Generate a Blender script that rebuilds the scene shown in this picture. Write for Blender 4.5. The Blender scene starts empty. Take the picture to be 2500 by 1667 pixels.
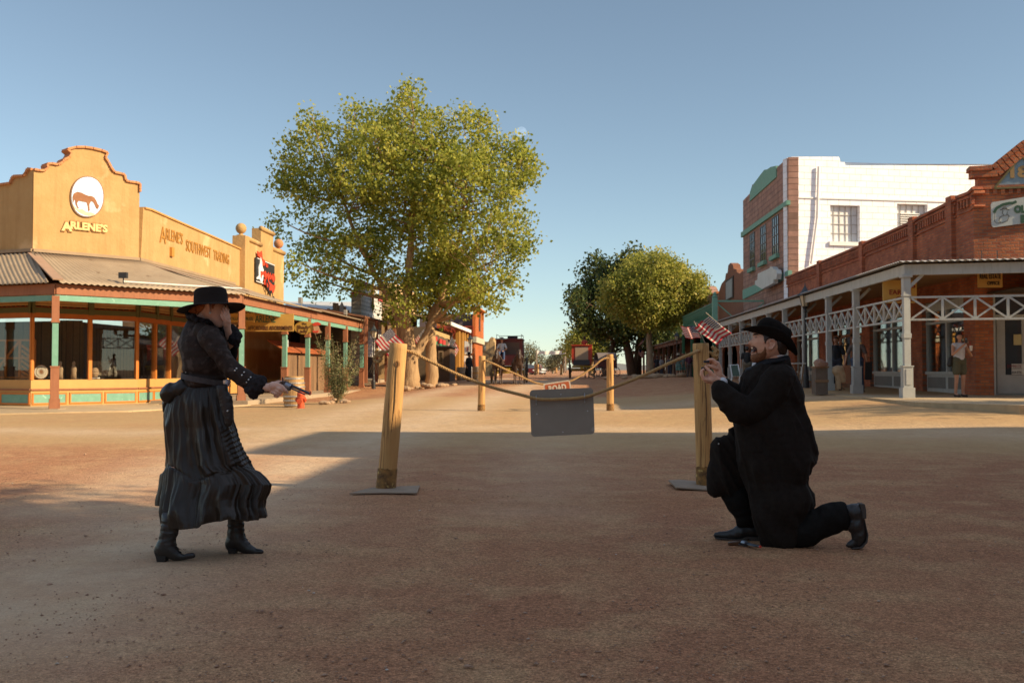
import bpy, math, random
import numpy as np
from mathutils import Vector, Matrix, noise as mnoise
R = math.radians; PI = math.pi
random.seed(7); rng = np.random.default_rng(7)
scene = bpy.context.scene
col = scene.collection
# ------------------------------------------------------------------ camera
F_PX, CX, CY = 2431.0, 1250.0, 833.5
YAW, PITCH = R(3.18), R(1.64)
cam_d = bpy.data.cameras.new('camera'); cam = bpy.data.objects.new('camera', cam_d); col.objects.link(cam)
cam.location = (0, 0, 1.2); cam.rotation_euler = (PI/2 + PITCH, 0, YAW)
cam_d.sensor_width = 36.0; cam_d.lens = 36.0*F_PX/2500.0; cam_d.clip_start = 0.1; cam_d.clip_end = 30000
cam_d.dof.use_dof = True; cam_d.dof.focus_distance = 6.7; cam_d.dof.aperture_fstop = 6.3
scene.camera = cam
FW = np.array([-math.sin(YAW)*math.cos(PITCH), math.cos(YAW)*math.cos(PITCH), math.sin(PITCH)])
RT = np.array([math.cos(YAW), math.sin(YAW), 0.0]); UP = np.cross(RT, FW); CAM = np.array([0, 0, 1.2])
def at(x, y, X=None, Y=None, Z=None, plane=None):
 """point of the photograph (2500 px wide) on a world plane; plane = (x0, y0, dx, dy) is a vertical plane"""
 r = FW + RT*(x-CX)/F_PX + UP*(CY-y)/F_PX
 if plane is not None:
  n = np.array([-plane[3], plane[2], 0.0]); t = n.dot(np.array([plane[0], plane[1], 0])-CAM)/n.dot(r)
 elif X is not None: t = (X-CAM[0])/r[0]
 elif Y is not None: t = (Y-CAM[1])/r[1]
 else: t = (Z-CAM[2])/r[2]
 return CAM + r*t
# ------------------------------------------------------------------ light
SUN_EL, SUN_AZ = R(28), R(106)          # azimuth clockwise from +Y
sl = bpy.data.lights.new('sun', 'SUN'); sl.energy = 4.3; sl.angle = R(0.5); sl.color = (1.0, 0.79, 0.51)
so = bpy.data.objects.new('sun', sl); col.objects.link(so)
sdir = Vector((math.sin(SUN_AZ)*math.cos(SUN_EL), math.cos(SUN_AZ)*math.cos(SUN_EL), math.sin(SUN_EL)))
so.rotation_euler = sdir.to_track_quat('Z', 'Y').to_euler(); so.location = (30, -10, 40)
world = bpy.data.worlds.new('World'); scene.world = world; world.use_nodes = True
nt = world.node_tree; bg = nt.nodes['Background']
sky = nt.nodes.new('ShaderNodeTexSky'); sky.sky_type = 'NISHITA'; sky.sun_disc = False
sky.sun_elevation = SUN_EL; sky.sun_rotation = SUN_AZ
sky.air_density = 1.0; sky.dust_density = 0.35; sky.ozone_density = 1.0; sky.altitude = 1300
hs = nt.nodes.new('ShaderNodeHueSaturation'); hs.inputs['Saturation'].default_value = 0.78; nt.links.new(sky.outputs[0], hs.inputs['Color'])
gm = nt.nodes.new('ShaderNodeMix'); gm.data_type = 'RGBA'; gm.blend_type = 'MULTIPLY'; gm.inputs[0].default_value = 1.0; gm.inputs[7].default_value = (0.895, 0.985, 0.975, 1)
nt.links.new(hs.outputs[0], gm.inputs[6])
# sky graded by height: dimmed low, brightened and warmed overhead to lift shade
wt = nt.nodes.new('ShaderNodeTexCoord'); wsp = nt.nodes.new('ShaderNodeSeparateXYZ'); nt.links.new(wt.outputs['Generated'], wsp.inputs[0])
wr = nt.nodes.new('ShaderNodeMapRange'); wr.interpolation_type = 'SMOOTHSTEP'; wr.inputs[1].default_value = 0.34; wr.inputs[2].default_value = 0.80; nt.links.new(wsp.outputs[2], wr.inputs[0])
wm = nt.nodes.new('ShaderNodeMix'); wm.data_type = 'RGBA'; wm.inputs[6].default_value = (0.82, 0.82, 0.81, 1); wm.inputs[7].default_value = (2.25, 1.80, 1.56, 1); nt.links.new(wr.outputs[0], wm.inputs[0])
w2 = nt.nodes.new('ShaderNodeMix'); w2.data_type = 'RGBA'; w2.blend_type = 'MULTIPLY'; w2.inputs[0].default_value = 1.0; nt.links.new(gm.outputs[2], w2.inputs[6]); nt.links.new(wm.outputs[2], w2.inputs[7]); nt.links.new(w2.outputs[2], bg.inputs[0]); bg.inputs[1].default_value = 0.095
scene.view_settings.view_transform = 'Standard'; scene.view_settings.look = 'None'
scene.view_settings.exposure = 0.85; scene.view_settings.gamma = 1.0; scene.view_settings.use_curve_mapping = False
scene.render.engine = 'CYCLES'
# ------------------------------------------------------------------ object tree
KIDS = {}; MW = {}
def _reg(o, parent, M):
 MW[o.name] = M
 if parent is not None: KIDS.setdefault(parent.name, []).append(o)
def tag(o, label=None, cat=None, group=None, kind=None):
 if label: o['label'] = label
 if cat: o['category'] = cat
 if group: o['group'] = group
 if kind: o['kind'] = kind
 return o
def thing(name, label, cat, loc=(0, 0, 0), rz=0.0, group=None, scale=1.0):
 o = bpy.data.objects.new(name, None); col.objects.link(o); o.empty_display_size = 0.2
 o.location = [float(c) for c in loc]; o.rotation_euler = (0, 0, rz); o.scale = (scale,)*3
 _reg(o, None, Matrix.Translation(o.location) @ Matrix.Rotation(rz, 4, 'Z') @ Matrix.Scale(scale, 4))
 return tag(o, label, cat, group)
def copy_tree(o, parent=None, loc=None, rz=None, label=None, group=None, scale=None):
 c = o.copy(); col.objects.link(c)
 if parent is not None: c.parent = parent
 if loc is not None: c.location = [float(k) for k in loc]
 if rz is not None: c.rotation_euler = (0, 0, rz)
 if scale is not None: c.scale = (scale,)*3 if not isinstance(scale, tuple) else scale
 if label: c['label'] = label
 if group: c['group'] = group
 _reg(c, parent, Matrix.Translation(c.location) @ Matrix.Rotation(c.rotation_euler[2], 4, 'Z'))
 for k in KIDS.get(o.name, []): copy_tree(k, c)
 return c
def mesh_from(V, Fc, name='m'):
 me = bpy.data.meshes.new(name)
 V = np.asarray(V, dtype=np.float32).reshape(-1, 3)
 if isinstance(Fc, np.ndarray):
  n, k = Fc.shape; me.vertices.add(len(V)); me.loops.add(n*k); me.polygons.add(n)
  me.vertices.foreach_set('co', V.ravel())
  me.loops.foreach_set('vertex_index', Fc.astype(np.int32).ravel())
  me.polygons.foreach_set('loop_start', np.arange(0, n*k, k, dtype=np.int32))
  me.polygons.foreach_set('loop_total', np.full(n, k, dtype=np.int32))
  me.update(calc_edges=True)
 else:
  me.from_pydata([tuple(map(float, v)) for v in V], [], [tuple(f) for f in Fc]); me.update()
 return me
def link_mesh(me, name, mat, parent=None, smooth=False, local=False, origin=None):
 """one mesh object; world coordinates unless local"""
 M = Matrix.Identity(4)
 if parent is not None: M = MW[parent.name]
 if origin is not None: M = Matrix.Translation([float(c) for c in origin])
 if not local and (parent is not None or origin is not None): me.transform(M.inverted())
 me.name = name
 mats = mat if isinstance(mat, (list, tuple)) else [mat]
 for m in mats: me.materials.append(m)
 if smooth: me.polygons.foreach_set('use_smooth', [True]*len(me.polygons))
 o = bpy.data.objects.new(name, me); col.objects.link(o)
 if parent is not None: o.parent = parent
 elif origin is not None: o.location = [float(c) for c in origin]
 _reg(o, parent, M); return o
class MB:
 def __init__(s): s.v = []; s.f = []; s.mi = []; s.cur = 0
 def add(s, V, Fc):
  b = len(s.v); s.v += [tuple(map(float, p)) for p in V]; s.f += [tuple(i+b for i in f) for f in Fc]; s.mi += [s.cur]*len(Fc); return s
 def box(s, x0, x1, y0, y1, z0, z1):
  V = [(x0,y0,z0),(x1,y0,z0),(x1,y1,z0),(x0,y1,z0),(x0,y0,z1),(x1,y0,z1),(x1,y1,z1),(x0,y1,z1)]
  return s.add(V, [(0,3,2,1),(4,5,6,7),(0,1,5,4),(1,2,6,5),(2,3,7,6),(3,0,4,7)])
 def hexa(s, P): return s.add(P, [(0,3,2,1),(4,5,6,7),(0,1,5,4),(1,2,6,5),(2,3,7,6),(3,0,4,7)])
 def bar(s, a, b, w, h, up=(0, 0, 1)):
  """square bar from a to b, w across, h along up"""
  a, b, up = (np.array(k, float) for k in (a, b, up)); d = b-a; d /= np.linalg.norm(d)+1e-9
  sd = np.cross(d, up); n = np.linalg.norm(sd)
  if n < 1e-4: sd = np.cross(d, (1, 0, 0)); n = np.linalg.norm(sd)
  sd /= n; u = np.cross(sd, d); sd = sd*w/2; u = u*h/2
  return s.hexa([a-sd-u, a+sd-u, b+sd-u, b-sd-u, a-sd+u, a+sd+u, b+sd+u, b-sd+u])
 def tube(s, pts, r, n=8, cap=True, flat=1.0, closed=False):
  P = np.array(pts, float); m = len(P); rr = np.full(m, r) if np.isscalar(r) else np.array(r, float)
  T = np.gradient(P, axis=0); T /= np.linalg.norm(T, axis=1)[:, None]+1e-9
  u = np.cross(T[0], (0, 0, 1.0))
  if np.linalg.norm(u) < 1e-3: u = np.array([1.0, 0, 0])
  V = []
  for i in range(m):
   u = u-T[i]*u.dot(T[i]); u /= np.linalg.norm(u)+1e-9; w = np.cross(T[i], u)
   for k in range(n):
    a = 2*PI*k/n; V.append(P[i]+(u*math.cos(a)*flat+w*math.sin(a))*rr[i])
  Fc = [(i*n+k, i*n+(k+1) % n, (i+1)*n+(k+1) % n, (i+1)*n+k) for i in range(m-1) for k in range(n)]
  if cap: Fc += [tuple(range(n-1, -1, -1)), tuple((m-1)*n+k for k in range(n))]
  return s.add(V, Fc)
 def lathe(s, prof, n=24, c=(0, 0, 0), sx=1.0, sy=1.0, M=None, cap=True):
  V = []; m = len(prof)
  for (r, z) in prof:
   for k in range(n):
    a = 2*PI*k/n; p = Vector((r*math.cos(a)*sx, r*math.sin(a)*sy, z))
    if M is not None: p = M @ p
    V.append((p[0]+c[0], p[1]+c[1], p[2]+c[2]))
  Fc = [(i*n+k, i*n+(k+1) % n, (i+1)*n+(k+1) % n, (i+1)*n+k) for i in range(m-1) for k in range(n)]
  if cap: Fc += [tuple(range(n-1, -1, -1)), tuple((m-1)*n+k for k in range(n))]
  return s.add(V, Fc)
 def ball(s, c, r, n=14, m=9, M=None):
  r = (r, r, r) if np.isscalar(r) else r
  V = []; Fc = []
  for i in range(m+1):
   t = PI*i/m
   for k in range(n):
    a = 2*PI*k/n; p = Vector((math.sin(t)*math.cos(a)*r[0], math.sin(t)*math.sin(a)*r[1], -math.cos(t)*r[2]))
    if M is not None: p = M @ p
    V.append((p[0]+c[0], p[1]+c[1], p[2]+c[2]))
  Fc = [(i*n+k, i*n+(k+1) % n, (i+1)*n+(k+1) % n, (i+1)*n+k) for i in range(m) for k in range(n)]
  return s.add(V, Fc)
 def prism(s, poly, o, ux, uy, th):
  """polygon in the plane (o, ux, uy) pushed back by th along ux x uy (front face at o)"""
  o, ux, uy = (np.array(k, float) for k in (o, ux, uy)); nrm = np.cross(ux, uy); nrm /= np.linalg.norm(nrm)
  a = 0
  for i in range(len(poly)):
   x0, y0 = poly[i]; x1, y1 = poly[(i+1) % len(poly)]; a += x0*y1-x1*y0
  if a < 0: poly = poly[::-1]
  k = len(poly); A = [o+ux*p[0]+uy*p[1] for p in poly]; B = [p-nrm*th for p in A]
  return s.add(A+B, [tuple(range(k)), tuple(range(2*k-1, k-1, -1))]+[(i, i+k, (i+1) % k+k, (i+1) % k) for i in range(k)])
 def grid(s, fn, nu, nv, cu=False):
  V = [fn(u/(nu if cu else nu-1), v/(nv-1)) for v in range(nv) for u in range(nu)]
  Fc = [(v*nu+u, v*nu+(u+1) % nu, (v+1)*nu+(u+1) % nu, (v+1)*nu+u) for v in range(nv-1) for u in range(nu if cu else nu-1)]
  return s.add(V, Fc)
 def build(s, name, mat, parent=None, smooth=False, local=False, label=None, origin=None, solid=0, bevel=0, sub=0):
  me = mesh_from(s.v, s.f)
  if any(s.mi): me.polygons.foreach_set('material_index', s.mi)
  o = link_mesh(me, name, mat, parent, smooth, local, origin)
  if label: o['label'] = label
  if solid:
   m = o.modifiers.new('solid', 'SOLIDIFY'); m.thickness = solid; m.offset = 0
  if bevel:
   m = o.modifiers.new('bevel', 'BEVEL'); m.width = bevel; m.segments = 2; m.limit_method = 'ANGLE'; m.angle_limit = R(50)
  if sub:
   m = o.modifiers.new('sub', 'SUBSURF'); m.levels = sub; m.render_levels = sub
  return o
def text_mb(txt, size, o, ux, uy, th=0.02, bold=0.0, sx=1.0, mb=None, center=True, squeeze=None, spacing=1.0, arc=None):
 """lettering in the plane (o, ux, uy), raised th towards the viewer; squeeze = full width in m"""
 cu = bpy.data.curves.new('t', 'FONT'); cu.body = txt; cu.size = size; cu.extrude = 0.5; cu.offset = bold; cu.space_character = spacing
 cu.resolution_u = 3
 ob = bpy.data.objects.new('t', cu); col.objects.link(ob)
 dg = bpy.context.evaluated_depsgraph_get(); me = bpy.data.meshes.new_from_object(ob.evaluated_get(dg))
 bpy.data.objects.remove(ob); bpy.data.curves.remove(cu)
 P = np.array([v.co[:] for v in me.vertices])
 if len(P) == 0: return mb or MB()
 x0, x1 = P[:, 0].min(), P[:, 0].max(); w = x1-x0
 sx = sx if squeeze is None else squeeze/w
 P[:, 0] = (P[:, 0]-(x0+w/2 if center else x0))*sx
 if arc is not None: P[:, 1] += arc(P[:, 0])
 o, ux, uy = (np.array(k, float) for k in (o, ux, uy)); n = np.cross(ux, uy); n /= np.linalg.norm(n)
 V = o+P[:, :1]*ux+P[:, 1:2]*uy+np.where(P[:, 2:3] > 0, 1.0, 0.0)*n*th
 mb = mb or MB(); mb.add(V, [tuple(p.vertices) for p in me.polygons]); bpy.data.meshes.remove(me)
 return mb
def voxel(mb, size, smooth=6, fac=0.6):
 """one continuous surface round everything in mb -> (V, F) arrays"""
 me = mesh_from(mb.v, mb.f); ob = bpy.data.objects.new('vx', me); col.objects.link(ob)
 m = ob.modifiers.new('r', 'REMESH'); m.mode = 'VOXEL'; m.voxel_size = size
 if smooth:
  q = ob.modifiers.new('s', 'SMOOTH'); q.factor = fac; q.iterations = smooth
 dg = bpy.context.evaluated_depsgraph_get(); out = bpy.data.meshes.new_from_object(ob.evaluated_get(dg))
 bpy.data.objects.remove(ob); bpy.data.meshes.remove(me)
 V = np.empty(len(out.vertices)*3, np.float32); out.vertices.foreach_get('co', V); V = V.reshape(-1, 3).astype(float)
 N = np.empty(len(out.vertices)*3, np.float32); out.vertices.foreach_get('normal', N); N = N.reshape(-1, 3).astype(float)
 Fc = [tuple(p.vertices) for p in out.polygons]
 if all(len(f) == 4 for f in Fc): Fc = np.array(Fc, dtype=np.int32)
 bpy.data.meshes.remove(out); return V, N, Fc
def vnoise(V, scale, seed=0.0):
 return np.array([mnoise.noise(Vector((p[0]*scale[0]+seed, p[1]*scale[1]-seed, p[2]*scale[2]+seed*2))) for p in V])
# ------------------------------------------------------------------ materials
MATS = {}
def mat(name, c, rough=0.8, c2=None, scale=3.0, amt=0.5, bump=0.0, bscale=40.0, metal=0.0, stretch=(1, 1, 1), spec=0.5,
  c3=None, scale3=1.0, th3=0.6, detail=6.0, coat=0.0, bdist=0.01):
 """Principled material: colour c broken up with c2 by noise, patches of c3 (wear, dirt), fine bump"""
 if name in MATS: return MATS[name]
 m = bpy.data.materials.new(name); m.use_nodes = True; t = m.node_tree; N = t.nodes; L = t.links
 b = N['Principled BSDF']; b.inputs['Roughness'].default_value = rough; b.inputs['Metallic'].default_value = metal
 b.inputs['Specular IOR Level'].default_value = spec; b.inputs['Coat Weight'].default_value = coat
 tc = N.new('ShaderNodeTexCoord'); mp = N.new('ShaderNodeMapping'); mp.inputs['Scale'].default_value = stretch
 L.new(tc.outputs['Object'], mp.inputs[0])
 if c2 is None: c2 = tuple(k*0.8 for k in c)
 nz = N.new('ShaderNodeTexNoise'); nz.inputs['Scale'].default_value = scale; nz.inputs['Detail'].default_value = detail
 nz.inputs['Roughness'].default_value = 0.65; L.new(mp.outputs[0], nz.inputs[0])
 rp = N.new('ShaderNodeMapRange'); rp.inputs[1].default_value = 0.5-0.22; rp.inputs[2].default_value = 0.5+0.22
 rp.inputs[3].default_value = 0.0; rp.inputs[4].default_value = amt*2 if amt < .5 else 1.0; L.new(nz.outputs[0], rp.inputs[0])
 mx = N.new('ShaderNodeMix'); mx.data_type = 'RGBA'; mx.inputs[6].default_value = (*c, 1); mx.inputs[7].default_value = (*c2, 1)
 L.new(rp.outputs[0], mx.inputs[0]); out = mx.outputs[2]
 if c3 is not None:
  n3 = N.new('ShaderNodeTexNoise'); n3.inputs['Scale'].default_value = scale3; n3.inputs['Detail'].default_value = 8
  L.new(mp.outputs[0], n3.inputs[0]); r3 = N.new('ShaderNodeMapRange'); r3.inputs[1].default_value = th3; r3.inputs[2].default_value = th3+0.06
  L.new(n3.outputs[0], r3.inputs[0]); m3 = N.new('ShaderNodeMix'); m3.data_type = 'RGBA'; m3.inputs[7].default_value = (*c3, 1)
  L.new(r3.outputs[0], m3.inputs[0]); L.new(out, m3.inputs[6]); out = m3.outputs[2]
 L.new(out, b.inputs['Base Color'])
 if bump:
  bn = N.new('ShaderNodeTexNoise'); bn.inputs['Scale'].default_value = bscale; bn.inputs['Detail'].default_value = 5
  L.new(mp.outputs[0], bn.inputs[0]); bu = N.new('ShaderNodeBump'); bu.inputs['Strength'].default_value = bump; bu.inputs['Distance'].default_value = bdist
  L.new(bn.outputs[0], bu.inputs['Height']); L.new(bu.outputs[0], b.inputs['Normal'])
 MATS[name] = m; return m
def nodes(m): return m.node_tree.nodes, m.node_tree.links, m.node_tree.nodes['Principled BSDF']
def brick_mat(name, c1, c2, mortar, w=0.22, h=0.075, ax='x', msize=0.012, bump=0.6, rough=0.9, noise_=.48, rot=0.0):
 """brick courses on vertical walls; u runs along the wall (rot turns it), v = height"""
 if name in MATS: return MATS[name]
 m = bpy.data.materials.new(name); m.use_nodes = True; N, L, b = nodes(m); b.inputs['Roughness'].default_value = rough
 tc = N.new('ShaderNodeTexCoord'); sp = N.new('ShaderNodeSeparateXYZ'); L.new(tc.outputs['Object'], sp.inputs[0])
 a = N.new('ShaderNodeMath'); a.operation = 'MULTIPLY'; a.inputs[1].default_value = math.cos(rot); L.new(sp.outputs[0], a.inputs[0])
 a2 = N.new('ShaderNodeMath'); a2.operation = 'MULTIPLY_ADD'; a2.inputs[1].default_value = math.sin(rot); L.new(sp.outputs[1], a2.inputs[0]); L.new(a.outputs[0], a2.inputs[2])
 cb = N.new('ShaderNodeCombineXYZ'); L.new(a2.outputs[0], cb.inputs[0]); L.new(sp.outputs[2], cb.inputs[1])
 br = N.new('ShaderNodeTexBrick'); br.inputs['Scale'].default_value = 1.0; br.inputs['Brick Width'].default_value = w; br.inputs['Row Height'].default_value = h
 br.inputs['Mortar Size'].default_value = msize; br.inputs['Mortar Smooth'].default_value = 0.3
 br.inputs['Color1'].default_value = (*c1, 1); br.inputs['Color2'].default_value = (*c2, 1); br.inputs['Mortar'].default_value = (*mortar, 1)
 L.new(cb.outputs[0], br.inputs[0])
 nz = N.new('ShaderNodeTexNoise'); nz.inputs['Scale'].default_value = 1.6; nz.inputs['Detail'].default_value = 8; L.new(tc.outputs['Object'], nz.inputs[0])
 mr = N.new('ShaderNodeMapRange'); mr.inputs[1].default_value = .3; mr.inputs[2].default_value = .7; mr.inputs[3].default_value = 1.2-noise_; mr.inputs[4].default_value = 1.2 if noise_ > .3 else 1.05; L.new(nz.outputs[0], mr.inputs[0])
 mx = N.new('ShaderNodeMix'); mx.data_type = 'RGBA'; mx.blend_type = 'MULTIPLY'; mx.inputs[0].default_value = 1.0
 L.new(br.outputs[0], mx.inputs[6]); L.new(mr.outputs[0], mx.inputs[7]); L.new(mx.outputs[2], b.inputs['Base Color'])
 n2 = N.new('ShaderNodeTexNoise'); n2.inputs['Scale'].default_value = 25; n2.inputs['Detail'].default_value = 5; L.new(tc.outputs['Object'], n2.inputs[0])
 ad = N.new('ShaderNodeMath'); ad.operation = 'MULTIPLY_ADD'; ad.inputs[1].default_value = -1.0; L.new(br.outputs['Fac'], ad.inputs[0]); L.new(n2.outputs[0], ad.inputs[2])
 bu = N.new('ShaderNodeBump'); bu.inputs['Strength'].default_value = bump; bu.inputs['Distance'].default_value = 0.02
 L.new(ad.outputs[0], bu.inputs['Height']); L.new(bu.outputs[0], b.inputs['Normal'])
 MATS[name] = m; return m
def stripe_mat(name, c1, c2, period, axis=2, duty=0.12, rough=0.75, bump=0.5, metal=0.0, wave=False):
 """boards or corrugation: dark joint lines every period metres along an axis"""
 if name in MATS: return MATS[name]
 m = bpy.data.materials.new(name); m.use_nodes = True; N, L, b = nodes(m); b.inputs['Roughness'].default_value = rough; b.inputs['Metallic'].default_value = metal
 tc = N.new('ShaderNodeTexCoord'); sp = N.new('ShaderNodeSeparateXYZ'); L.new(tc.outputs['Object'], sp.inputs[0])
 if axis == 3:
  s = N.new('ShaderNodeMath'); s.operation = 'ADD'; L.new(sp.outputs[0], s.inputs[0]); L.new(sp.outputs[1], s.inputs[1]); src = s.outputs[0]
 else: src = sp.outputs[axis]
 dv = N.new('ShaderNodeMath'); dv.operation = 'DIVIDE'; dv.inputs[1].default_value = period; L.new(src, dv.inputs[0])
 fr = N.new('ShaderNodeMath'); fr.operation = 'FRACT'; L.new(dv.outputs[0], fr.inputs[0])
 fl = N.new('ShaderNodeMath'); fl.operation = 'FLOOR'; L.new(dv.outputs[0], fl.inputs[0])
 wn = N.new('ShaderNodeTexWhiteNoise'); wn.noise_dimensions = '1D'; L.new(fl.outputs[0], wn.inputs['W'])
 lt = N.new('ShaderNodeMath'); lt.operation = 'LESS_THAN'; lt.inputs[1].default_value = duty; L.new(fr.outputs[0], lt.inputs[0])
 nz = N.new('ShaderNodeTexNoise'); nz.inputs['Scale'].default_value = 5; nz.inputs['Detail'].default_value = 8; L.new(tc.outputs['Object'], nz.inputs[0])
 ma = N.new('ShaderNodeMath'); ma.operation = 'MULTIPLY_ADD'; ma.inputs[1].default_value = 0.45; L.new(wn.outputs[0], ma.inputs[0]); L.new(nz.outputs[0], ma.inputs[2])
 mr = N.new('ShaderNodeMapRange'); mr.inputs[1].default_value = .3; mr.inputs[2].default_value = 1.15; mr.inputs[3].default_value = 0.7; mr.inputs[4].default_value = 1.2; L.new(ma.outputs[0], mr.inputs[0])
 mx = N.new('ShaderNodeMix'); mx.data_type = 'RGBA'; mx.inputs[6].default_value = (*c1, 1); mx.inputs[7].default_value = (*c2, 1); L.new(lt.outputs[0], mx.inputs[0])
 m2 = N.new('ShaderNodeMix'); m2.data_type = 'RGBA'; m2.blend_type = 'MULTIPLY'; m2.inputs[0].default_value = 1.0
 L.new(mx.outputs[2], m2.inputs[6]); L.new(mr.outputs[0], m2.inputs[7]); L.new(m2.outputs[2], b.inputs['Base Color'])
 bu = N.new('ShaderNodeBump'); bu.inputs['Strength'].default_value = bump; bu.inputs['Distance'].default_value = 0.02
 iv = N.new('ShaderNodeMath'); iv.operation = 'SUBTRACT'; iv.inputs[0].default_value = 1.0; L.new(lt.outputs[0], iv.inputs[1])
 L.new(iv.outputs[0], bu.inputs['Height']); L.new(bu.outputs[0], b.inputs['Normal'])
 MATS[name] = m; return m
def glass_mat(name, tint=(0.02, 0.02, 0.02)):
 """shop-window pane: clear enough to see the display, with a mirror-like sheen"""
 if name in MATS: return MATS[name]
 m = bpy.data.materials.new(name); m.use_nodes = True; N, L, b = nodes(m)
 out = N['Material Output']; tr = N.new('ShaderNodeBsdfTransparent'); tr.inputs[0].default_value = (0.86, 0.86, 0.84, 1)
 gl = N.new('ShaderNodeBsdfGlossy'); gl.inputs['Roughness'].default_value = 0.01; gl.inputs[0].default_value = (0.9, 0.95, 1, 1)
 lw = N.new('ShaderNodeLayerWeight'); lw.inputs[0].default_value = 0.2
 mr = N.new('ShaderNodeMapRange'); mr.inputs[3].default_value = 0.025; mr.inputs[4].default_value = 0.5; L.new(lw.outputs['Fresnel'], mr.inputs[0])
 ms = N.new('ShaderNodeMixShader'); L.new(mr.outputs[0], ms.inputs[0]); L.new(tr.outputs[0], ms.inputs[1]); L.new(gl.outputs[0], ms.inputs[2])
 L.new(ms.outputs[0], out.inputs[0]); N.remove(b); MATS[name] = m; return m
ADOBE = mat('adobe_plaster', (0.50, 0.315, 0.132), 0.92, (0.43, 0.25, 0.093), 1.2, 0.6, 0.5, 9.0, c3=(0.60, 0.39, 0.19), scale3=0.7, th3=0.60, bdist=0.03)
def streaks(m, amt, sc=(2.2, 2.2, .16), c=(.62, .5, .4)):
 """dirt runs down the wall"""
 N, L, b = nodes(m); src = b.inputs['Base Color'].links[0].from_socket; tc = N.new('ShaderNodeTexCoord'); mp = N.new('ShaderNodeMapping'); mp.inputs['Scale'].default_value = sc; L.new(tc.outputs['Object'], mp.inputs[0])
 n = N.new('ShaderNodeTexNoise'); n.inputs['Scale'].default_value = 1.7; n.inputs['Detail'].default_value = 9; n.inputs['Roughness'].default_value = .7; L.new(mp.outputs[0], n.inputs[0])
 r = N.new('ShaderNodeMapRange'); r.inputs[1].default_value = .48; r.inputs[2].default_value = .72; r.inputs[3].default_value = 0; r.inputs[4].default_value = amt; L.new(n.outputs[0], r.inputs[0])
 x = N.new('ShaderNodeMix'); x.data_type = 'RGBA'; x.blend_type = 'MULTIPLY'; x.inputs[7].default_value = (*c, 1); L.new(r.outputs[0], x.inputs[0]); L.new(src, x.inputs[6]); L.new(x.outputs[2], b.inputs['Base Color'])
streaks(ADOBE, .38)
ADOBE_TRIM = mat('adobe_trim', (0.62, 0.27, 0.07), 0.9, (0.5, 0.2, 0.05), 4, 0.5, 0.3, 30)
COPING = mat('coping_tile', (0.62, 0.29, 0.12), 0.85, (0.4, 0.15, 0.06), 7, 0.6, 0.3, 30)
TIMBER = mat('brown_paint', (0.34, 0.135, 0.062), 0.75, (0.27, 0.10, 0.045), 3, 0.5, 0.25, 25, stretch=(1, 1, 1))
TEAL = mat('teal_paint', (0.19, 0.38, 0.29), 0.7, (0.13, 0.30, 0.22), 5, 0.5, 0.2, 30, c3=(0.30, 0.50, 0.40), scale3=8, th3=0.66)
ORANGE = mat('orange_paint', (0.58, 0.20, 0.03), 0.7, (0.5, 0.15, 0.02), 3, 0.4, 0.2, 20)
OCHRE = mat('ochre_paint', (0.58, 0.32, 0.10), 0.7, (0.52, 0.27, 0.08), 3, 0.4, 0.15, 20)
OLIVE = mat('olive_paint', (0.11, 0.105, 0.035), 0.7)
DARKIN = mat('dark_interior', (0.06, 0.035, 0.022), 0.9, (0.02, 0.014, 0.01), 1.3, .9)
GLASS = glass_mat('window_glass')
GREYPAINT = mat('grey_paint', (0.50, 0.50, 0.46), 0.6, (0.42, 0.43, 0.40), 4, 0.5, 0.15, 20, c3=(0.34, 0.33, 0.3), scale3=9, th3=0.68)
WHITEPAINT = mat('white_paint', (0.80, 0.80, 0.78), 0.7, (0.72, 0.71, 0.68), 5, 0.5, 0.3, 15)
BRICK = brick_mat('red_brick_side', (0.50, 0.145, 0.055), (0.34, 0.08, 0.032), (0.26, 0.13, 0.08), 0.23, 0.085, rot=PI/2)
BRICKF = brick_mat('red_brick_front', (0.50, 0.145, 0.055), (0.34, 0.08, 0.032), (0.26, 0.13, 0.08), 0.23, 0.085, rot=0)
CONCRETE = mat('concrete', (0.40, 0.31, 0.21), 0.9, (0.34, 0.26, 0.17), 0.8, 0.6, 0.25, 60, c3=(0.30, 0.23, 0.15), scale3=2.5, th3=0.62)
WOODOLD = mat('weathered_wood', (0.28, 0.16, 0.08), 0.85, (0.13, 0.075, 0.04), 3, 0.8, 0.6, 14, stretch=(1, 1, 0.12))
BLACKMETAL = mat('black_metal', (0.03, 0.03, 0.032), 0.45, spec=0.5)
streaks(GREYPAINT, .6, (7, 7, .8), (.6, .56, .5)); streaks(TIMBER, .6, (9, 9, .7), (.6, .6, .6)); streaks(BRICK, .5, (1.2, 1.2, .4), (.5, .5, .5))
# ------------------------------------------------------------------ ground
def _polyd(X, Y, pts):
 d = np.full(X.shape, 1e9)
 for (a, b) in zip(pts[:-1], pts[1:]):
  a = np.array(a[:2]); b = np.array(b[:2]); ab = b-a; t = np.clip(((X-a[0])*ab[0]+(Y-a[1])*ab[1])/(ab@ab+1e-9), 0, 1)
  d = np.minimum(d, np.hypot(X-a[0]-ab[0]*t, Y-a[1]-ab[1]*t))
 return d
def _sm(d, w, f): return 1/(1+np.exp((d-w)/f))
def _ss(x): x = np.clip(x, 0, 1); return x*x*(3-2*x)
def gz(X, Y):
 """height of the street: almost level by the camera, rising a little away from it and to the right"""
 X = np.asarray(X, float); Y = np.asarray(Y, float)
 a = np.interp(Y, [0, 12, 27, 60, 78, 140, 400, 9000], [0, 0, .12, .46, .58, .50, .45, .3])
 left = _ss((X+9.6)/4.0); far = _ss((Y-46)/14.0)
 return a*np.maximum(left, far)+.36*_ss((X-1.5)/7.0)*_ss((Y-15)/8.5)*(1-_ss((Y-50)/30.0)*.6)
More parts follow.
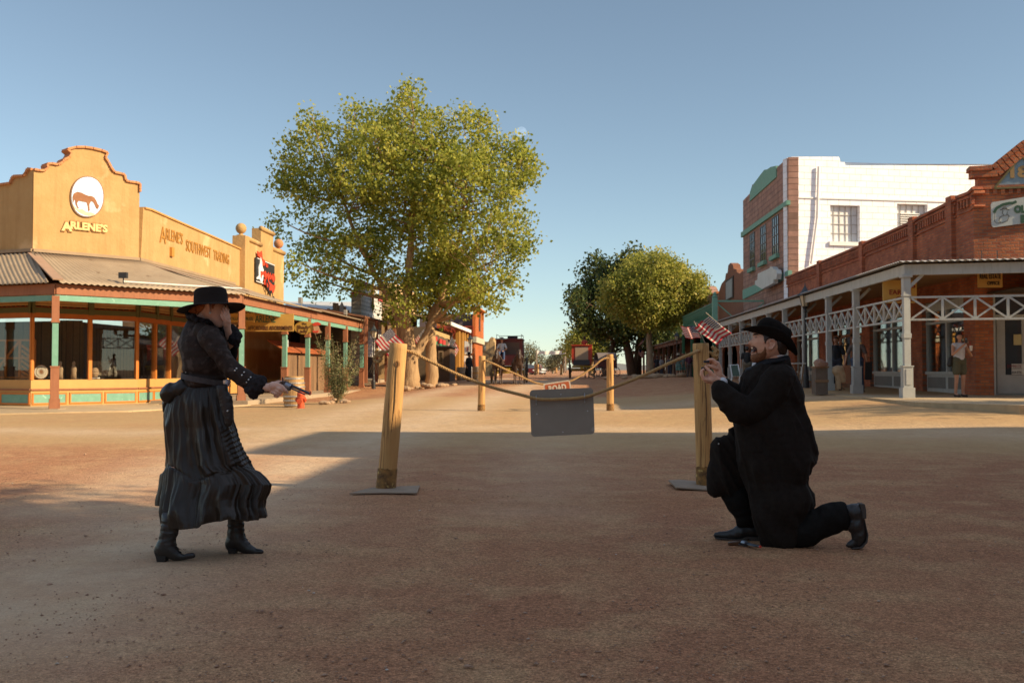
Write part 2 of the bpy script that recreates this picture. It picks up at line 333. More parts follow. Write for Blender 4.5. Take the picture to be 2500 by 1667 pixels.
def gzf(X, Y): return float(gz(X, Y))
def gpt(x, y): return at(x, y, Z=0)
def build_ground():
 xs = np.unique(np.concatenate([np.linspace(-26, 26, 230), -26-np.geomspace(1, 6000, 34), 26+np.geomspace(1, 6000, 34)]))
 ys = np.unique(np.concatenate([np.linspace(1.5, 70, 300), 1.5-np.geomspace(1, 3000, 20), 70+np.geomspace(2, 9000, 46)]))
 X, Y = np.meshgrid(xs, ys); V = np.stack([X, Y, np.zeros_like(X)], -1).reshape(-1, 3)
 nx, ny = len(xs), len(ys)
 near = (np.abs(V[:, 0]) < 27) & (V[:, 1] > 1) & (V[:, 1] < 72)
 nz = np.zeros(len(V)); idx = np.where(near)[0]
 nz[idx] = [mnoise.noise(Vector((V[i, 0]*.55, V[i, 1]*.55, 0)))*.014+mnoise.noise(Vector((V[i, 0]*1.9, V[i, 1]*1.9, 3)))*.006 for i in idx]
 V[:, 2] = nz-0.004+gz(V[:, 0], V[:, 1])
 i = np.arange(nx*ny).reshape(ny, nx)
 Fc = np.stack([i[:-1, :-1], i[:-1, 1:], i[1:, 1:], i[1:, :-1]], -1).reshape(-1, 4)
 me = mesh_from(V, Fc)
 tracks = [[gpt(*p) for p in L] for L in (
  [(-60, 1530), (200, 1400), (420, 1290), (600, 1200), (800, 1110), (1000, 1050), (1200, 985), (1330, 948)],
  [(200, 1240), (450, 1140), (640, 1085), (850, 1020), (1050, 975), (1260, 938)],
  [(0, 1050), (400, 1058), (800, 1050), (1250, 1050), (1900, 1062), (2500, 1075)],
  [(1500, 1010), (1750, 1000), (2100, 1010), (2500, 1020)],
  [(1300, 1240), (1340, 1010), (1380, 930)])]
 tr = np.zeros(len(V))
 for k, T in enumerate(tracks):
  w = (.75, .6, .9, 1.2, .5)[k]; tr = np.maximum(tr, _sm(_polyd(V[:, 0], V[:, 1], T), w, .35)*(1, .9, .75, .6, .5)[k])
 gy = V[:, 1]+.05*V[:, 0]
 road = _sm(np.abs(gy-25.5), 10.8, .5)                      # worn cross-street surface
 red = _sm(_polyd(V[:, 0], V[:, 1], [gpt(900, 1215), gpt(1200, 1225), gpt(1700, 1230)]), .4, .2)*.9
 for nm, a in (('track', tr), ('road', road), ('red', red)):
  at_ = me.attributes.new(nm, 'FLOAT', 'POINT'); at_.data.foreach_set('value', a.astype(np.float32))
 m = bpy.data.materials.new('dirt_ground'); m.use_nodes = True; N, L, b = nodes(m); b.inputs['Roughness'].default_value = 0.95; b.inputs['Specular IOR Level'].default_value = 0.15
 tc = N.new('ShaderNodeTexCoord')
 def noise(s, d=6, r=.6):
  n = N.new('ShaderNodeTexNoise'); n.inputs['Scale'].default_value = s; n.inputs['Detail'].default_value = d; n.inputs['Roughness'].default_value = r; L.new(tc.outputs['Object'], n.inputs[0]); return n.outputs[0]
 def ramp(src, a, b_, lo=0, hi=1):
  r = N.new('ShaderNodeMapRange'); r.inputs[1].default_value = a; r.inputs[2].default_value = b_; r.inputs[3].default_value = lo; r.inputs[4].default_value = hi; L.new(src, r.inputs[0]); return r.outputs[0]
 def mixc(f, a, b_, mode='MIX'):
  x = N.new('ShaderNodeMix'); x.data_type = 'RGBA'; x.blend_type = mode
  for s_, v in ((0, f), (6, a), (7, b_)):
   if isinstance(v, (int, float)): x.inputs[s_].default_value = v
   elif isinstance(v, tuple): x.inputs[s_].default_value = (*v, 1)
   else: L.new(v, x.inputs[s_])
  return x.outputs[2]
 def attr(n):
  a = N.new('ShaderNodeAttribute'); a.attribute_name = n; return a.outputs['Fac']
 def mul(a, b_):
  x = N.new('ShaderNodeMath'); x.operation = 'MULTIPLY'
  for k, v in ((0, a), (1, b_)):
   if isinstance(v, (int, float)): x.inputs[k].default_value = v
   else: L.new(v, x.inputs[k])
  return x.outputs[0]
 c = mixc(ramp(noise(0.35), .35, .65), (0.50, 0.256, 0.130), (0.42, 0.19, 0.10))
 c = mixc(ramp(noise(1.7, 8), .45, .7), c, (0.55, 0.325, 0.165))
 c = mixc(mul(attr('red'), ramp(noise(2.5), .3, .6)), c, (0.38, 0.16, 0.07))
 c = mixc(mul(attr('road'), ramp(noise(.5, 8), .2, .5, .35, .75)), c, (0.49, 0.34, 0.165))
 c = mixc(mul(attr('track'), ramp(noise(1.1, 8), .3, .6, .5, 1)), c, (0.62, 0.46, 0.30))
 # gravel speckle, weaker on the worn tracks
 vo = N.new('ShaderNodeTexVoronoi'); vo.inputs['Scale'].default_value = 70; L.new(tc.outputs['Object'], vo.inputs[0])
 sp = N.new('ShaderNodeSeparateColor'); L.new(vo.outputs['Color'], sp.inputs[0])
 v2 = N.new('ShaderNodeTexVoronoi'); v2.inputs['Scale'].default_value = 190; L.new(tc.outputs['Object'], v2.inputs[0])
 s2 = N.new('ShaderNodeSeparateColor'); L.new(v2.outputs['Color'], s2.inputs[0])
 dirt = mixc(1.0, c, ramp(sp.outputs[0], 0, 1, .70, 1.25), 'MULTIPLY')
 dirt = mixc(1.0, dirt, ramp(s2.outputs[0], 0, 1, .58, 1.34), 'MULTIPLY')
 sm = mixc(1.0, c, ramp(s2.outputs[1], 0, 1, .88, 1.1), 'MULTIPLY')
 mx = N.new('ShaderNodeMath'); mx.operation = 'MAXIMUM'; L.new(attr('track'), mx.inputs[0]); L.new(mul(attr('road'), .8), mx.inputs[1])
 fin = mixc(mx.outputs[0], dirt, sm)
 fin = mixc(ramp(noise(6, 8, .7), .3, .75, 0, .55), fin, mixc(1.0, fin, (0.66, 0.62, 0.6), 'MULTIPLY'))
 L.new(fin, b.inputs['Base Color'])
 bm = N.new('ShaderNodeBump'); bm.inputs['Distance'].default_value = 0.012
 h = N.new('ShaderNodeMath'); h.operation = 'ADD'; L.new(vo.outputs['Distance'], h.inputs[0]); L.new(noise(30, 8, .7), h.inputs[1])
 L.new(h.outputs[0], bm.inputs['Height']); L.new(ramp(mx.outputs[0], 0, 1, .8, .25), bm.inputs['Strength']); b2 = N.new('ShaderNodeBump'); b2.inputs['Distance'].default_value = .06; b2.inputs['Strength'].default_value = .55; L.new(noise(4.5, 9, .62), b2.inputs['Height']); L.new(bm.outputs[0], b2.inputs['Normal']); L.new(b2.outputs[0], b.inputs['Normal'])
 o = link_mesh(me, 'ground', m, smooth=True); tag(o, kind='structure')
build_ground()
def scatter_stones(name, mat_, P, S, flat=.6, seed=1, **kw):
 """small rounded stones: P positions (n,3), S sizes"""
 r = np.random.default_rng(seed); n = len(P)
 base = np.array([(0, 0, 1), (1, 0, .1), (.3, .95, 0), (-.8, .6, .1), (-.8, -.6, 0), (.3, -.95, .1), (0, 0, -.6)], float)
 fc = np.array([(0, 1, 2), (0, 2, 3), (0, 3, 4), (0, 4, 5), (0, 5, 1), (6, 2, 1), (6, 3, 2), (6, 4, 3), (6, 5, 4), (6, 1, 5)])
 V = base[None]*(1+r.uniform(-.28, .28, (n, 7, 1))); a = r.uniform(0, 6.28, n); ca, sa = np.cos(a)[:, None], np.sin(a)[:, None]
 el = r.uniform(.7, 1.4, (n, 1)); x = V[..., 0]*el; y = V[..., 1]
 V = np.stack([x*ca-y*sa, x*sa+y*ca, V[..., 2]*flat], -1)*S[:, None, None]+P[:, None, :]
 Fc = (fc[None]+np.arange(n)[:, None, None]*7).reshape(-1, 3)
 return link_mesh(mesh_from(V.reshape(-1, 3), Fc), name, mat_, **kw)
def gravel():
 n = 26000; u = rng.random(n); Y = 2.2*(13.5/2.2)**u; X = rng.uniform(-.62, .56, n)*(Y+1)
 keep = [mnoise.noise(Vector((x*.8, y*.8, 5)))+.35*random.random() > .02 for x, y in zip(X, Y)]
 X, Y = X[keep], Y[keep]; S = rng.gamma(1.6, .0013, len(X))+.0016
 m = mat('gravel', (0.40, 0.25, 0.16), .9, (0.24, 0.135, 0.09), 9, .9, c3=(0.5, 0.42, 0.33), scale3=5.1, th3=.63)
 tag(scatter_stones('gravel', m, np.stack([X, Y, np.full(len(X), .002)], 1), S), kind='stuff', label='loose gravel scattered over the dirt in the foreground', cat='gravel')
gravel()
def pebbles():
 r = np.random.default_rng(5); n = 420; Y = 2.4*(20/2.4)**r.random(n); X = r.uniform(-.62, .56, n)*(Y+1)
 tag(scatter_stones('pebbles', mat('pebble', (.55, .38, .26), .85, (.34, .20, .13), 3, .9, c3=(.62, .56, .48), scale3=2.1, th3=.58), np.stack([X, Y, gz(X, Y)+.003], 1), r.gamma(2, .0022, n)+.003, seed=9), kind='stuff', label='larger pebbles dotted over the dirt of the crossing', cat='pebbles')
pebbles()
# pavements
PV = (-.951, .309)
def slab(name, pts, z, m, th=.3):
 mb = MB(); mb.prism([(p[0], p[1]) for p in pts], (0, 0, z), (1, 0, 0), (0, 1, 0), th)
 return tag(mb.build(name, m), kind='structure')
PAVE = stripe_mat('pavement_concrete', (0.47, 0.345, 0.20), (0.2, 0.15, 0.1), 2.6, axis=3, duty=.008, rough=.92, bump=.15)
slab('pavement', [(-14, 33), (-10.7, 33.2), (-10.9, 32.0), (-12.6, 28.0), (-15.8, 25.6), (-40, 32), (-40, 42), (-14, 42)], .035, PAVE)
slab('boardwalk', [(-14.3, 33.5), (-10.9, 33.5), (-10.9, 56.4), (-14.3, 56.4)], .15, CONCRETE)
slab('far_boardwalk', [(-16, 56.4), (-11.2, 56.4), (-11.2, 150), (-16, 150)], .62, CONCRETE, .8)
slab('right_pavement', [(7.6, 22.2), (9.0, 20.4), (24, 16.6), (42, 12), (42, 40), (11.4, 60), (7.6, 60)], .50, PAVE, .6)
slab('right_boardwalk', [(7.9, 60), (13, 60), (13, 150), (7.9, 150)], .66, CONCRETE, .8)
# ------------------------------------------------------------------ left corner shop
W1 = np.array([-15.0, float(at(335, 985, X=-15.0)[1])])                 # chamfer meets street wall
a_ch = R(40); DB = np.array([-math.sin(a_ch), -math.cos(a_ch)])          # chamfer runs back to the left
plB = (W1[0], W1[1], DB[0], DB[1])
pB = at(80, 600, plane=plB); W2 = pB[:2].copy()
DA = np.array([-.951, .309]); plA = (W2[0], W2[1], DA[0], DA[1])
plC = (-15.0, 0, 0, 1)
def onp(pl, x, y): return at(x, y, plane=pl)
def uv(pl, P):
 """position along the plane (from its origin) and height"""
 return (P[0]-pl[0])*pl[2]+(P[1]-pl[1])*pl[3], P[2]
def pix_poly(pl, pts): return [uv(pl, onp(pl, *p)) for p in pts]
def wall_prism(mb, pl, poly, th=.35, flip=1):
 """outline in wall coordinates, thick wall; flip chooses the inner side"""
 mb.prism(poly, (pl[0], pl[1], 0), (pl[2]*1.0, pl[3]*1.0, 0), (0, 0, 1), th*flip)
def left_shop():
 t = thing('adobe_shop', 'ochre adobe corner shop with stepped mission gable, tin verandah and long display windows', 'building', (W1[0], W1[1], 0))
 wall = MB()
 zt = 5.0
 # street face (C): seen from +X; the prism normal must face +X -> ux = +Y... (ux x uy) = (1,0,0)x.. => ux=(0,1,0), uy=z gives +X
 topC = pix_poly(plC, [(350, 507), (352, 509), (368, 513), (420, 536), (480, 562), (540, 588), (598, 614)])
 topC = [(u, z) for u, z in topC]
 z0 = 3.3
 polyC = [(W1[1], z0)]+[(max(u, W1[1]), z) for u, z in topC]+[(topC[-1][0], z0)]
 wall.prism(polyC, (-15.0, 0, 0), (0, 1, 0), (0, 0, 1), .4)
 # chamfer (B): going from W2 to W1 is +; normal faces the camera
 L = float(np.hypot(*(W1-W2))); ux = np.array([*(W1-W2)/L, 0])
 plB2 = (W2[0], W2[1], ux[0], ux[1])
 topB = pix_poly(plB2, [(80, 415), (95, 418), (108, 418), (116, 412), (114, 402), (126, 401), (140, 404), (152, 398), (155, 392), (168, 386), (174, 376), (170, 372), (163, 366), (185, 361), (206, 361), (226, 364), (247, 369), (262, 375),
  (256, 386), (264, 398), (270, 410), (278, 422), (296, 426), (303, 428), (306, 442), (313, 445), (330, 447), (341, 450), (344, 464), (352, 472)])
 top = [(max(0, min(L, u)), z) for u, z in topB]
 if True:
  wall.prism([(0, z0)]+[(0, top[0][1])]+top+[(L, top[-1][1]), (L, z0)], (W2[0], W2[1], 0), ux, (0, 0, 1), .4)
 topA = pix_poly(plA, [(80, 415), (70, 414), (66, 424), (60, 431), (36, 432), (30, 440), (28, 449), (0, 453), (-60, 456), (-70, 470)])
 ta = [(max(0, u), z) for u, z in topA]
 La = 16.0
 pa = [(0, z0)]+ta+[(La, ta[-1][1]), (La, z0)]
 wall.prism([(-u, z) for u, z in pa], (W2[0], W2[1], 0), (-DA[0], -DA[1], 0), (0, 0, 1), .4)
 wall.build('wall', ADOBE, t)
 # coping tiles along the stepped top
 cp = MB()
 def coping(pts, o, ux_, w=.10, h=.07):
  for (a, b) in zip(pts[:-1], pts[1:]):
   A = np.array(o)+np.array(ux_)*a[0]+np.array([0, 0, a[1]]); B = np.array(o)+np.array(ux_)*b[0]+np.array([0, 0, b[1]])
   n = max(1, int(round(np.linalg.norm(B-A)/.33)))
   nrm = np.cross(ux_, (0, 0, 1)); back = -nrm*.17
   for k in range(n):
    p, q = A+(B-A)*(k+.03)/n, A+(B-A)*(k+.95)/n
    if np.linalg.norm(q-p) < .03: continue
    cp.bar(p+back+(0, 0, .02), q+back+(0, 0, .02), .50, h, up=np.cross(nrm, (q-p)/np.linalg.norm(q-p)))
 coping(top, (W2[0], W2[1], 0), ux)
 coping([(-u, z) for u, z in ta][::-1], (W2[0], W2[1], 0), np.array([-DA[0], -DA[1], 0]))
 cp.build('coping', COPING, t)
 cc = MB()
 for a, b in zip(topC[1:-1], topC[2:]): cc.bar((-15.15, a[0], a[1]+.02), (-15.15, b[0], b[1]+.02), .42, .06)
 cc.build('parapet_cap', mat('cap_plaster', (0.60, 0.30, 0.08), .9), t)
 # round-cornered picture panel: sky, cloud, dune and a plain brown grazing horse
 def onB(x, y, d=0.0):
  P = at(x, y, plane=plB2); return P+np.cross(ux, (0, 0, 1))*d
 nB = np.cross(ux, (0, 0, 1))
 def decal(name, pts, m, d, th=.012, par=None):
  mb = MB(); mb.prism(pix_poly(plB2, pts), (W2[0]+nB[0]*d, W2[1]+nB[1]*d, 0), ux, (0, 0, 1), th); return mb.build(name, m, par or t)
 cx, cy = 211.5, 481
 ov = lambda rx, ry: [(cx+rx*math.copysign(abs(math.cos(a))**.93, math.cos(a)), cy+ry*math.copysign(abs(math.sin(a))**.93, math.sin(a))) for a in np.linspace(0, 2*PI, 48, endpoint=False)]
 fr = decal('picture_frame', ov(41, 50.5), mat('frame_brown', (0.25, 0.13, 0.07), .7), .05, .05)
 decal('picture_panel', ov(38.5, 48), mat('picture_sky', (0.50, 0.66, 0.82), .6, (0.6, 0.72, 0.85), 2, .6), .065, .02, fr)
 decal('painted_cloud', [(193, 447), (199, 441), (206, 444), (213, 440), (222, 444), (232, 446), (235, 452), (228, 455), (218, 452), (206, 450), (197, 451)], mat('picture_cloud', (0.85, 0.86, 0.88), .7), .071, .01, fr)
 decal('painted_dune', [(174, 497), (181, 505), (190, 512), (199, 511), (208, 518), (220, 519), (232, 524), (226, 527), (216, 528), (204, 526), (192, 520), (180, 510)], mat('picture_dune', (0.80, 0.66, 0.42), .8, (0.6, 0.42, 0.2), 6, .4), .071, .01, fr)
 horse = [(176, 498), (175, 482), (178, 473), (186, 469), (196, 471), (206, 476), (214, 479), (221, 479), (228, 483), (233, 491), (236, 499), (240, 503), (237, 511), (233, 510), (229, 501), (225, 494), (220, 492), (216, 500), (217, 515), (213, 517), (212, 504), (209, 495), (198, 493), (190, 491), (186, 497), (188, 506), (192, 509), (187, 509), (182, 499), (181, 490), (179, 488)]
 decal('painted_horse', horse, mat('picture_brown', (0.22, 0.085, 0.035), .8, (0.32, 0.14, 0.06), 8, .5), .077, .01, fr)
 # lettering
 GOLD = mat('gold_letters', (0.75, 0.52, 0.20), .6); RIM = mat('letter_rim', (0.36, 0.17, 0.05), .8)
 def word(txt, x, y, size, rim, par):
  P = at(x, y, plane=plB2)
  text_mb(txt, size, P+nB*.03, ux, (0, 0, 1), .03, bold=rim, center=False, mb=None).build('lettering', GOLD if rim < .02 else RIM, par)
 hgt = lambda px: px/ (F_PX/32.5)
 P = at(148, 562, plane=plB2)
 for bold, m, d in ((.05, RIM, .02), (.018, GOLD, .045)):
  mb = text_mb('A', hgt(29), P+nB*d, ux, (-.05, 0, 1), .02, bold=bold, center=False, squeeze=hgt(22)*1.25)
  P2 = at(170, 558, plane=plB2); text_mb("RLENE'S", hgt(25), P2+nB*d, ux, (0, 0, 1), .02, bold=bold*.9, center=False, squeeze=float(uv(plB2, at(261, 558, plane=plB2))[0]-uv(plB2, P2)[0]), mb=mb)
  mb.build('lettering', m, t)
 MUST = mat('mustard_letters', (0.42, 0.19, 0.03), .75)
 for w, x0, x1, yb, hh in (('A', 389, 404, 590, 40), ("RLENE'S", 404, 445, 583, 27), ('SOUTHWEST', 453, 514, 611, 27), ('TRADING', 520, 558.5, 633, 24)):
  A_, B_ = at(x0, yb, X=-15), at(x1, yb, X=-15); zz = at(x0, yb, X=-15)[2]
  z1 = 1.2+(903-(yb))/(1385-x0)*15.0
  s = hh/(1385-(x0+x1)/2)*15.0
  text_mb(w, s*1.42, (-14.985, A_[1], z1), (0, 1, 0), (0, .0, 1), .015, bold=.006, center=False, squeeze=B_[1]-A_[1]).build('lettering', MUST, t)
 # ---------------- lower storefront
 base = MB(); tealp = MB(); sill = MB(); frame = MB(); head = MB(); trans = MB(); lat = MB(); olive = MB(); pane = MB(); inner = MB()
 faces = [(np.array([W2[0], W2[1]]), ux[:2], L, [0, .53, .99] and [0, L*.535, L], 0.32), (np.array([W1[0], W1[1]]), np.array([0, 1.]), 9.4, [0, 1.55, 2.85, 4.5, 6.3, 8.0, 9.4], 0.32),
    (np.array([W2[0], W2[1]])+DA*La, -DA, La, [0, 3, 6, 9, 12.6, La], .32)]
 for (o, d, LL, cuts, _) in faces:
  d3 = np.array([d[0], d[1], 0]); n3 = np.cross(d3, (0, 0, 1)); o3 = np.array([o[0], o[1], 0])
  P = lambda u, z, q=0.0: o3+d3*u+np.array([0, 0, z])+n3*q
  def slab_(mb, u0, u1, z0_, z1_, q0, q1):
   mb.hexa([P(u0, z0_, q1), P(u1, z0_, q1), P(u1, z0_, q0), P(u0, z0_, q0), P(u0, z1_, q1), P(u1, z1_, q1), P(u1, z1_, q0), P(u0, z1_, q0)])
  slab_(base, 0, LL, 0.0, .88, -.25, 0)
  slab_(sill, 0, LL, .54, .59, .0, .05)
  k = max(2, int(round(LL/1.28)))
  for q in range(k):
   u0, u1 = LL*q/k+.09, LL*(q+1)/k-.09
   slab_(tealp, u0, u1, .13, .41, .003, .015)
   for (a, b, c, e) in ((u0-.05, u1+.05, .41, .46), (u0-.05, u1+.05, .08, .13)): slab_(frame, a, b, c, e, .002, .03)
   slab_(frame, u0-.05, u0, .13, .41, .002, .03); slab_(frame, u1, u1+.05, .13, .41, .002, .03)
  slab_(head, 0, LL, 2.9, 3.06, -.22, .03)
  slab_(olive, 0, LL, 3.06, 3.23, -.22, .05); slab_(olive, 0, LL, 3.73, 4.5, -.22, -.1)
  for u in cuts:
   slab_(frame, max(0, u-.06), min(LL, u+.06), 0.88, 2.9, -.12, .02)
   slab_(olive, max(0, u-.09), min(LL, u+.09), 3.04, 3.73, -.1, .07)
  slab_(pane, 0, LL, 0.88, 2.9, -.07, -.055)
  # red-orange lattice over the transom
  nl = int(LL/.2)
  for q in range(nl): slab_(lat, LL*(q+.5)/nl-.012, LL*(q+.5)/nl+.012, 3.23, 3.73, -.03, -.005)
  for z in (3.25, 3.37, 3.49, 3.60, 3.71): slab_(lat, 0, LL, z-.012, z+.012, -.025, 0.0)
  slab_(trans, 0, LL, 3.23, 3.73, -.15, -.10)
 # dark room behind the panes
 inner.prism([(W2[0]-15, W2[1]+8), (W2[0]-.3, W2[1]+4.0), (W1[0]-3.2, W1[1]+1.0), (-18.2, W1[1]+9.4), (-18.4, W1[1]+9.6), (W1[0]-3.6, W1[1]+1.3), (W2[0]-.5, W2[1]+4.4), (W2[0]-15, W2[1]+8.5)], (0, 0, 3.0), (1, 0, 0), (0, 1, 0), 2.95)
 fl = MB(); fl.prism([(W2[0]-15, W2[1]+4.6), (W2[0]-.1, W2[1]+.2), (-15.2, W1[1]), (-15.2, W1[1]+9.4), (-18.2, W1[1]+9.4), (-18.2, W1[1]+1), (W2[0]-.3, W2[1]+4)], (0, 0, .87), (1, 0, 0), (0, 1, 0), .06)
 base.build('base_wall', OCHRE, t); tealp.build('base_panel', TEAL, t); sill.build('sill', TIMBER, t); frame.build('window_frame', ORANGE, t)
 head.build('lintel', mat('lintel_orange', (0.50, 0.14, 0.02), .7), t); olive.build('frieze', OLIVE, t); lat.build('transom_lattice', mat('lattice_red', (0.50, 0.12, 0.02), .7), t)
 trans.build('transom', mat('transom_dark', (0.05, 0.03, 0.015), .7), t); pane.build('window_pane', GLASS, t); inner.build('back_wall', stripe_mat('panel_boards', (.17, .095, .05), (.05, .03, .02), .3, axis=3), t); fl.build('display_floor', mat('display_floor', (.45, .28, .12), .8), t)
 rf = MB(); rf.prism([tuple(W2+DA*15.8-DB*.0), tuple(W2), tuple(W1), (-15.1, W1[1]+10), (-28, W1[1]+12)], (0, 0, 4.4), (1, 0, 0), (0, 1, 0), .1); rf.build('roof', mat('roof_felt', (.2, .17, .14), .9), t)
 # door at the far end of the street face
 dr = MB(); dr.box(-15.22, -15.1, W1[1]+9.4, W1[1]+11.2, .15, 3.1); d_ = dr.build('door_surround', ORANGE, t)
 dr = MB(); dr.box(-15.1, -15.05, W1[1]+9.7, W1[1]+10.55, .9, 2.75); dr.build('door_glass', mat('door_glass', (.03, .02, .015), .08, spec=1.0), t)
 dr = MB(); dr.box(-15.3, -15.06, W1[1]+9.4, W1[1]+14, .15, .9); dr.build('lower_wall', OCHRE, t)
 # ---------------- verandah: posts, beams, tin roof
 ze = 3.30; xs_ = -11.25
 Q1 = np.array([xs_, float(at(589, 900, X=xs_)[1])])                       # corner post by the street
 Q2 = np.array([-15.95, Q1[1]-(-xs_+14.95-.0)*math.cos(a_ch)/math.sin(a_ch)+.15])
 pr = at(133, 960, plane=(Q1[0], Q1[1], DB[0], DB[1])); Q2 = pr[:2]
 Q3 = Q2+DA*15.5
 px_posts = [695, 751, 800, 843, 883]
 ZB = .0
 posts = [(Q1[0], Q1[1], 0), (Q2[0], Q2[1], 0), (*(Q2+DA*5.4), 0)]+[(xs_, float(at(x, 900, X=xs_)[1]), .0) for x in px_posts]
 def post(x, y, rz):
  p = MB()
  def sq(a, z0_, z1_):
   c, s = math.cos(rz)*a/2, math.sin(rz)*a/2
   q = [(x-c+s, y-s-c), (x+c+s, y+s-c), (x+c-s, y+s+c), (x-c-s, y-s+c)]
   p.hexa([(*k, z0_) for k in q]+[(*k, z1_) for k in q])
  p.cur = 0; sq(.30, 0.04, .34); sq(.24, .34, 1.28); sq(.28, 1.28, 1.32)
  p.cur = 1; sq(.17, 1.32, 2.62)
  p.cur = 0; sq(.24, 2.62, 2.68); sq(.21, 2.68, 3.42)
  o = p.build('post', [TIMBER, TEAL], t)
  s_ = MB(); s_.box(x-.24, x+.24, y-.24, y+.24, -.1, .05); s_.build('footing', CONCRETE, o)
 for i, (x, y, _) in enumerate(posts): post(x, y, (R(50)/2 if i == 0 else R(30) if i == 1 else R(-18) if i == 2 else 0))
 beam = MB(); tb = MB();
 yend = posts[-1][1]+.15
 line = [Q3, Q2, Q1, np.array([xs_, yend])]
 for a, b in zip(line[:-1], line[1:]):
  beam.bar((*a, 3.62), (*b, 3.62), .10, .30); tb.bar((*a, 3.36), (*b, 3.36), .06, .17)
 beam.build('fascia_beam', TIMBER, t); tb.build('fascia_board', TEAL, t)
 # tin roof: corrugated sheets from wall foot (z ~ 4.95) to eave (z ~ 3.85)
 roof = MB()
 nAB = None
 Wl = [W2+DA*15.5, W2, W1, np.array([-15.0, W1[1]+10.0])]; El = [Q3+DA*0, Q2, Q1, np.array([xs_, W1[1]+10.0])]
 for i in range(3):
  a0, a1 = Wl[i], Wl[i+1]; b0, b1 = El[i], El[i+1]
  dd = (b1-b0)/np.linalg.norm(b1-b0); nn = np.array([dd[1], -dd[0]])
  if nn@(b0-a0) < 0: nn = -nn
  b0 = b0+nn*.28; b1 = b1+nn*.28
  nc = int(np.linalg.norm(b1-b0)/.19)*4; V = [];
  for v in range(7):
   f = v/6
   for k in range(nc+1):
    g = k/nc; w_ = a0+(a1-a0)*g; e_ = b0+(b1-b0)*g; p_ = w_+(e_-w_)*f
    z_ = 5.03+(3.80-5.03)*f+.10*math.sin(PI*f)*-.6+.022*math.cos(k*PI/2)
    V.append((p_[0], p_[1], z_))
  Fc = [(v*(nc+1)+k, v*(nc+1)+k+1, (v+1)*(nc+1)+k+1, (v+1)*(nc+1)+k) for v in range(6) for k in range(nc)]
  roof.add(V, Fc)
 TIN = mat('weathered_tin', (0.40, 0.31, 0.21), .7, (0.30, 0.225, 0.15), 1.4, .7, .1, 30, metal=.15, c3=(0.22, 0.15, 0.09), scale3=2.2, th3=.66)
 roof.build('verandah_roof', TIN, t, smooth=True, solid=.012)
 # the long lean-to continuing down the street
 r2 = MB(); y0_, y1_ = W1[1]+10.0, yend
 nc = int((y1_-y0_)/.05)
 V = [(x_, y0_+(y1_-y0_)*k/nc, z_+.02*math.cos(k*PI/2)) for (x_, z_) in ((-15.0, 4.3), (-10.95, 3.86)) for k in range(nc+1)]
 r2.add(V, [(k, k+1, nc+2+k, nc+1+k) for k in range(nc)]); r2.build('verandah_roof', TIN, t, smooth=True, solid=.012)
 cl = MB(); cl.prism([tuple(p) for p in (Q3, Q2, Q1, (xs_, yend), (-15, yend), W1, W2, W2+DA*15.5)], (0, 0, 3.80), (1, 0, 0), (0, 1, 0), .03)
 cl.build('verandah_ceiling', mat('ceiling_boards', (.34, .15, .07), .8), t)
 jn = MB()
 for i in range(3): jn.bar((*Wl[i], 5.08), (*Wl[i+1], 5.08), .16, .10)
 jn.build('flashing', mat('flashing', (.36, .25, .15), .8), t)
 hip = MB(); hip.bar((*W2, 4.98), (*(Q2+(Q2-W2)*.08), 3.90), .30, .04); hip.build('hip_flashing', mat('flashing2', (.38, .24, .16), .75), t); hip = MB(); hip.bar((*W1, 4.98), (*(Q1+(Q1-W1)*.08), 3.90), .22, .03); hip.build('hip_flashing', mat('flashing2', (.38, .24, .16), .75), t)
 # floodlights on the eave
 for (x, y, z) in ((*(Q2+(Q1-Q2)*.33), 3.95), ):
  f = MB(); f.tube([(x, y, z-.05), (x, y, z+.14)], .02, 6); f.box(x-.13, x+.13, y-.08, y+.05, z+.14, z+.32); f.build('floodlight', BLACKMETAL, t)
 for px in (735, 845):
  y = float(at(px, 900, X=xs_+.1)[1]); f = MB(); f.tube([(xs_+.1, y, 3.8), (xs_+.1, y, 4.05)], .02, 6); f.box(xs_, xs_+.12, y-.16, y+.16, 4.0, 4.24); f.build('floodlight', mat('grey_metal', (.25, .24, .22), .5), t)
 # conduit pipe over the eave
 cd = MB(); a, b = Q2+(Q1-Q2)*.33, Q1
 cd.tube([(*(a), 3.99), (*(a+(b-a)*.5), 4.0), (*b, 4.02)], .02, 6); cd.build('conduit', WHITEPAINT, t)
 spb = MB(); q = at(417, 612, X=-15); spb.box(-15, -14.9, q[1]-.12, q[1]+.12, q[2]-.22, q[2]+.12); spb.build('spout', mat('spout', (.55, .24, .04), .8), t)
 return dict(Q1=Q1, Q2=Q2, L=L, ux=ux, yend=yend, xs=xs_)
LS = left_shop()
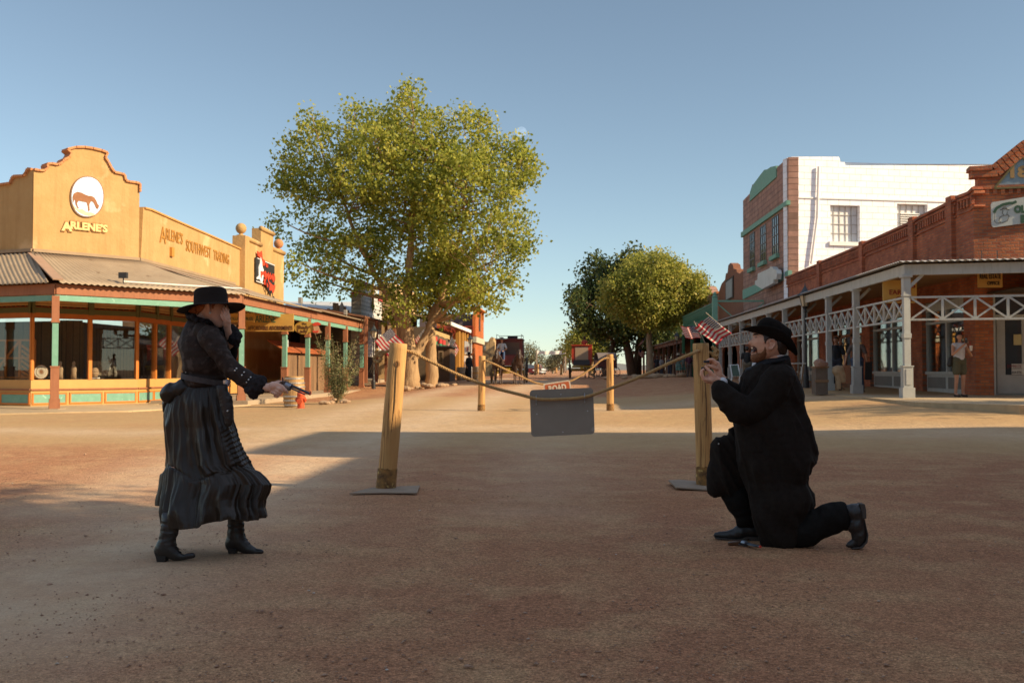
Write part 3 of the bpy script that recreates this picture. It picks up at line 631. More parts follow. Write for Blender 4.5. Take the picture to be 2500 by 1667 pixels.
def shady_shop():
 y0, y1 = float(at(590, 700, X=-14.9)[1]), float(at(693, 700, X=-14.9)[1])
 t = thing('stepped_shop', 'narrow ochre shop with a stepped parapet, ball finials and a black and red signboard', 'building', (-15, y0, 0))
 pl = (-14.9, 0, 0, 1)
 pts = pix_poly(pl, [(603, 582), (637, 598), (637, 557), (667, 572), (667, 608), (693, 619)])
 mb = MB(); mb.prism([(y0+.6, 0.15), (y0+.6, pts[0][1])]+pts[1:]+[(y1, .15)], (-14.9, 0, 0), (0, 1, 0), (0, 0, 1), .45); mb.build('wall', ADOBE, t)
 pz = at(597, 575, X=-14.8)
 p = MB(); p.box(-15.35, -14.75, y0, y0+.6, 3.8, pz[2]); p.build('pier', ADOBE, t)
 rl = MB()
 for a, b in ((pts[0], pts[1]), (pts[2], pts[3]), (pts[4], pts[5])): rl.tube([(-14.9, a[0], a[1]), (-14.9, b[0], b[1])], .12, 8)
 rl.build('roll_coping', ADOBE, t, smooth=True)
 for (x, y, z) in ((-15.05, y0+.3, pz[2]), (-15.05, y1-.5, pts[5][1]+.1)):
  f = MB(); f.lathe([(.2, 0), (.2, .05), (.09, .08), (.08, .16)], 12, (x, y, z)); f.ball((x, y, z+.36), .25); f.build('ball_finial', COPING if y > y0+1 else ADOBE, t, smooth=True)
 # signboard
 s = thing('signboard', 'black signboard with red lettering and a painted lady in white, on the stepped shop', 'sign', at(624, 660, X=-14.85))
 plS = (-14.85, 0, 0, 1)
 q = pix_poly(plS, [(622.5, 628), (668, 646), (668, 700), (622.5, 687)])
 b = MB(); b.prism(q, (-14.80, 0, 0), (0, 1, 0), (0, 0, 1), .06); b.build('board', mat('sign_black', (.03, .03, .032), .5), s)
 def dec(name, pts, m, d=.02): mb = MB(); mb.prism(pix_poly(plS, pts), (-14.80+d, 0, 0), (0, 1, 0), (0, 0, 1), .03); return mb.build(name, m, s)
 RED = mat('sign_red', (.70, .07, .03), .5); WH = mat('sign_white', (.82, .82, .82), .5)
 def zc(x, y):  # pixel of the zoomed sign crop
  return (560+x/9.8, 560+y/9.8)
 dec('painted_feather', [zc(*k) for k in ((635, 515), (690, 560), (745, 515), (765, 700), (820, 750), (825, 860), (770, 870), (740, 760), (700, 680), (650, 640))], RED, .025)
 dec('painted_lady', [zc(*k) for k in ((710, 660), (745, 780), (750, 880), (785, 990), (740, 1020), (705, 985), (700, 1130), (735, 1190), (745, 1090), (778, 1090), (760, 1240), (735, 1280), (680, 1190), (620, 1190), (612, 1160), (670, 1110), (665, 920), (700, 810))], WH, .035)
 dec('painted_lady_dress', [zc(*k) for k in ((708, 990), (785, 1020), (785, 1090), (735, 1100), (722, 1180), (702, 1130))], RED, .04)
 dec('boot_sign', [zc(*k) for k in ((790, 1190), (850, 1180), (920, 1260), (1000, 1340), (1060, 1330), (1050, 1420), (1010, 1530), (960, 1510), (900, 1420), (830, 1330), (790, 1320))], RED, .045)
 for a, b_, nm in ((zc(640, 680), zc(690, 700), 'stripe'), (zc(825, 760), zc(1055, 855), 'stripe'), (zc(615, 1225), zc(780, 1285), 'stripe')):
  dec(nm, [a, b_, (b_[0], b_[1]+2), (a[0], a[1]+2)], WH, .02)
 mb = MB()
 for w, x0, x1, yb, hh in (('The', 645, 650, 650, 7), ('Shady Lady\'s', 641, 667.5, 676, 15)):
  A_, B_ = at(x0, yb, X=-14.85), at(x1, yb, X=-14.85); s_ = hh/(1385-(x0+x1)/2)*14.85
  text_mb(w, s_*1.3, (-14.78, A_[1], 1.2+(903-yb)/(1385-x0)*14.85), (0, 1, 0), (0, 0, 1), .03, bold=.03, center=False, squeeze=B_[1]-A_[1], mb=mb)
 mb.build('lettering', RED, s)
 mb = MB(); A_ = at(645, 690, X=-14.8); text_mb('CLOSET', .55, (-14.73, A_[1], A_[2]-.1), (0, .80, -.55), (0, .3, 1), .02, bold=.012, center=False, squeeze=2.6, mb=mb); mb.build('lettering', mat('sign_black', (0, 0, 0)), s)
shady_shop()
# ------------------------------------------------------------------ right side of the street
XR, XV = 11.3, 8.5                       # shop wall, verandah posts
def yR(px, X=XR): return float(at(px, 900, X=X)[1])
plR = (XR, 0, 0, 1)
C0 = np.array([XR, yR(2382)]); DF = np.array([.984, -.178]); plF = (C0[0], C0[1], DF[0], DF[1])
def uvR(P): return -P[1], P[2]
def polyR(pts, X=XR): return [(-float(p[1]), float(p[2])) for p in (at(*q, X=X) for q in pts)]
def prismR(mb, poly, X=XR, th=.3, d=0.0): return mb.prism(poly, (X-d, 0, 0), (0, -1, 0), (0, 0, 1), th)
ZG = .5
def brick_shop():
 t = thing('brick_shop', 'red brick corner shop with corbelled parapet, pointed gable and long grey verandah', 'building', (XR, C0[1], ZG))
 CB, CF = BRICK, brick_mat('red_brick_corner', (0.54, 0.17, 0.06), (0.38, 0.095, 0.038), (0.28, 0.15, 0.09), 0.23, 0.085, rot=-.18)
 w = MB(); top = polyR([(2382, 456), (2370, 468), (2340, 479), (2336, 485), (2244, 531), (2240, 535), (2118, 590), (2114, 594), (2010, 637), (2006, 641), (1922, 676)])
 u0, u1 = -C0[1], -yR(1922)
 prismR(w, [(u0, 3.3), (u1, 3.3)]+top[::-1][:-1]+[(u0, top[0][1])], th=.4)
 # piers between the shop openings
 for a, b in ((2382, 2354), (2252, 2222), (2124, 2104), (2020, 2000), (1940, 1920)):
  w.box(XR, XR+.4, yR(a), yR(b), ZG-.3, 3.3)
 w.build('wall', CB, t)
 # corbel courses: header, teeth and cap
 c = MB()
 for k in range(len(top)-1):
  (a, za), (b, zb) = top[k], top[k+1]
  if abs(b-a) < .15: continue
  for dz, q in ((-.04, .10), (-.14, .05), (-.52, .045)):
   c.bar((XR+.15-q, -a, za+dz), (XR+.15-q, -b, zb+dz), .30, .08 if dz > -.5 else .05)
  n = int(abs(b-a)/.2)
  for i in range(n):
   f = (i+.5)/n; c.box(XR-.07, XR+.02, -a-(b-a)*f-.05, -a-(b-a)*f+.05, za+(zb-za)*f-.42, za+(zb-za)*f-.2)
 for px in (2336, 2240, 2114, 2008):
  y = yR(px); z = float(at(px, {2336: 482, 2240: 533, 2114: 592, 2008: 639}[px], X=XR)[2]); c.box(XR-.12, XR+.3, y-.03, y+.4, 4.4, z+.08)
 c.build('corbel', CB, t)
 # front face with the gable
 f = MB(); ux = np.array([DF[0], DF[1], 0])
 def pf(x, y): P = at(x, y, plane=plF); return ((P[0]-C0[0])*DF[0]+(P[1]-C0[1])*DF[1], float(P[2]))
 g = [pf(*q) for q in ((2388, 455), (2388, 430), (2384, 424), (2384, 420), (2378, 418), (2378, 410), (2410, 404), (2418, 408), (2490, 350), (2512, 338))]
 gr = [(2*g[-1][0]-a, z) for a, z in g[::-1][1:]]
 zs = pf(2430, 690)[1]
 f.prism([(0, 3.3), (0, g[0][1])]+g+gr+[(gr[-1][0]+.1, 3.3)], (C0[0], C0[1], 0), ux, (0, 0, 1), .42)
 a, b = pf(2382, 700)[0], pf(2424, 700)[0]
 def fb(mb, u0, u1, z0, z1, q0, q1):
  nf = np.cross(ux, (0, 0, 1)); P = lambda u, z, q: np.array([C0[0], C0[1], 0])+ux*u+np.array([0, 0, z])+nf*q
  mb.hexa([P(u0, z0, q1), P(u1, z0, q1), P(u1, z0, q0), P(u0, z0, q0), P(u0, z1, q1), P(u1, z1, q1), P(u1, z1, q0), P(u0, z1, q0)])
 fb(f, 0, b, ZG-.3, 3.3, -.42, 0); fb(f, 5.0, 7, ZG-.3, 3.3, -.42, 0)
 f.build('front_wall', CF, t)
 c = MB(); gg = g[6:]+gr[:3]
 for (p, q) in zip(g[7:-1], g[8:]):
  n = int(math.hypot(q[0]-p[0], q[1]-p[1])/.16)
  for i in range(n):
   s, e = (i+.08)/n, (i+.92)/n; A = np.array([p[0]+(q[0]-p[0])*s, p[1]+(q[1]-p[1])*s]); B = np.array([p[0]+(q[0]-p[0])*e, p[1]+(q[1]-p[1])*e])
   d = (B-A)/np.linalg.norm(B-A); nn = np.array([d[1], -d[0]])
   for k, (o, h, q_) in enumerate(((-.02, .14, .14), (.13, .22, .09))):
    P = [A+nn*o, B+nn*o, B+nn*(o+h), A+nn*(o+h)]; nf = np.cross(ux, (0, 0, 1))
    c.prism([tuple(x) for x in P], np.array([C0[0], C0[1], 0])+nf*q_, ux, (0, 0, 1), q_+.3)
 fb(c, -.06, g[6][0]+.25, g[5][1]-.28, g[5][1]-.1, -.3, .1); fb(c, -.12, g[6][0]+.1, g[5][1]-.1, g[5][1]+.02, -.3, .16)
 for i in range(60):
  fb(c, .1+i*.2, .2+i*.2, pf(2430, 475)[1], pf(2430, 465)[1]+.06, -.1, .06)
 fb(c, 0, 9, pf(2430, 462)[1], pf(2430, 458)[1]+.05, -.1, .08)
 c.build('corbel', CF, t)
 # pale triangular date panel
 tri = [pf(2426, 461), pf(2492, 383), pf(2560, 455), pf(2560, 461)]; tri = [pf(2426, 461), pf(2492, 382), (2*pf(2494, 382)[0]-pf(2426, 461)[0], pf(2426, 461)[1])]
 nf = np.cross(ux, (0, 0, 1)); o0 = np.array([C0[0], C0[1], 0])
 p = MB(); p.prism(tri, o0+nf*.04, ux, (0, 0, 1), .05); dp = p.build('date_panel', mat('date_panel', (0.25, 0.34, 0.38), .8, (0.20, 0.28, 0.32), 5, .6, c3=(.33, .2, .1), scale3=5, th3=.68), t)
 P = pf(2465, 434)
 text_mb('1881', .42, o0+nf*.045+ux*P[0]+np.array([0, 0, P[1]]), ux, (0, 0, 1), .02, bold=.02, center=False, squeeze=.95).build('lettering', mat('ochre_letters', (.40, .25, .10), .8), dp)
 fr = MB();
 for a_, b_ in ((tri[0], tri[1]), (tri[1], tri[2]), (tri[2], tri[0])): fr.bar(o0+ux*a_[0]+nf*.06+np.array([0, 0, a_[1]]), o0+ux*b_[0]+nf*.06+np.array([0, 0, b_[1]]), .05, .05)
 fr.build('panel_frame', mat('olive_frame', (.18, .15, .06), .8), t)
 # shop windows along the street
 fm = MB(); pn = MB(); bd = MB(); tr = MB(); dk = MB()
 ORNG = mat('shop_wood', (.34, .13, .05), .7)
 def win(a, b, nm, sillz=ZG+.62):
  fm, pn, bd, tr = MB(), MB(), MB(), MB()
  y0, y1 = yR(a), yR(b)
  fm.box(XR+.12, XR+.30, y0, y1, 3.02, 3.3); fm.box(XR+.12, XR+.30, y0, y1, 2.62, 2.70)
  for k in range(nm+1):
   y = y0+(y1-y0)*k/nm; fm.box(XR+.13, XR+.26, max(y0, y-.05), min(y1, y+.05), sillz, 3.02)
  bd.box(XR+.14, XR+.28, y0, y1, ZG, sillz); fm.box(XR+.08, XR+.30, y0, y1, sillz-.06, sillz+.03)
  for k in range(nm):
   ya, yb = y0+(y1-y0)*k/nm, y0+(y1-y0)*(k+1)/nm; tr.box(XR+.125, XR+.14, ya+.12, yb-.12, ZG+.14, sillz-.14)
  pn.box(XR+.20, XR+.215, y0, y1, sillz, 3.05)
  w_ = fm.build('window_frame', GREYPAINT, t); bd.build('stall_riser', GREYPAINT, t); tr.build('riser_panel', mat('riser_panel', (.20, .19, .17), .7), w_); pn.build('window_pane', GLASS, w_)
 win(2354, 2252, 2); win(2222, 2124, 2); win(2000, 1940, 2)
 y0, y1 = yR(2104), yR(2020)
 dw = MB(); dw.box(XR+.2, XR+.28, y0, y1, 2.55, 2.66);
 for f_ in (0, .38, .72, .97): dw.box(XR+.2, XR+.28, y0+(y1-y0)*f_, y0+(y1-y0)*(f_+.06), ZG, 3.05)
 dw.box(XR+.2, XR+.26, y0+(y1-y0)*.4, y0+(y1-y0)*.72, ZG, ZG+.9); dw.build('shop_door', ORNG, t)
 pn2 = MB(); pn2.box(XR+.23, XR+.24, y0, y1, ZG, 3.05); pn2.build('door_pane', GLASS, t)
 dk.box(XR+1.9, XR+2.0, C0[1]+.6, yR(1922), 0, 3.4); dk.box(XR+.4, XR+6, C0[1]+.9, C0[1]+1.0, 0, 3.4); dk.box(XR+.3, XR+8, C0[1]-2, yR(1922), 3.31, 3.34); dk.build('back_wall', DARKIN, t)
 # front door, grey, half glazed
 zt = ZG+2.15; u = pf(2432, 900)[0]
 d = MB(); fb(d, u-.08, u+1.35, ZG, 3.3, -.3, -.2); fb(d, u-.1, u-.0, ZG, 3.3, -.3, -.02); fb(d, u, u+1.3, zt, zt+.08, -.2, -.1); fb(d, u+1.3, u+5, ZG, ZG+.7, -.3, -.1)
 dr = d.build('door_frame', GREYPAINT, t)
 u1_, u2_ = pf(2456, 800)[0], pf(2497, 800)[0]
 d = MB(); fb(d, u+.05, u1_, ZG+.05, zt-.03, -.2, -.12); fb(d, u2_, u2_+.3, ZG+.05, zt-.03, -.2, -.12); fb(d, u1_, u2_, ZG+.05, pf(2470, 915)[1], -.2, -.12); fb(d, u1_, u2_, pf(2470, 781)[1], zt-.03, -.2, -.12)
 dd = d.build('front_door', mat('door_grey', (.42, .41, .38), .6), t)
 g_ = MB(); fb(g_, u1_, u2_, pf(2470, 915)[1], pf(2470, 781)[1], -.17, -.16); fb(g_, u, u+1.3, zt+.08, 3.25, -.17, -.16); g_.build('door_pane', mat('mirror_glass', (.04, .05, .06), .03, spec=1.0, metal=.0), dd)
 n_ = MB(); fb(n_, pf(2465, 0)[0], pf(2484, 0)[0], pf(2475, 842)[1], pf(2475, 816)[1], -.11, -.10); n_.build('notice', mat('notice_paper', (.55, .45, .22), .8), dd)
 n_ = MB(); fb(n_, pf(2459, 0)[0], pf(2498, 0)[0], pf(2475, 914)[1], pf(2475, 888)[1], -.11, -.10); nn = n_.build('door_sign', mat('sign_paper', (.62, .60, .55), .7), dd)
 for tx, y_, c_ in (("D'AMBROSE", 897, (.25, .03, .03)), ('REAL ESTATE', 901.5, (.05, .05, .05)), ('520-604-8781', 912, (.05, .05, .05))):
  q = pf(2479, y_); text_mb(tx, .11 if y_ != 901.5 else .06, o0+ux*q[0]+np.array([0, 0, q[1]])-nf*.098, ux, (0, 0, 1), .004, squeeze=.36).build('lettering', mat('ink_%d' % (c_[0]*100), c_, .7), nn)
 # ---------------- verandah
 zE = 3.98; YC = yR(2214, XV); K = 12
 ys = [YC]+[2431.0*0+float(at(px, 900, X=XV)[1]) for px in (2091, 2024, 1965, 1917, 1878, 1841, 1811, 1783, 1759)]
 GP2 = mat('grey_post', (.46, .47, .44), .6, (.38, .39, .37), 5, .5, .15, 25, c3=(.3, .3, .28), scale3=12, th3=.7)
 def vpost(x, y):
  p = MB(); s = lambda a, z0, z1: p.box(x-a/2, x+a/2, y-a/2, y+a/2, z0, z1)
  s(.30, ZG-.2, ZG+.26); s(.235, ZG+.26, ZG+.78); s(.27, ZG+.78, ZG+.81); s(.155, ZG+.81, ZG+2.55); s(.19, ZG+1.50, ZG+1.62); s(.19, ZG+2.55, ZG+2.59); s(.175, ZG+2.59, ZG+3.02); s(.25, ZG+3.02, ZG+3.08)
  for d in (-1, 1): p.box(x-.05, x+.05, y-.1, y+.1, ZG+.3, ZG+.74) if 0 else None
  p.box(x-.13, x-.1175, y-.06, y+.06, ZG+.33, ZG+.72); p.box(x-.06, x+.06, y-.13, y-.1175, ZG+.33, ZG+.72)
  o = p.build('post', GP2, t)
  return o
 for y in ys: vpost(XV, y)
 E1 = np.array([XV, YC]); E2 = E1+DF*9
 pF = E1+DF*6.2; vpost(*pF)
 rail = MB(); zr0, zr1 = 2.46, 3.02
 def truss(a, b, n):
  a = np.array([*a, 0]); b = np.array([*b, 0]); L_ = np.linalg.norm(b-a); d = (b-a)/L_
  mb = MB()
  mb.bar(a+(0, 0, zr1), b+(0, 0, zr1), .07, .05); mb.bar(a+(0, 0, zr0), b+(0, 0, zr0), .07, .05)
  for k in range(n+1):
   p = a+d*(L_*k/n)
   if 0 < k < n: mb.bar(p+(0, 0, zr0), p+(0, 0, zr1), .05, .06, up=d)
   if k < n:
    q = a+d*(L_*(k+1)/n)
    mb.bar(p+d*.03+(0, 0, zr0+.03), q-d*.03+(0, 0, zr1-.03), .035, .045); sd = np.cross(d, (0, 0, 1))*.012
    mb.bar(p+d*.03+(0, 0, zr1-.03)+sd, q-d*.03+(0, 0, zr0+.03)+sd, .035, .045)
  mb.build('truss_rail', GREYPAINT, t)
 for a, b in zip(ys[:-1], ys[1:]): truss((XV, a+.08), (XV, b-.08), 5 if a == ys[0] else 4)
 truss(E1+DF*.1, E1+DF*6.1, 8)
 bm = MB(); ye = ys[-1]+1.0; bm.box(XV-.05, XV+.05, YC-.05, ye, ZG+3.08, ZG+3.34); bm.build('fascia_beam', GREYPAINT, t)
 bm = MB(); bm.bar((*(E1-DF*0), ZG+3.21), (*E2, ZG+3.21), .10, .26); bm.build('fascia_beam', GREYPAINT, t)
 for y in ys: br = MB(); br.bar((XV+.1, y, ZG+2.8), (XV+.42, y, ZG+3.1), .04, .08); br.build('bracket', GP2, t)
 cl = MB(); cl.prism([(XV, ye), (XV, YC), tuple(E2), tuple(C0+DF*9), tuple(C0), (XR, ye)], (0, 0, ZG+3.36), (1, 0, 0), (0, 1, 0), .02); cl.build('verandah_ceiling', stripe_mat('pine_boards', (.40, .22, .09), (.15, .08, .03), .14, axis=1, duty=.08, bump=.2), t)
 TIN2 = mat('grey_tin', (.42, .41, .40), .55, (.32, .31, .30), 2, .6, .1, 30, metal=.4)
 def sheet(a0, a1, b0, b1, zt_, zb_):
  n = int(np.linalg.norm(np.array(b1)-b0)/.17)*4; V = []
  for v in range(2):
   for k in range(n+1):
    g2 = k/n; p2 = (np.array(a0)*(1-g2)+np.array(a1)*g2) if v == 0 else (np.array(b0)*(1-g2)+np.array(b1)*g2)
    V.append((p2[0], p2[1], (zt_ if v == 0 else zb_)+.02*math.cos(k*PI/2)))
  r = MB(); r.add(V, [(k, k+1, n+2+k, n+1+k) for k in range(n)]); return r.build('verandah_roof', TIN2, t, solid=.01)
 sheet((XR, ye), C0, (XV-.22, ye), E1-np.array([.22, .2]), ZG+3.62, ZG+3.40); sheet(C0, C0+DF*9, E1-np.array([.22, .2]), E2-np.array([.0, .25]), ZG+3.62, ZG+3.40)
 # lamp bulbs and brackets under the roof, numbered blocks on posts
 return t, ys, E1, pf, ux, nf, o0
RS, VY, E1, pfF, uxF, nfF, oF = brick_shop()
def hanging_sign(px0, px1, py0, py1, Y, label, c, lines, cat='sign', shape=None, name='hanging_sign', lc=(.04, .02, .015), X=None):
 """flat board facing the camera side of the street (towards -Y), hung on two rods"""
 a, b = at(px0, py1, Y=Y), at(px1, py0, Y=Y); w, h = b[0]-a[0], b[2]-a[2]
 t = thing(name, label, cat, (a[0]+w/2, Y, a[2]))
 m = mat('board_%d_%d_%d' % tuple(int(k*100) for k in c), c, .7, tuple(k*.85 for k in c), 3, .5, .1, 30)
 p = MB(); out = shape or [(0, 0), (1, 0), (1, 1), (0, 1)]
 p.prism([(x*w, z*h) for x, z in out], (a[0], Y, a[2]), (1, 0, 0), (0, 0, 1), .04); p.build('board', m, t)
 r = MB()
 for f in (.18, .82): r.bar((a[0]+w*f, Y+.02, b[2]-.02), (a[0]+w*f, Y+.02, b[2]+.3), .015, .015)
 r.build('hanger', BLACKMETAL, t)
 for tx, fx, fz, fw, fh, c_ in lines:
  text_mb(tx, h*fh*1.38, (a[0]+w*fx, Y-.002, a[2]+h*fz), (1, 0, 0), (0, 0, 1), .012, bold=.002, squeeze=w*fw).build('lettering', mat('ink_%d_%d_%d' % tuple(int(k*100) for k in c_), c_, .7), t)
 return t
cut = [(.06, 0), (.94, 0), (.94, .06), (1, .06), (1, .94), (.94, .94), (.94, 1), (.06, 1), (.06, .94), (0, .94), (0, .06), (.06, .06)]
RD = (.30, .03, .02)
hanging_sign(2156, 2238, 684, 740, 27.5, 'yellow notched goods signboard with red letters hanging beside the corner post', (.62, .38, .10), [('S', .90, .66, .12, .24, RD), ('EARTH', .50, .37, .62, .22, RD), ('GOODS', .66, .06, .56, .22, RD)], shape=cut)
hanging_sign(2388, 2447, 639, 702, 26.4, 'square amber estate agent signboard with a black star hanging behind the white railing', (.60, .34, .09), [("D'AMBROSE", .56, .70, .72, .13, (.03, .02, .02)), ('REAL ESTATE', .5, .34, .86, .2, (.03, .02, .02)), ('OFFICE', .62, .1, .5, .14, (.03, .02, .02))])
def wall_sign():
 t = thing('wall_sign', 'white painted shop sign with green letters and a sketched hatted face on the brick gable', 'sign', (*(C0+DF*1.2), 4.6))
 p = [pfF(*q) for q in ((2418, 500), (2421, 495), (2505, 481), (2560, 472), (2560, 538), (2424, 556), (2420, 550))]
 a = MB(); a.prism(p, oF+nfF*.06, uxF, (0, 0, 1), .06); a.build('board', mat('sign_cream', (.55, .56, .50), .7, (.48, .49, .44), 3, .5), t)
 GR = mat('sign_green', (.04, .10, .055), .7)
 def tx(s, x, y, h, w):
  q = pfF(x, y); text_mb(s, h, oF+uxF*q[0]+nfF*.065+np.array([0, 0, q[1]]), uxF, (-.0, 0, 1), .015, bold=.02, center=False, squeeze=w).build('lettering', GR, t)
 tx('OL', 2474, 520, .26, .30); tx('B', 2490, 544, .28, .2)
 rb = MB(); L = [pfF(*q) for q in ((2425, 520), (2432, 509), (2446, 501), (2462, 497), (2472, 497), (2480, 493))]
 pts = [oF+uxF*k[0]+nfF*.07+np.array([0, 0, k[1]]) for k in L]
 for k, m in zip(pts[:-1], pts[1:]): rb.bar(k, m, .02, .07)
 rb.build('painted_ribbon', GR, t)
 fc = MB()
 def ln(pp, r=.008):
  P_ = [pfF(*q) for q in pp]; fc.tube([oF+uxF*k[0]+nfF*.07+np.array([0, 0, k[1]]) for k in P_], r, 5)
 ln([(2440, 514), (2448, 511), (2455, 511), (2463, 514)], .012); ln([(2446, 511), (2448, 507), (2455, 507), (2457, 512)]); ln([(2447, 514), (2446, 521), (2449, 527), (2456, 527), (2458, 518)])
 ln([(2449, 527), (2440, 531), (2437, 541), (2446, 545), (2458, 540), (2462, 529), (2458, 524)]); ln([(2432, 512), (2427, 524), (2426, 540), (2432, 546), (2442, 545)], .006)
 fc.build('painted_sketch', mat('sign_ink', (.08, .08, .07), .8), t)
wall_sign()
def white_block():
 t = thing('stone_hotel', 'tall two-storey block with whitewashed side wall and rough pink stone front', 'building', (XR, yR(1925), ZG))
 Y0, Y1 = yR(1925), yR(1815); zt = float(at(1925, 384, X=XR)[2])
 PINK = brick_mat('pink_stone', (.42, .235, .175), (.35, .19, .14), (.26, .15, .11), .55, .30, msize=.03, bump=1.0, rot=PI/2)
 f = MB(); tp = polyR([(1925, 384), (1899, 407), (1897, 410), (1836, 452), (1833, 470), (1814, 490)])
 prismR(f, [(-Y0, 0), (-Y1, 0)]+tp[::-1], th=.5); f.build('front_wall', PINK, t)
 GR = mat('mint_paint', (.20, .40, .30), .8, (.15, .32, .24), 4, .6, .2, 20, c3=(.3, .35, .28), scale3=5, th3=.63)
 g = MB(); prismR(g, polyR([(1832, 492), (1833, 470), (1838, 455), (1858, 428), (1868, 415), (1875, 414), (1884, 408), (1897, 405), (1897, 433)]), th=.12, d=.06); g.build('cornice_panel', GR, t)
 g = MB(); prismR(g, polyR([(1813, 568), (1926, 489), (1926, 500), (1813, 580)]), th=.2, d=.12); g.build('string_course', GR, t)
 g = MB(); prismR(g, polyR([(1816, 708), (1928, 660), (1928, 676), (1816, 731)]), th=.2, d=.08); g.build('sign_band', GR, t)
 for (x0, x1, yt, yb, ys_) in ((1889, 1904, 521, 617, 627), (1860, 1873, 545, 634, 644), (1834, 1845, 564, 650, 658)):
  y0, y1 = yR(x1), yR(x0); zb = float(at(x1, yb, X=XR)[2]); z1 = float(at(x1, yt, X=XR)[2])
  w = MB(); w.box(XR-.02, XR-.005, y0, y1, zb, z1); p = w.build('window', mat('dark_glass', (.03, .035, .045), .1, spec=.9), t)
  b = MB()
  for k in range(4): b.box(XR-.05, XR-.025, y0+(y1-y0)*k/3-.03, y0+(y1-y0)*k/3+.03, zb, z1)
  for k in range(5): b.box(XR-.048, XR-.022, y0, y1, zb+(z1-zb)*k/4-.025, zb+(z1-zb)*k/4+.025)
  b.build('window_frame', mat('frame_grey', (.2, .2, .19), .7), p)
  s = MB(); s.box(XR-.2, XR, y0-.15, y1+.15, zb-.24, zb-.02); s.build('sill', GR, p)
 # whitewashed side wall in stacked blocks
 m = brick_mat('whitewash_blocks', (.90, .92, .97), (.88, .90, .95), (.68, .66, .65), .62, .33, msize=.014, bump=.8, noise_=.24, rot=0)
 m = MATS['whitewash_blocks']; s = MB()
 SL = .25; pl = (XR, Y0, 1/math.hypot(1, SL), SL/math.hypot(1, SL)); ux = np.array([pl[2], pl[3], 0])
 def pw(x, y): P = at(x, y, plane=pl); return ((P[0]-XR)*pl[2]+(P[1]-Y0)*pl[3], float(P[2]))
 tp = [pw(*q) for q in ((1922, 386), (1935, 383), (2048, 383), (2050, 387), (2052, 396), (2062, 396), (2064, 404), (2520, 404))]; tp[0] = (0, tp[0][1])
 W = tp[-1][0]+8
 # window openings are cut as gaps between wall strips
 wins = [(pw(2027, 500), pw(2100, 592)), (pw(2190, 497), pw(2265, 590))]
 o = np.array([XR, Y0, 0]); cuts = [0]+[c for (a, b) in wins for c in (a[0], b[0])]+[W]
 def ztop(u_): return np.interp(u_, [p[0] for p in tp], [p[1] for p in tp])
 def strip(u0, u1, z0, z1=None):
  P = [(u0, z0), (u1, z0)]
  if z1 is None: P += [(u1, float(ztop(u1)))]+[q for q in tp[::-1] if u0 < q[0] < u1]+[(u0, float(ztop(u0)))]
  else: P += [(u1, z1), (u0, z1)]
  s.prism(P, o, ux, (0, 0, 1), .45)
 for i, (u0, u1) in enumerate(zip(cuts[:-1], cuts[1:])):
  if i % 2 == 0: strip(u0, u1, 0)
  else:
   a, b = wins[i//2]; strip(u0, u1, a[1]); strip(u0, u1, 0, b[1])
 s.build('side_wall', m, t)
 nf = np.cross(ux, (0, 0, 1))
 for (a, b) in wins:
  w = MB(); w.prism([(a[0], b[1]), (b[0], b[1]), (b[0], a[1]), (a[0], a[1])], o-nf*.30, ux, (0, 0, 1), .03); wn = w.build('window', mat('painted_pane', (.78, .78, .78), .5), t)
  br = MB()
  for k in range(6):
   q = o+ux*(a[0]+(b[0]-a[0])*k/5)-nf*.27; br.bar(q+(0, 0, b[1]), q+(0, 0, a[1]), .03, .03)
  for k in range(5):
   z = b[1]+(a[1]-b[1])*k/4; br.bar(o+ux*a[0]-nf*.265+(0, 0, z), o+ux*b[0]-nf*.265+(0, 0, z), .03, .03)
  br.build('window_frame', mat('frame_shadow', (.45, .42, .38), .7), wn)
  sl_ = MB(); sl_.bar(o+ux*(a[0]-.1)+nf*.04+(0, 0, b[1]-.1), o+ux*(b[0]+.1)+nf*.04+(0, 0, b[1]-.1), .16, .2); sl_.build('sill', WHITEPAINT, wn)
 lv = MB(); a = pw(2204, 520); b = pw(2250, 560)
 for k in range(7): lv.bar(o+ux*a[0]-nf*.2+(0, 0, a[1]-.12*k), o+ux*b[0]-nf*.2+(0, 0, a[1]-.12*k), .10, .03, up=(0, -.6, 1))
 lv.build('louvre', WHITEPAINT, t)
 dp = MB(); a = pw(1996, 408); b = pw(1978, 645); dp.tube([o+ux*a[0]+nf*.12+(0, 0, a[1]), o+ux*(a[0]-.10)+nf*.12+(0, 0, a[1]-2.6), o+ux*b[0]+nf*.12+(0, 0, b[1])], .07, 8); dp.build('drainpipe', WHITEPAINT, t)
 bb = MB(); q = pw(1925, 482); bb.bar(o+ux*.1+nf*.02+(0, 0, q[1]), o+ux*W+nf*.02+(0, 0, q[1]+.15), .08, .07); bb.build('ledge', WHITEPAINT, t)
 # ribbed white roof
 r = MB(); p1, p2, p3, p4 = pw(2066, 400), pw(2128, 383), pw(2520, 377), pw(2520, 404); bk = -nf*5.0; nb = 150
 V = []; e0, e1 = p1[0], W;
 for k in range(nb*2+1):
  g_ = k/(nb*2); uu = e0+(e1-e0)*g_; top_u = max(uu, p2[0]+.0) if uu > p2[0] else p2[0]+(uu-p2[0])*.15
  dz = .05*(k % 2); V.append(o+ux*uu+(0, 0, float(ztop(uu))+.02+dz)); V.append(o+ux*top_u+bk+(0, 0, p2[1]+.75+dz))
 r.add(V, [(2*k, 2*k+2, 2*k+3, 2*k+1) for k in range(nb*2)]); r.build('roof', mat('white_tin', (.74, .74, .74), .6), t)
 # blank stepped white sign
 sg = thing('stepped_sign', 'blank pale stepped signboard fixed to the pink stone front', 'sign', (XR-.8, yR(1870), 7))
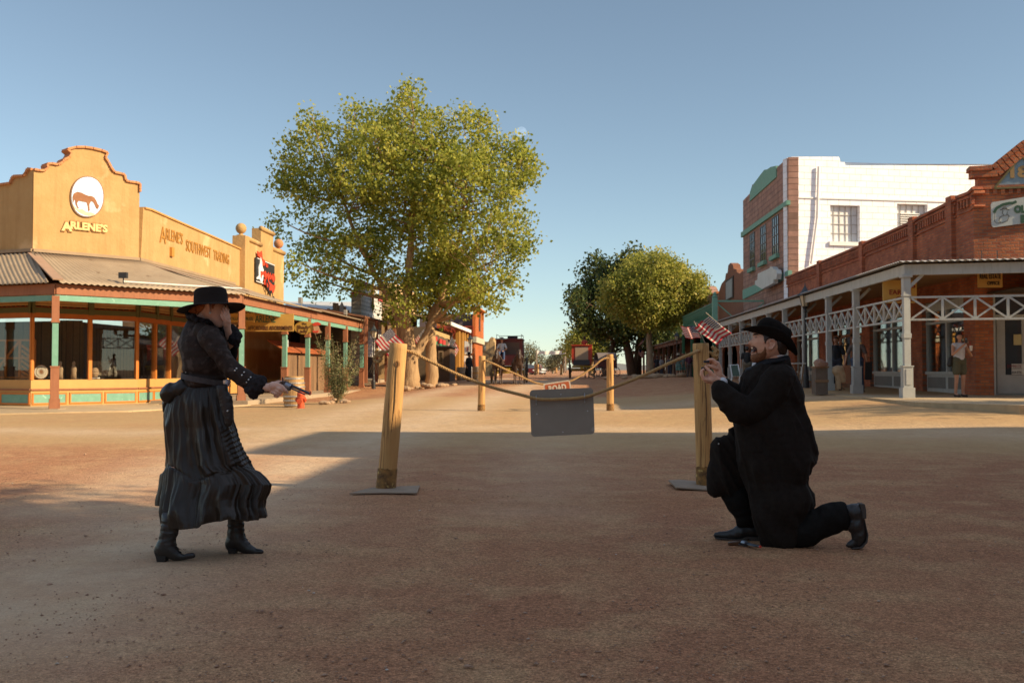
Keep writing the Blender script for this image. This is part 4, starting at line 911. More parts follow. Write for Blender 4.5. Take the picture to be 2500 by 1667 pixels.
 P = [(1843, 686), (1843, 695), (1858, 704), (1860, 706), (1888, 691), (1888, 682), (1895, 682), (1897, 668), (1895, 659), (1889, 657), (1886, 652), (1880, 651), (1879, 655), (1850, 668), (1849, 683)]
 b = MB(); b.prism([(-p[1], p[2]) for p in (at(*q, X=XR-.5) for q in P)], (XR-.5, 0, 0), (0, -1, 0), (0, 0, 1), .25); b.build('board', mat('pale_board', (.62, .62, .58), .6, (.5, .5, .46), 2, .6), sg)
 for i in range(1):
  s2 = MB(); s2.box(XR-.3, XR, yR(1870), yR(1870)+.1, 6.4, 6.5); s2.build('bracket', BLACKMETAL, sg)
white_block()
def far_right():
 # brown mission-shaped parapet
 Y0, Y1 = yR(1814)+.02, yR(1755)
 t = thing('mission_front_shop', 'brown stucco shop with a curved stepped mission parapet and framed panel', 'building', (XR, Y0, ZG))
 BR = mat('brown_stucco', (.26, .105, .055), .9, (.2, .08, .04), 2, .6, .4, 15)
 P = [(1755, 760), (1755, 712), (1758, 703), (1762, 692), (1770, 683), (1772, 668), (1776, 666), (1778, 648), (1783, 642), (1789, 646), (1791, 656), (1798, 658), (1799, 664), (1806, 668), (1813, 661), (1814, 664), (1814, 760)]
 m = MB(); q = polyR(P); q[0] = (-Y1, 0); q[-1] = (-Y0, 0); prismR(m, q, th=.5); m.build('wall', BR, t)
 m = MB(); prismR(m, polyR([(1773, 736), (1773, 686), (1792, 673), (1792, 727)]), th=.06, d=.06); f = m.build('panel_frame', mat('dark_frame', (.05, .03, .02), .7), t)
 m = MB(); prismR(m, polyR([(1775, 732), (1775, 690), (1790, 679), (1790, 724)]), th=.03, d=.09); m.build('panel', mat('pale_panel', (.36, .38, .36), .7, (.28, .3, .28), 1.5, .7), f)
 Y0, Y1 = Y1, yR(1700)
 t = thing('arched_brick_shop', 'pink brick shop with a round-topped parapet and orange tiled ridge', 'building', (XR, Y0, ZG))
 PB = brick_mat('pink_brick', (.42, .23, .17), (.33, .17, .12), (.25, .15, .11), .5, .28, rot=PI/2)
 P = [(1700, 770), (1700, 745), (1712, 735), (1713, 722), (1716, 708), (1723, 698), (1730, 700), (1736, 712), (1738, 722), (1755, 715), (1755, 770)]
 m = MB(); q = polyR(P); q[0] = (-Y1, 0); q[-1] = (-Y0, 0); prismR(m, q, th=.6); m.build('wall', PB, t)
 m = MB(); prismR(m, polyR([(1737, 718), (1752, 712), (1752, 717), (1737, 724)]), th=.8, d=.1); m.build('roof_ridge', mat('orange_tile', (.55, .17, .04), .8), t)
 # arches in pink plaster under the verandah
 t = thing('arcade_shop', 'terracotta pink shop front with round-headed openings under the verandah', 'building', (XR-.1, yR(1922), ZG))
 m = MB(); y0, y1 = yR(1922)+.02, yR(1750)
 TC = mat('terracotta', (.42, .17, .10), .85, (.34, .12, .07), 2, .5)
 n = 7; w_ = (y1-y0)/n
 m.box(XR-.15, XR-.02, y0, y1, 2.9, 3.5)
 for k in range(n+1): m.box(XR-.15, XR-.02, max(y0, y0+w_*k-.35), min(y1, y0+w_*k+.35), ZG, 2.9)
 for k in range(n):
  c = y0+w_*(k+.5); h = w_/2-.35
  for s in range(8):
   a0, a1 = PI*s/8, PI*(s+1)/8
   m.prism([(-c+h*math.cos(a0), 2.9-h*.6+h*.6*math.sin(a0)), (-c+h*math.cos(a0), 2.9), (-c+h*math.cos(a1), 2.9), (-c+h*math.cos(a1), 2.9-h*.6+h*.6*math.sin(a1))], (XR-.15, 0, 0), (0, -1, 0), (0, 0, 1), .13)
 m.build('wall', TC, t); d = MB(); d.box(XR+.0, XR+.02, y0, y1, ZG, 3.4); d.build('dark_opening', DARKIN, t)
 # green balcony
 YA, YB = yR(1745, XV), yR(1668, XV)
 t = thing('green_balcony', 'green timber balcony with splat balusters on posts over the boardwalk', 'balcony', (XV, YA, ZG))
 GB = mat('green_balcony_paint', (.05, .19, .10), .7, (.035, .14, .07), 4, .5); MT = mat('mint_trim', (.22, .46, .34), .7)
 z0 = float(at(1670, 812, X=XV)[2]); z1 = z0+1.15
 m = MB(); m.box(XV-.04, XV+.04, YA, YB, z1-.04, z1+.05); m.box(XV-.04, XV+.04, YA, YB, z0+.05, z0+.12); n = int((YB-YA)/.28)
 for k in range(n):
  y = YA+.14+.28*k; m.prism([(-y-.10, z0+.1), (-y-.03, z0+.5), (-y-.11, z1-.05), (-y+.11, z1-.05), (-y+.03, z0+.5), (-y+.10, z0+.1)], (XV-.01, 0, 0), (0, -1, 0), (0, 0, 1), .03)
 m.build('balustrade', GB, t)
 m = MB(); m.box(XV-.1, XR, YA, YB, z0-.15, z0+.04); m.build('balcony_floor', mat('cream_trim', (.55, .50, .36), .8), t)
 m = MB(); m.box(XV-.14, XV+.14, YA-.3, YA, z0-.1, z1+.3); m.lathe([(.14, 0), (.2, .05), (.1, .12), (.13, .22), (.02, .34)], 8, (XV, YA-.15, z1+.3)); m.build('corner_post', MT, t)
 m = MB(); m.bar((XV, YA-.15, z1+.1), (XR, YA-.15, z1+.1), .08, .1); m.bar((XV+.1, YA-.15, z1), (XV+1.4, YA-.15, z0), .06, .06); m.bar((XR, YA-.2, z1), (XV+1.4, YA-.2, z0), .06, .06); m.build('end_rail', MT, t)
 for k in range(4):
  y = YA+.2+(YB-YA-.4)*k/3; m = MB(); m.box(XV-.09, XV+.09, y-.09, y+.09, ZG-.1, z0-.15); m.box(XV-.14, XV+.14, y-.14, y+.14, ZG-.1, ZG+.9); m.build('post', GB, t)
 # brown verandah further on
 t = thing('brown_verandah_shop', 'low brown timber shop with square verandah posts behind the trees', 'building', (XR, YB, ZG))
 BV = mat('brown_verandah', (.17, .07, .035), .8, (.12, .05, .025), 3, .5)
 YE = 132
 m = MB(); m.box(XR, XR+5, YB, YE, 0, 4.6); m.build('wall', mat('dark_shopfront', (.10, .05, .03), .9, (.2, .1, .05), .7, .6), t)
 m = MB(); m.prism([(XV-.3, 3.55), (XR, 4.3), (XR, 4.2), (XV-.3, 3.47)], (0, YB, 0), (1, 0, 0), (0, 0, 1), -1) if 0 else m.hexa([(XV-.3, YB, 3.47), (XR, YB, 4.2), (XR, YE, 4.2), (XV-.3, YE, 3.47), (XV-.3, YB, 3.55), (XR, YB, 4.3), (XR, YE, 4.3), (XV-.3, YE, 3.55)]); m.build('verandah_roof', mat('dark_tin', (.16, .12, .09), .8), t)
 for k in range(13):
  y = YB+1+k*4.6; m = MB(); m.box(XV-.11, XV+.11, y-.11, y+.11, ZG-.1, 3.55); m.build('post', BV, t)
 m = MB(); m.box(XV-.08, XV+.08, YB, YE, 3.2, 3.5); m.build('fascia_beam', BV, t)
 for k in range(9):
  y = YB+2.0+k*6.5; m = MB(); m.box(XR-.05, XR-.01, y, y+2.2, 1.2, 2.9); m.build('window', mat('lit_glass', (.30, .16, .07), .3, (.04, .03, .02), 1.3, .9), t)  # amber pane colour broken up by random dark patches
far_right()
# ------------------------------------------------------------------ left side of the street beyond the corner
def yL(px, X): return float(at(px, 900, X=X)[1])
def polyL(pts, X): return [(float(p[1]), float(p[2])) for p in (at(*q, X=X) for q in pts)]
def prismL(mb, poly, X, th=.3, d=0.0): return mb.prism(poly, (X+d, 0, 0), (0, 1, 0), (0, 0, 1), th)
def quadF(name, px, Y, m, par, th=.1):
 """flat outline facing the camera side (-Y) at depth Y from photo points"""
 P = [at(*q, Y=Y) for q in px]; mb = MB(); mb.prism([(p[0], p[2]) for p in P], (0, Y, 0), (1, 0, 0), (0, 0, 1), th); return mb.build(name, m, par)
XW = -14.9
def left_row():
 # shady lady timber front below the verandah, with fence boards
 y0, y1 = yL(693, XW), yL(930, XW)
 t = thing('timber_shop', 'weathered timber shop under the verandah with rough plank doors and an orange hide awning', 'building', (XW, y0, .15))
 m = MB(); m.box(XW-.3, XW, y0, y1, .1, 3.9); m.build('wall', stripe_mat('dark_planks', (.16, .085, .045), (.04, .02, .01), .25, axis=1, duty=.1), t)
 m = MB(); ya, yb = yL(690, -12.8), yL(800, -12.8); n = int((yb-ya)/.26)
 for k in range(n):
  a = ya+(yb-ya)*k/n; b = ya+(yb-ya)*(k+.92)/n; m.box(-12.85, -12.80, a, b, .15, 1.9+.25*random.random())
 m.build('plank_door', WOODOLD, t)
 aw = MB(); aw.prism([(0, 2.62), (.5, 2.1), (.9, 1.85), (.9, 1.9), (.5, 2.18), (0, 2.7)], (-13.2, ya+1, 0), (1, 0, 0), (0, 0, 1), .0001)
 aw = MB(); aw.hexa([(-13.5, ya, 2.5), (-12.6, ya, 2.0), (-12.6, yb, 2.0), (-13.5, yb, 2.5), (-13.5, ya, 2.56), (-12.6, ya, 2.05), (-12.6, yb, 2.05), (-13.5, yb, 2.56)]); aw.build('hide_awning', mat('orange_hide', (.45, .12, .03), .8, (.2, .05, .02), 2.5, .8), t)
 # signs in the shade of the verandah
 def sgn(px0, px1, py0, py1, Y, label, c, lines, shape=None):
  return hanging_sign(px0, px1, py0, py1, Y, label, c, lines, shape=shape)
 YE_ = (.60, .33, .07); DK = (.09, .03, .015); GN = (.04, .16, .10)
 s = sgn(540, 621, 740, 786, 36.6, 'yellow trading company signboard half hidden behind the verandah post', YE_, [('TRADE CO.', .56, .46, .80, .26, DK), ('COLLECTIBLES', .58, .10, .76, .16, (.05, .12, .08))])
 s = sgn(598, 717, 766, 809, 38.4, 'wide yellow jewellery signboard with green name and dark lettering under the verandah', YE_, [('ARLENE', .42, .52, .42, .42, GN), ('AFFORDABLE ADORNMENTS', .52, .08, .92, .24, DK)])
 ov = [(.5+.5*math.cos(a), .5+.5*math.sin(a)) for a in np.linspace(0, 2*PI, 28, endpoint=False)]
 s = sgn(718, 768, 784, 816, 41.5, 'oval mustard signboard with a reclining lady in a red hat under the verandah', (.56, .33, .06), [('The', .5, .74, .22, .16, DK), ('Shady', .45, .42, .6, .28, DK), ('Lady', .42, .12, .5, .28, DK)], shape=ov)
 quadF('painted_hat', [(762, 792), (768, 787), (776, 786), (784, 790), (781, 794), (766, 796)], 41.45, mat('sign_red', (.7, .07, .03)), s, .02)
 quadF('painted_lady', [(765, 796), (772, 794), (778, 796), (781, 806), (785, 812), (770, 815), (763, 812), (766, 805)], 41.46, mat('sign_flesh', (.60, .34, .18), .7), s, .02)
 quadF('painted_dress', [(762, 806), (770, 808), (778, 806), (776, 812), (765, 812)], 41.44, MATS['sign_red'], s, .02)
 n = thing('notice_board', 'small white framed notice on the timber wall under the verandah', 'notice', at(698, 837, Y=39.5))
 quadF('frame', [(693, 830), (703, 830), (703, 847), (693, 847)], 39.5, WHITEPAINT, n, .05); quadF('paper', [(695, 832), (701, 832), (701, 845), (695, 845)], 39.44, mat('blue_paper', (.3, .34, .38), .6), n, .02)
 # building with the white metal roof and a rustic parapet
 t = thing('white_roof_shop', 'low shop with a broad white metal roof and jagged rustic plank parapet', 'building', (-17, 52, 0))
 m = MB(); m.box(-24, XW-.4, 52.5, 66, 0, 4.6); m.build('wall', WOODOLD, t)
 a, b = at(693, 762, Y=52), at(868, 762, Y=60)
 m = MB(); z0, z1 = 4.75, 5.6
 m.hexa([(-17, 50.5, z0-.1), (XW+1, 52, z0-.1), (XW+1, 60, z0-.1), (-17, 66, z1-.1), (-17, 50.5, z0), (XW+1, 52, z0), (XW+1, 60, z0), (-17, 66, z1)])
 pts = [at(690, 760, Y=53), at(868, 764, Y=58), at(866, 737, Y=66), at(700, 736, Y=62)]
 m = MB(); P = [np.array(p) for p in pts]; m.hexa([p-np.array([0, 0, .15]) for p in P]+P); m.build('roof', mat('white_roof', (.62, .62, .60), .5, (.5, .5, .5), .4, .6), t)
 m = MB(); P = [np.array(at(*q, Y=57.5)) for q in ((690, 764), (868, 767))]; m.bar(P[0], P[1], .2, .22); m.build('gutter', WHITEPAINT, t)
 m = MB(); random.seed(3)
 for k, (x0, x1, yt) in enumerate(((798, 805, 753), (805, 812, 755), (812, 819, 739), (819, 826, 740), (826, 832, 745), (838, 845, 748), (845, 852, 757), (852, 861, 778))):
  a, b = at(x0, 778, Y=55), at(x1-.6, yt, Y=55); m.box(a[0], b[0], 55, 55.12, 3.6, b[2])
 m.build('plank_parapet', WOODOLD, t)
 m = MB(); a, b = at(829, 785, Y=54.9), at(839, 736, Y=54.9)
 m.prism([(a[0], a[2]), (b[0], a[2]), (b[0], b[2]-.25), ((a[0]+b[0])/2, b[2]), (a[0], b[2]-.25)], (0, 54.9, 0), (1, 0, 0), (0, 0, 1), .1); m.build('surfboard_plank', mat('grey_plank', (.30, .27, .24), .8, (.2, .18, .16), 4, .7), t)
 # tan wall beyond and low timber shops
 t = thing('clapboard_shop', 'grey white clapboard false-front shop with red caps on its stepped top', 'building', (XW, 55, 0))
 Yc = 56.5; Xc = float(at(880, 900, Y=Yc)[0])
 LB = stripe_mat('white_clapboard', (.62, .61, .58), (.18, .17, .15), .235, axis=2, duty=.10, bump=.8)
 LB2 = stripe_mat('grey_clapboard', (.40, .36, .29), (.14, .12, .1), .235, axis=2, duty=.10, bump=.8)
 def col_(x0, x1, yt, yb=790):
  a, b = at(x0, yb, Y=Yc), at(x1, yt, Y=Yc); return a, b
 z = lambda y: float(at(880, y, Y=Yc)[2])
 s = MB(); s.hexa([(float(at(861, 0, Y=Yc)[0]), Yc, .2), (Xc, Yc, .2), (Xc, Yc+.5, .2), (float(at(861, 0, Y=Yc)[0]), Yc+.5, .2), (float(at(861, 0, Y=Yc)[0]), Yc, z(719)), (Xc, Yc, z(719)), (Xc, Yc+.5, z(719)), (float(at(861, 0, Y=Yc)[0]), Yc+.5, z(719))])
 s.box(float(at(870, 0, Y=Yc)[0]), Xc, Yc, Yc+.5, z(719), z(690)); s.build('end_wall', LB2, t)
 f = MB(); y2 = yL(931, Xc);
 zt = [z(719), z(690)]
 # street face receding along x = Xc
 yA = yL(884, Xc); yB = yL(921, Xc); yC_ = y2
 f.prism([(Yc+.02, 2.0), (yC_, 2.0), (yC_, z(719)), (yB, z(719)), (yB, z(690)), (Yc+.02, z(690))], (Xc+.01, 0, 0), (0, 1, 0), (0, 0, 1), .4); f.build('front_wall', LB, t)
 c = MB(); c.box(Xc-.5, Xc+.08, Yc-.08, yB, z(690), z(690)+.13); c.build('parapet_cap', mat('red_cap', (.40, .05, .04), .7), t)
 c = MB(); c.box(float(at(861, 0, Y=Yc)[0])-.05, float(at(870, 0, Y=Yc)[0]), Yc-.08, Yc+.5, z(719), z(719)+.13); c.build('parapet_cap', MATS['red_cap'], t)
 c = MB(); c.box(Xc-.5, Xc+.08, yB, yC_+.1, z(719), z(719)+.13); c.build('parapet_cap', MATS['red_cap'], t)
 g = MB(); yy = yL(905, Xc); g.lathe([(.02, 0), (.16, .35), (.14, .9), (.2, 1.4), (.12, 1.9), (.02, 2.1)], 8, (Xc+.12, yy, z(758)), sx=.5); g.build('wall_ornament', mat('gilt', (.45, .27, .07), .6), t)
 t = thing('tan_block', 'tan plastered block rising behind the clapboard shop', 'building', (-15, 66, 0))
 m = MB(); a = at(925, 690, Y=66); m.box(a[0], float(at(966, 0, Y=66)[0]), 66, 76, 0, a[2]); m.build('wall', mat('tan_plaster', (.60, .40, .20), .9, (.5, .32, .15), 2, .5), t)
 m = MB(); b = at(940, 770, Y=65.8); m.box(a[0]+.8, a[0]+1.6, 65.8, 66, b[2]-.2, b[2]); m.build('moulding', mat('tan_trim', (.45, .25, .08)), t)
 # brown verandah from the clapboard shop onward, with shops behind it
 t = thing('brown_verandah', 'long dark brown timber verandah roof on posts along the far left boardwalk', 'verandah', (-12, 58, .6))
 Xv = -10.8; ya, yb = yL(890, Xv), yL(985, Xv)
 m = MB(); m.hexa([(-13.9, ya, 4.5), (Xv, ya, 4.0), (Xv, yb, 4.0), (-13.9, yb, 4.5), (-13.9, ya, 4.6), (Xv, ya, 4.1), (Xv, yb, 4.1), (-13.9, yb, 4.6)]); m.build('roof', mat('rusty_brown', (.20, .09, .04), .8, (.12, .05, .03), 2, .7), t)
 for k in range(5):
  y = ya+.4+(yb-ya-.8)*k/4; m = MB(); m.box(Xv-.08, Xv+.08, y-.08, y+.08, .5, 4.0); m.build('post', TIMBER, t)
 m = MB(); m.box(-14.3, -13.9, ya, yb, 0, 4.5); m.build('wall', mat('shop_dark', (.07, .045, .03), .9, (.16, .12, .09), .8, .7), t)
 # small shops further along, on the line of the far boardwalk
 X2 = -8.9
 t = thing('cafe_shop', 'small timber shop with scalloped name board and red and green paddles along its eave', 'building', (X2, 66, .6))
 y0, y1 = yL(1060, X2), yL(1100, X2)
 m = MB(); m.box(X2-4, X2-.2, y0, y1, 0, 4.1); m.build('wall', stripe_mat('shed_boards', (.13, .09, .055), (.04, .03, .02), .3, axis=1), t)
 m = MB(); m.hexa([(X2-3, y0, 5.3), (X2+.6, y0, 4.35), (X2+.6, y1+2, 4.35), (X2-3, y1+2, 5.3), (X2-3, y0, 5.4), (X2+.6, y0, 4.45), (X2+.6, y1+2, 4.45), (X2-3, y1+2, 5.4)]); m.build('roof', mat('old_tin', (.35, .24, .13), .8), t)
 sg = thing('scalloped_sign', 'cream scalloped shop name board under the tin eave', 'sign', at(1083, 815, X=X2+.5))
 P = polyL([(1061, 806), (1098, 819), (1098, 829), (1092, 826), (1086, 826), (1080, 822), (1074, 821), (1068, 817), (1061, 817)], X2+.5); m = MB(); prismL(m, P, X2+.5, .06); m.build('board', mat('cream_board', (.55, .40, .16), .8, (.35, .2, .08), 5, .6), sg)
 for k, (x, y) in enumerate(((1065, 827), (1077, 833), (1085, 836))):
  pd = thing('painted_paddle', ['red over green paddle nearest the cottonwood, below the eave', 'middle red over green paddle below the eave', 'red over green paddle furthest from the cottonwood, below the eave'][k], 'paddle', at(x, y, X=X2+.4), group='paddles hanging along the eave')
  q = polyL([(x-3, y-6), (x+3, y-5), (x+3, y+6), (x-3, y+5)], X2+.4); m = MB(); prismL(m, q, X2+.4, .08); m.build('red_blade', mat('paddle_red', (.5, .04, .03)), pd)
  q = polyL([(x-2.6, y+5.5), (x+2.6, y+6.5), (x+2.6, y+15), (x-2.6, y+14)], X2+.4); m = MB(); prismL(m, q, X2+.4, .06); m.build('green_blade', mat('paddle_green', (.04, .2, .1)), pd)
 t = thing('ticket_booth', 'low dark brown booth with a framed window beside the boardwalk', 'booth', (X2+1.2, 63, .5))
 Yb_ = 62; a, b = at(1060, 935, Y=Yb_), at(1098, 848, Y=Yb_); m = MB(); m.box(a[0], b[0], Yb_, Yb_+3, .3, b[2]); bw = m.build('wall', mat('booth_brown', (.15, .085, .05), .85, (.1, .055, .03), 2, .6), t)
 m = MB(); m.box(a[0]-.1, b[0]+.15, Yb_-.15, Yb_+3, b[2], b[2]+.1); m.build('roof', BLACKMETAL, t)
 quadF('window_frame', [(1070, 856), (1082, 856), (1082, 888), (1070, 888)], Yb_-.05, mat('frame_tan', (.3, .2, .12)), t, .06); quadF('pane', [(1073, 860), (1080, 860), (1080, 884), (1073, 884)], Yb_-.07, GLASS, t, .02)
 X3 = -8.4
 t = thing('yellow_post_shop', 'low shop with ochre square columns and a white eave board', 'building', (X3, 76, .6))
 y0, y1 = yL(1098, X3), yL(1140, X3)
 m = MB(); m.box(X3-4, X3-1.2, y0, y1, 0, 4.3); m.build('wall', mat('grey_boards', (.30, .27, .24), .9, (.2, .18, .16), 1, .7), t)
 m = MB(); m.hexa([(X3-2, y0-2, 5.0), (X3+.3, y0-2, 4.35), (X3+.3, y1, 4.35), (X3-2, y1, 5.0), (X3-2, y0-2, 5.1), (X3+.3, y0-2, 4.5), (X3+.3, y1, 4.5), (X3-2, y1, 5.1)]); m.build('roof', MATS['old_tin'], t)
 m = MB(); m.box(X3+.3, X3+.36, y0-2, y1, 4.3, 4.55); m.build('eave_board', WHITEPAINT, t)
 for px in (1118, 1126, 1131, 1138):
  y = yL(px, X3); m = MB(); m.box(X3-.15, X3+.15, y-.3, y+.3, .4, 4.3); m.build('post', mat('ochre_column', (.50, .24, .04), .7), t)
 sg = thing('white_sign', 'large white signboard with small red and black marks', 'sign', at(1143, 850, Y=73))
 quadF('board', [(1134, 832), (1152, 836), (1152, 862), (1144, 866), (1134, 864)], 73, WHITEPAINT, sg, .08)
 for k in range(3): quadF('painted_mark', [(1140+k*3, 845), (1141.5+k*3, 845), (1141.5+k*3, 857), (1140+k*3, 857)], 72.95, mat('ink_%d' % k, [(.3, .03, .03), (.05, .05, .05), (.5, .2, .03)][k]), sg, .02)
 w = thing('white_shed', 'white painted shop front beside the ochre columns', 'building', (X3, 80, .5)); quadF('wall', [(1133, 868), (1152, 868), (1152, 925), (1133, 928)], 79, WHITEPAINT, w, .2); quadF('door', [(1139, 880), (1146, 880), (1146, 926), (1139, 927)], 78.9, DARKIN, w, .1)
 # orange two-storey balcony building
 t = thing('orange_saloon', 'two-storey orange timber saloon with an open railed balcony', 'building', (-7.5, 90, .6))
 OR = stripe_mat('orange_boards', (.46, .12, .022), (.2, .05, .01), .45, axis=1, duty=.12); X4 = -7.9
 ya, yb = yL(1158, X4), yL(1178, X4)
 m = MB(); m.box(X4-7, X4, ya, yb, 0, 4.8); m.build('lower_wall', OR, t)
 zz = lambda y, Y=ya: float(at(1150, y, Y=Y)[2])
 m = MB(); a = at(1156, 0, Y=ya); m.box(a[0]-.05, X4+.1, ya-.1, yb, zz(820), zz(772)); m.build('tower_wall', OR, t)
 fr = MB()
 for k in range(4):
  y = ya+.2+(yb-ya-.4)*k/3; fr.box(X4-.1, X4+.14, y-.15, y+.15, zz(775), zz(752))
 fr.box(a[0]-.2, X4+.4, ya-.4, yb+.3, zz(752), zz(749)); fr.build('window_frame', ORANGE, t)
 m = MB(); x0 = float(at(1070, 0, Y=ya)[0]); m.box(x0, X4, ya-.2, ya+3, zz(834), zz(829)); m.box(a[0], X4+.2, ya-.25, yb, zz(836), zz(822)); m.build('balcony_floor', mat('cream_trim', (.55, .5, .36)), t)
 rl = MB(); zr0, zr1 = zz(824), zz(796); rl.box(x0, a[0], ya-.15, ya-.08, zr1-.08, zr1)
 n = 5
 for k in range(n+1):
  x = x0+(a[0]-x0)*k/n; rl.box(x-.05, x+.05, ya-.17, ya-.07, zr0, zr1)
  if k < n:
   x2 = x0+(a[0]-x0)*(k+1)/n; rl.bar((x, ya-.1, zr0), (x2, ya-.1, zr1), .05, .07); rl.bar((x, ya-.12, zr1), (x2, ya-.12, zr0), .05, .07)
 rl.build('railing', mat('red_rail', (.40, .06, .02), .7), t)
 for px in (1072, 1083):
  x = float(at(px, 0, Y=ya)[0]); m = MB(); m.box(x-.15, x+.15, ya, ya+.3, 4.5, zz(760)); m.build('post', ORANGE, t)
 m = MB(); m.box(x0-2, x0+3.4, ya+3, ya+3.2, 4.6, zz(762)); m.build('upper_wall', mat('dark_slate', (.12, .1, .1), .8), t)
 # cream timber building beyond
 t = thing('cream_timber_shop', 'cream board-and-batten shop with a stepped top beyond the orange saloon', 'building', (-8, 108, .6))
 CB = stripe_mat('cream_boards', (.50, .33, .15), (.25, .15, .06), .5, axis=3)
 quadF('front_wall', [(1178, 834), (1192, 834), (1196, 826), (1200, 822), (1205, 824), (1204, 832), (1208, 836), (1208, 925), (1178, 927)], 108, CB, t, 6)
 quadF('window', [(1182, 843), (1186, 844), (1186, 855), (1182, 854)], 107.9, mat('grey_glass', (.3, .3, .28)), t, .05)
 quadF('verandah_board', [(1178, 854), (1200, 864), (1200, 870), (1178, 860)], 107, mat('cream_dark', (.3, .18, .08)), t, .3)
left_row()
# ------------------------------------------------------------------ street furniture
def lamp(loc, label, h=3.5, scale=1.0, proto=[]):
 grp = 'old-fashioned street lamps along the street'
 if proto: return copy_tree(proto[0], loc=loc, label=label, scale=h/3.5)
 t = thing('street_lamp', label, 'street lamp', loc, 0, grp, h/3.5); proto.append(t)
 p = MB(); p.lathe([(.16, 0), (.16, .05), (.11, .1), (.10, .5), (.075, .55), (.06, .8), (.045, .85), (.035, 2.55), (.05, 2.6), (.045, 2.68), (.10, 2.76)], 10); p.build('pole', BLACKMETAL, t, smooth=False, local=True)
 g = MB(); g.lathe([(.105, 2.78), (.18, 3.12)], 6); g.build('lantern_glass', mat('lantern_glass', (.60, .52, .36), .3), t, local=True)
 c = MB()
 for k in range(6):
  a = 2*PI*k/6; c.bar((.108*math.cos(a), .108*math.sin(a), 2.78), (.185*math.cos(a), .185*math.sin(a), 3.12), .018, .018)
 c.build('lantern_frame', BLACKMETAL, t, local=True)
 c = MB(); c.lathe([(.25, 3.11), (.24, 3.15), (.13, 3.24), (.06, 3.36), (.02, 3.44), (.005, 3.56)], 6); c.build('lantern_cap', mat('dark_green_metal', (.035, .045, .05), .5), t, local=True)
 return t
p_ = at(912, 950, Y=53.0); lamp((p_[0], 53.0, .08), 'black street lamp between the teal verandah and the cottonwood', 3.6)
lamp((float(at(1967, 900, Y=36)[0]), 36, .42), 'tall black street lamp in front of the grey verandah, behind the kneeling man', 3.85)
lamp((float(at(1653, 900, Y=74)[0]), 74, gzf(8, 74)), 'black street lamp beside the stone heap under the trees', 3.35)
lamp((float(at(1148, 900, Y=72)[0]), 72, .5), 'black street lamp behind the man in black by the barrels', 3.3)
pl_ = MB(); x_ = float(at(1972, 900, Y=36)[0]); pl_.box(x_-.45, x_+.6, 35.6, 36.5, .3, .42); tag(pl_.build('plinth', CONCRETE, origin=(x_, 36, .3)), 'low concrete plinth under the tall street lamp', 'plinth')
def flag_mesh(w, h, stripes=13, wave=.05, canton=True, seed=0, fold=1.0):
 """hoist along z at x=0, fly along +x; sagging cloth; materials red, white, blue"""
 nu, nv = 40, 26; mb = MB(); V = []
 for j in range(nv+1):
  for i in range(nu+1):
   u, v = i/nu, j/nv
   V.append((w*u*(1-.05*u), wave*math.sin(u*7+v*1.5+seed)*u**.5+.02*math.sin(u*19+seed), h*v+.02*math.sin(u*8+seed)))
 mb.add(V, []); mb.v = V
 for j in range(nv):
  for i in range(nu):
   s = int(j/nv*13); blue = canton and i < nu*.4 and j >= nv*6/13
   mb.f.append((j*(nu+1)+i, j*(nu+1)+i+1, (j+1)*(nu+1)+i+1, (j+1)*(nu+1)+i)); mb.mi.append(2 if blue else (0 if s % 2 == 0 else 1))
 return mb
FR = mat('flag_red', (.50, .02, .035), .8); FWH = mat('flag_white', (.66, .60, .52), .8); FB = mat('flag_blue', (.02, .03, .10), .8)
def flag(label, corner, along, fly, hgt, wid, pole, seed=0, black=False, stars=True):
 """corner = lower hoist point; along = direction of the hoist; fly = direction of the stripes"""
 t = thing('flag', label, 'flag', corner, group='flags hung on slanted poles')
 a = Vector(along).normalized(); f = Vector(fly).normalized(); n = f.cross(a).normalized()
 M = Matrix(((f[0], n[0], a[0], corner[0]), (f[1], n[1], a[1], corner[1]), (f[2], n[2], a[2], corner[2]), (0, 0, 0, 1)))
 mb = flag_mesh(wid, hgt, seed=seed, canton=not black); mb.v = [tuple(M @ Vector(p)) for p in mb.v]
 o = mb.build('cloth', [mat('flag_black', (.012, .012, .013), .9)]*3 if black else [FR, FWH, FB], t, smooth=True)
 if not black and stars:
  s = MB()
  for r in range(7):
   for c in range(6):
    u, v = wid*.4*(c+.5+.25*(r % 2))/6.5, hgt*(7/13)*(r+.5)/7+hgt*6/13
    for side in (.012, -.012):
     y = .05*math.sin(u/wid*7+v/hgt*1.5+seed)*(u/wid)**.5+.02*math.sin(u/wid*19+seed)+side
     pts = [(u+.032*hgt*(1 if k % 2 == 0 else .45)*math.sin(2*PI*k/10), y, v+.032*hgt*(1 if k % 2 == 0 else .45)*math.cos(2*PI*k/10)) for k in range(10)]
     s.add([tuple(M @ Vector(p)) for p in pts], [tuple(range(10))])
  s.build('stars', FWH, o)
 p = MB(); p.tube([pole[0], pole[1]], .014 if hgt < 1.3 else .018, 6); p.build('flagpole', mat('pole_wood', (.30, .24, .18), .6) if not black else BLACKMETAL, t)
 return t
def seg(a, b): return Vector([float(k) for k in b])-Vector([float(k) for k in a])
def flag_px(label, Y, c0, c1, f1, pole0, pole1, seed=0, black=False, stars=True):
 """c0, c1 hoist ends, f1 fly end from c0, all photo points at depth Y"""
 A, B, Fy = at(*c0, Y=Y), at(*c1, Y=Y), at(*f1, Y=Y+.15)
 return flag(label, tuple(A), seg(A, B), seg(A, Fy), seg(A, B).length, seg(A, Fy).length, (tuple(at(*pole0, Y=Y)), tuple(at(*pole1, Y=Y))), seed, black, stars)
flag_px('stars and stripes flag beside the street lamp, left of the rope post', 51.5, (914, 834), (953, 801), (950, 873), (900, 848), (954, 799), 1)
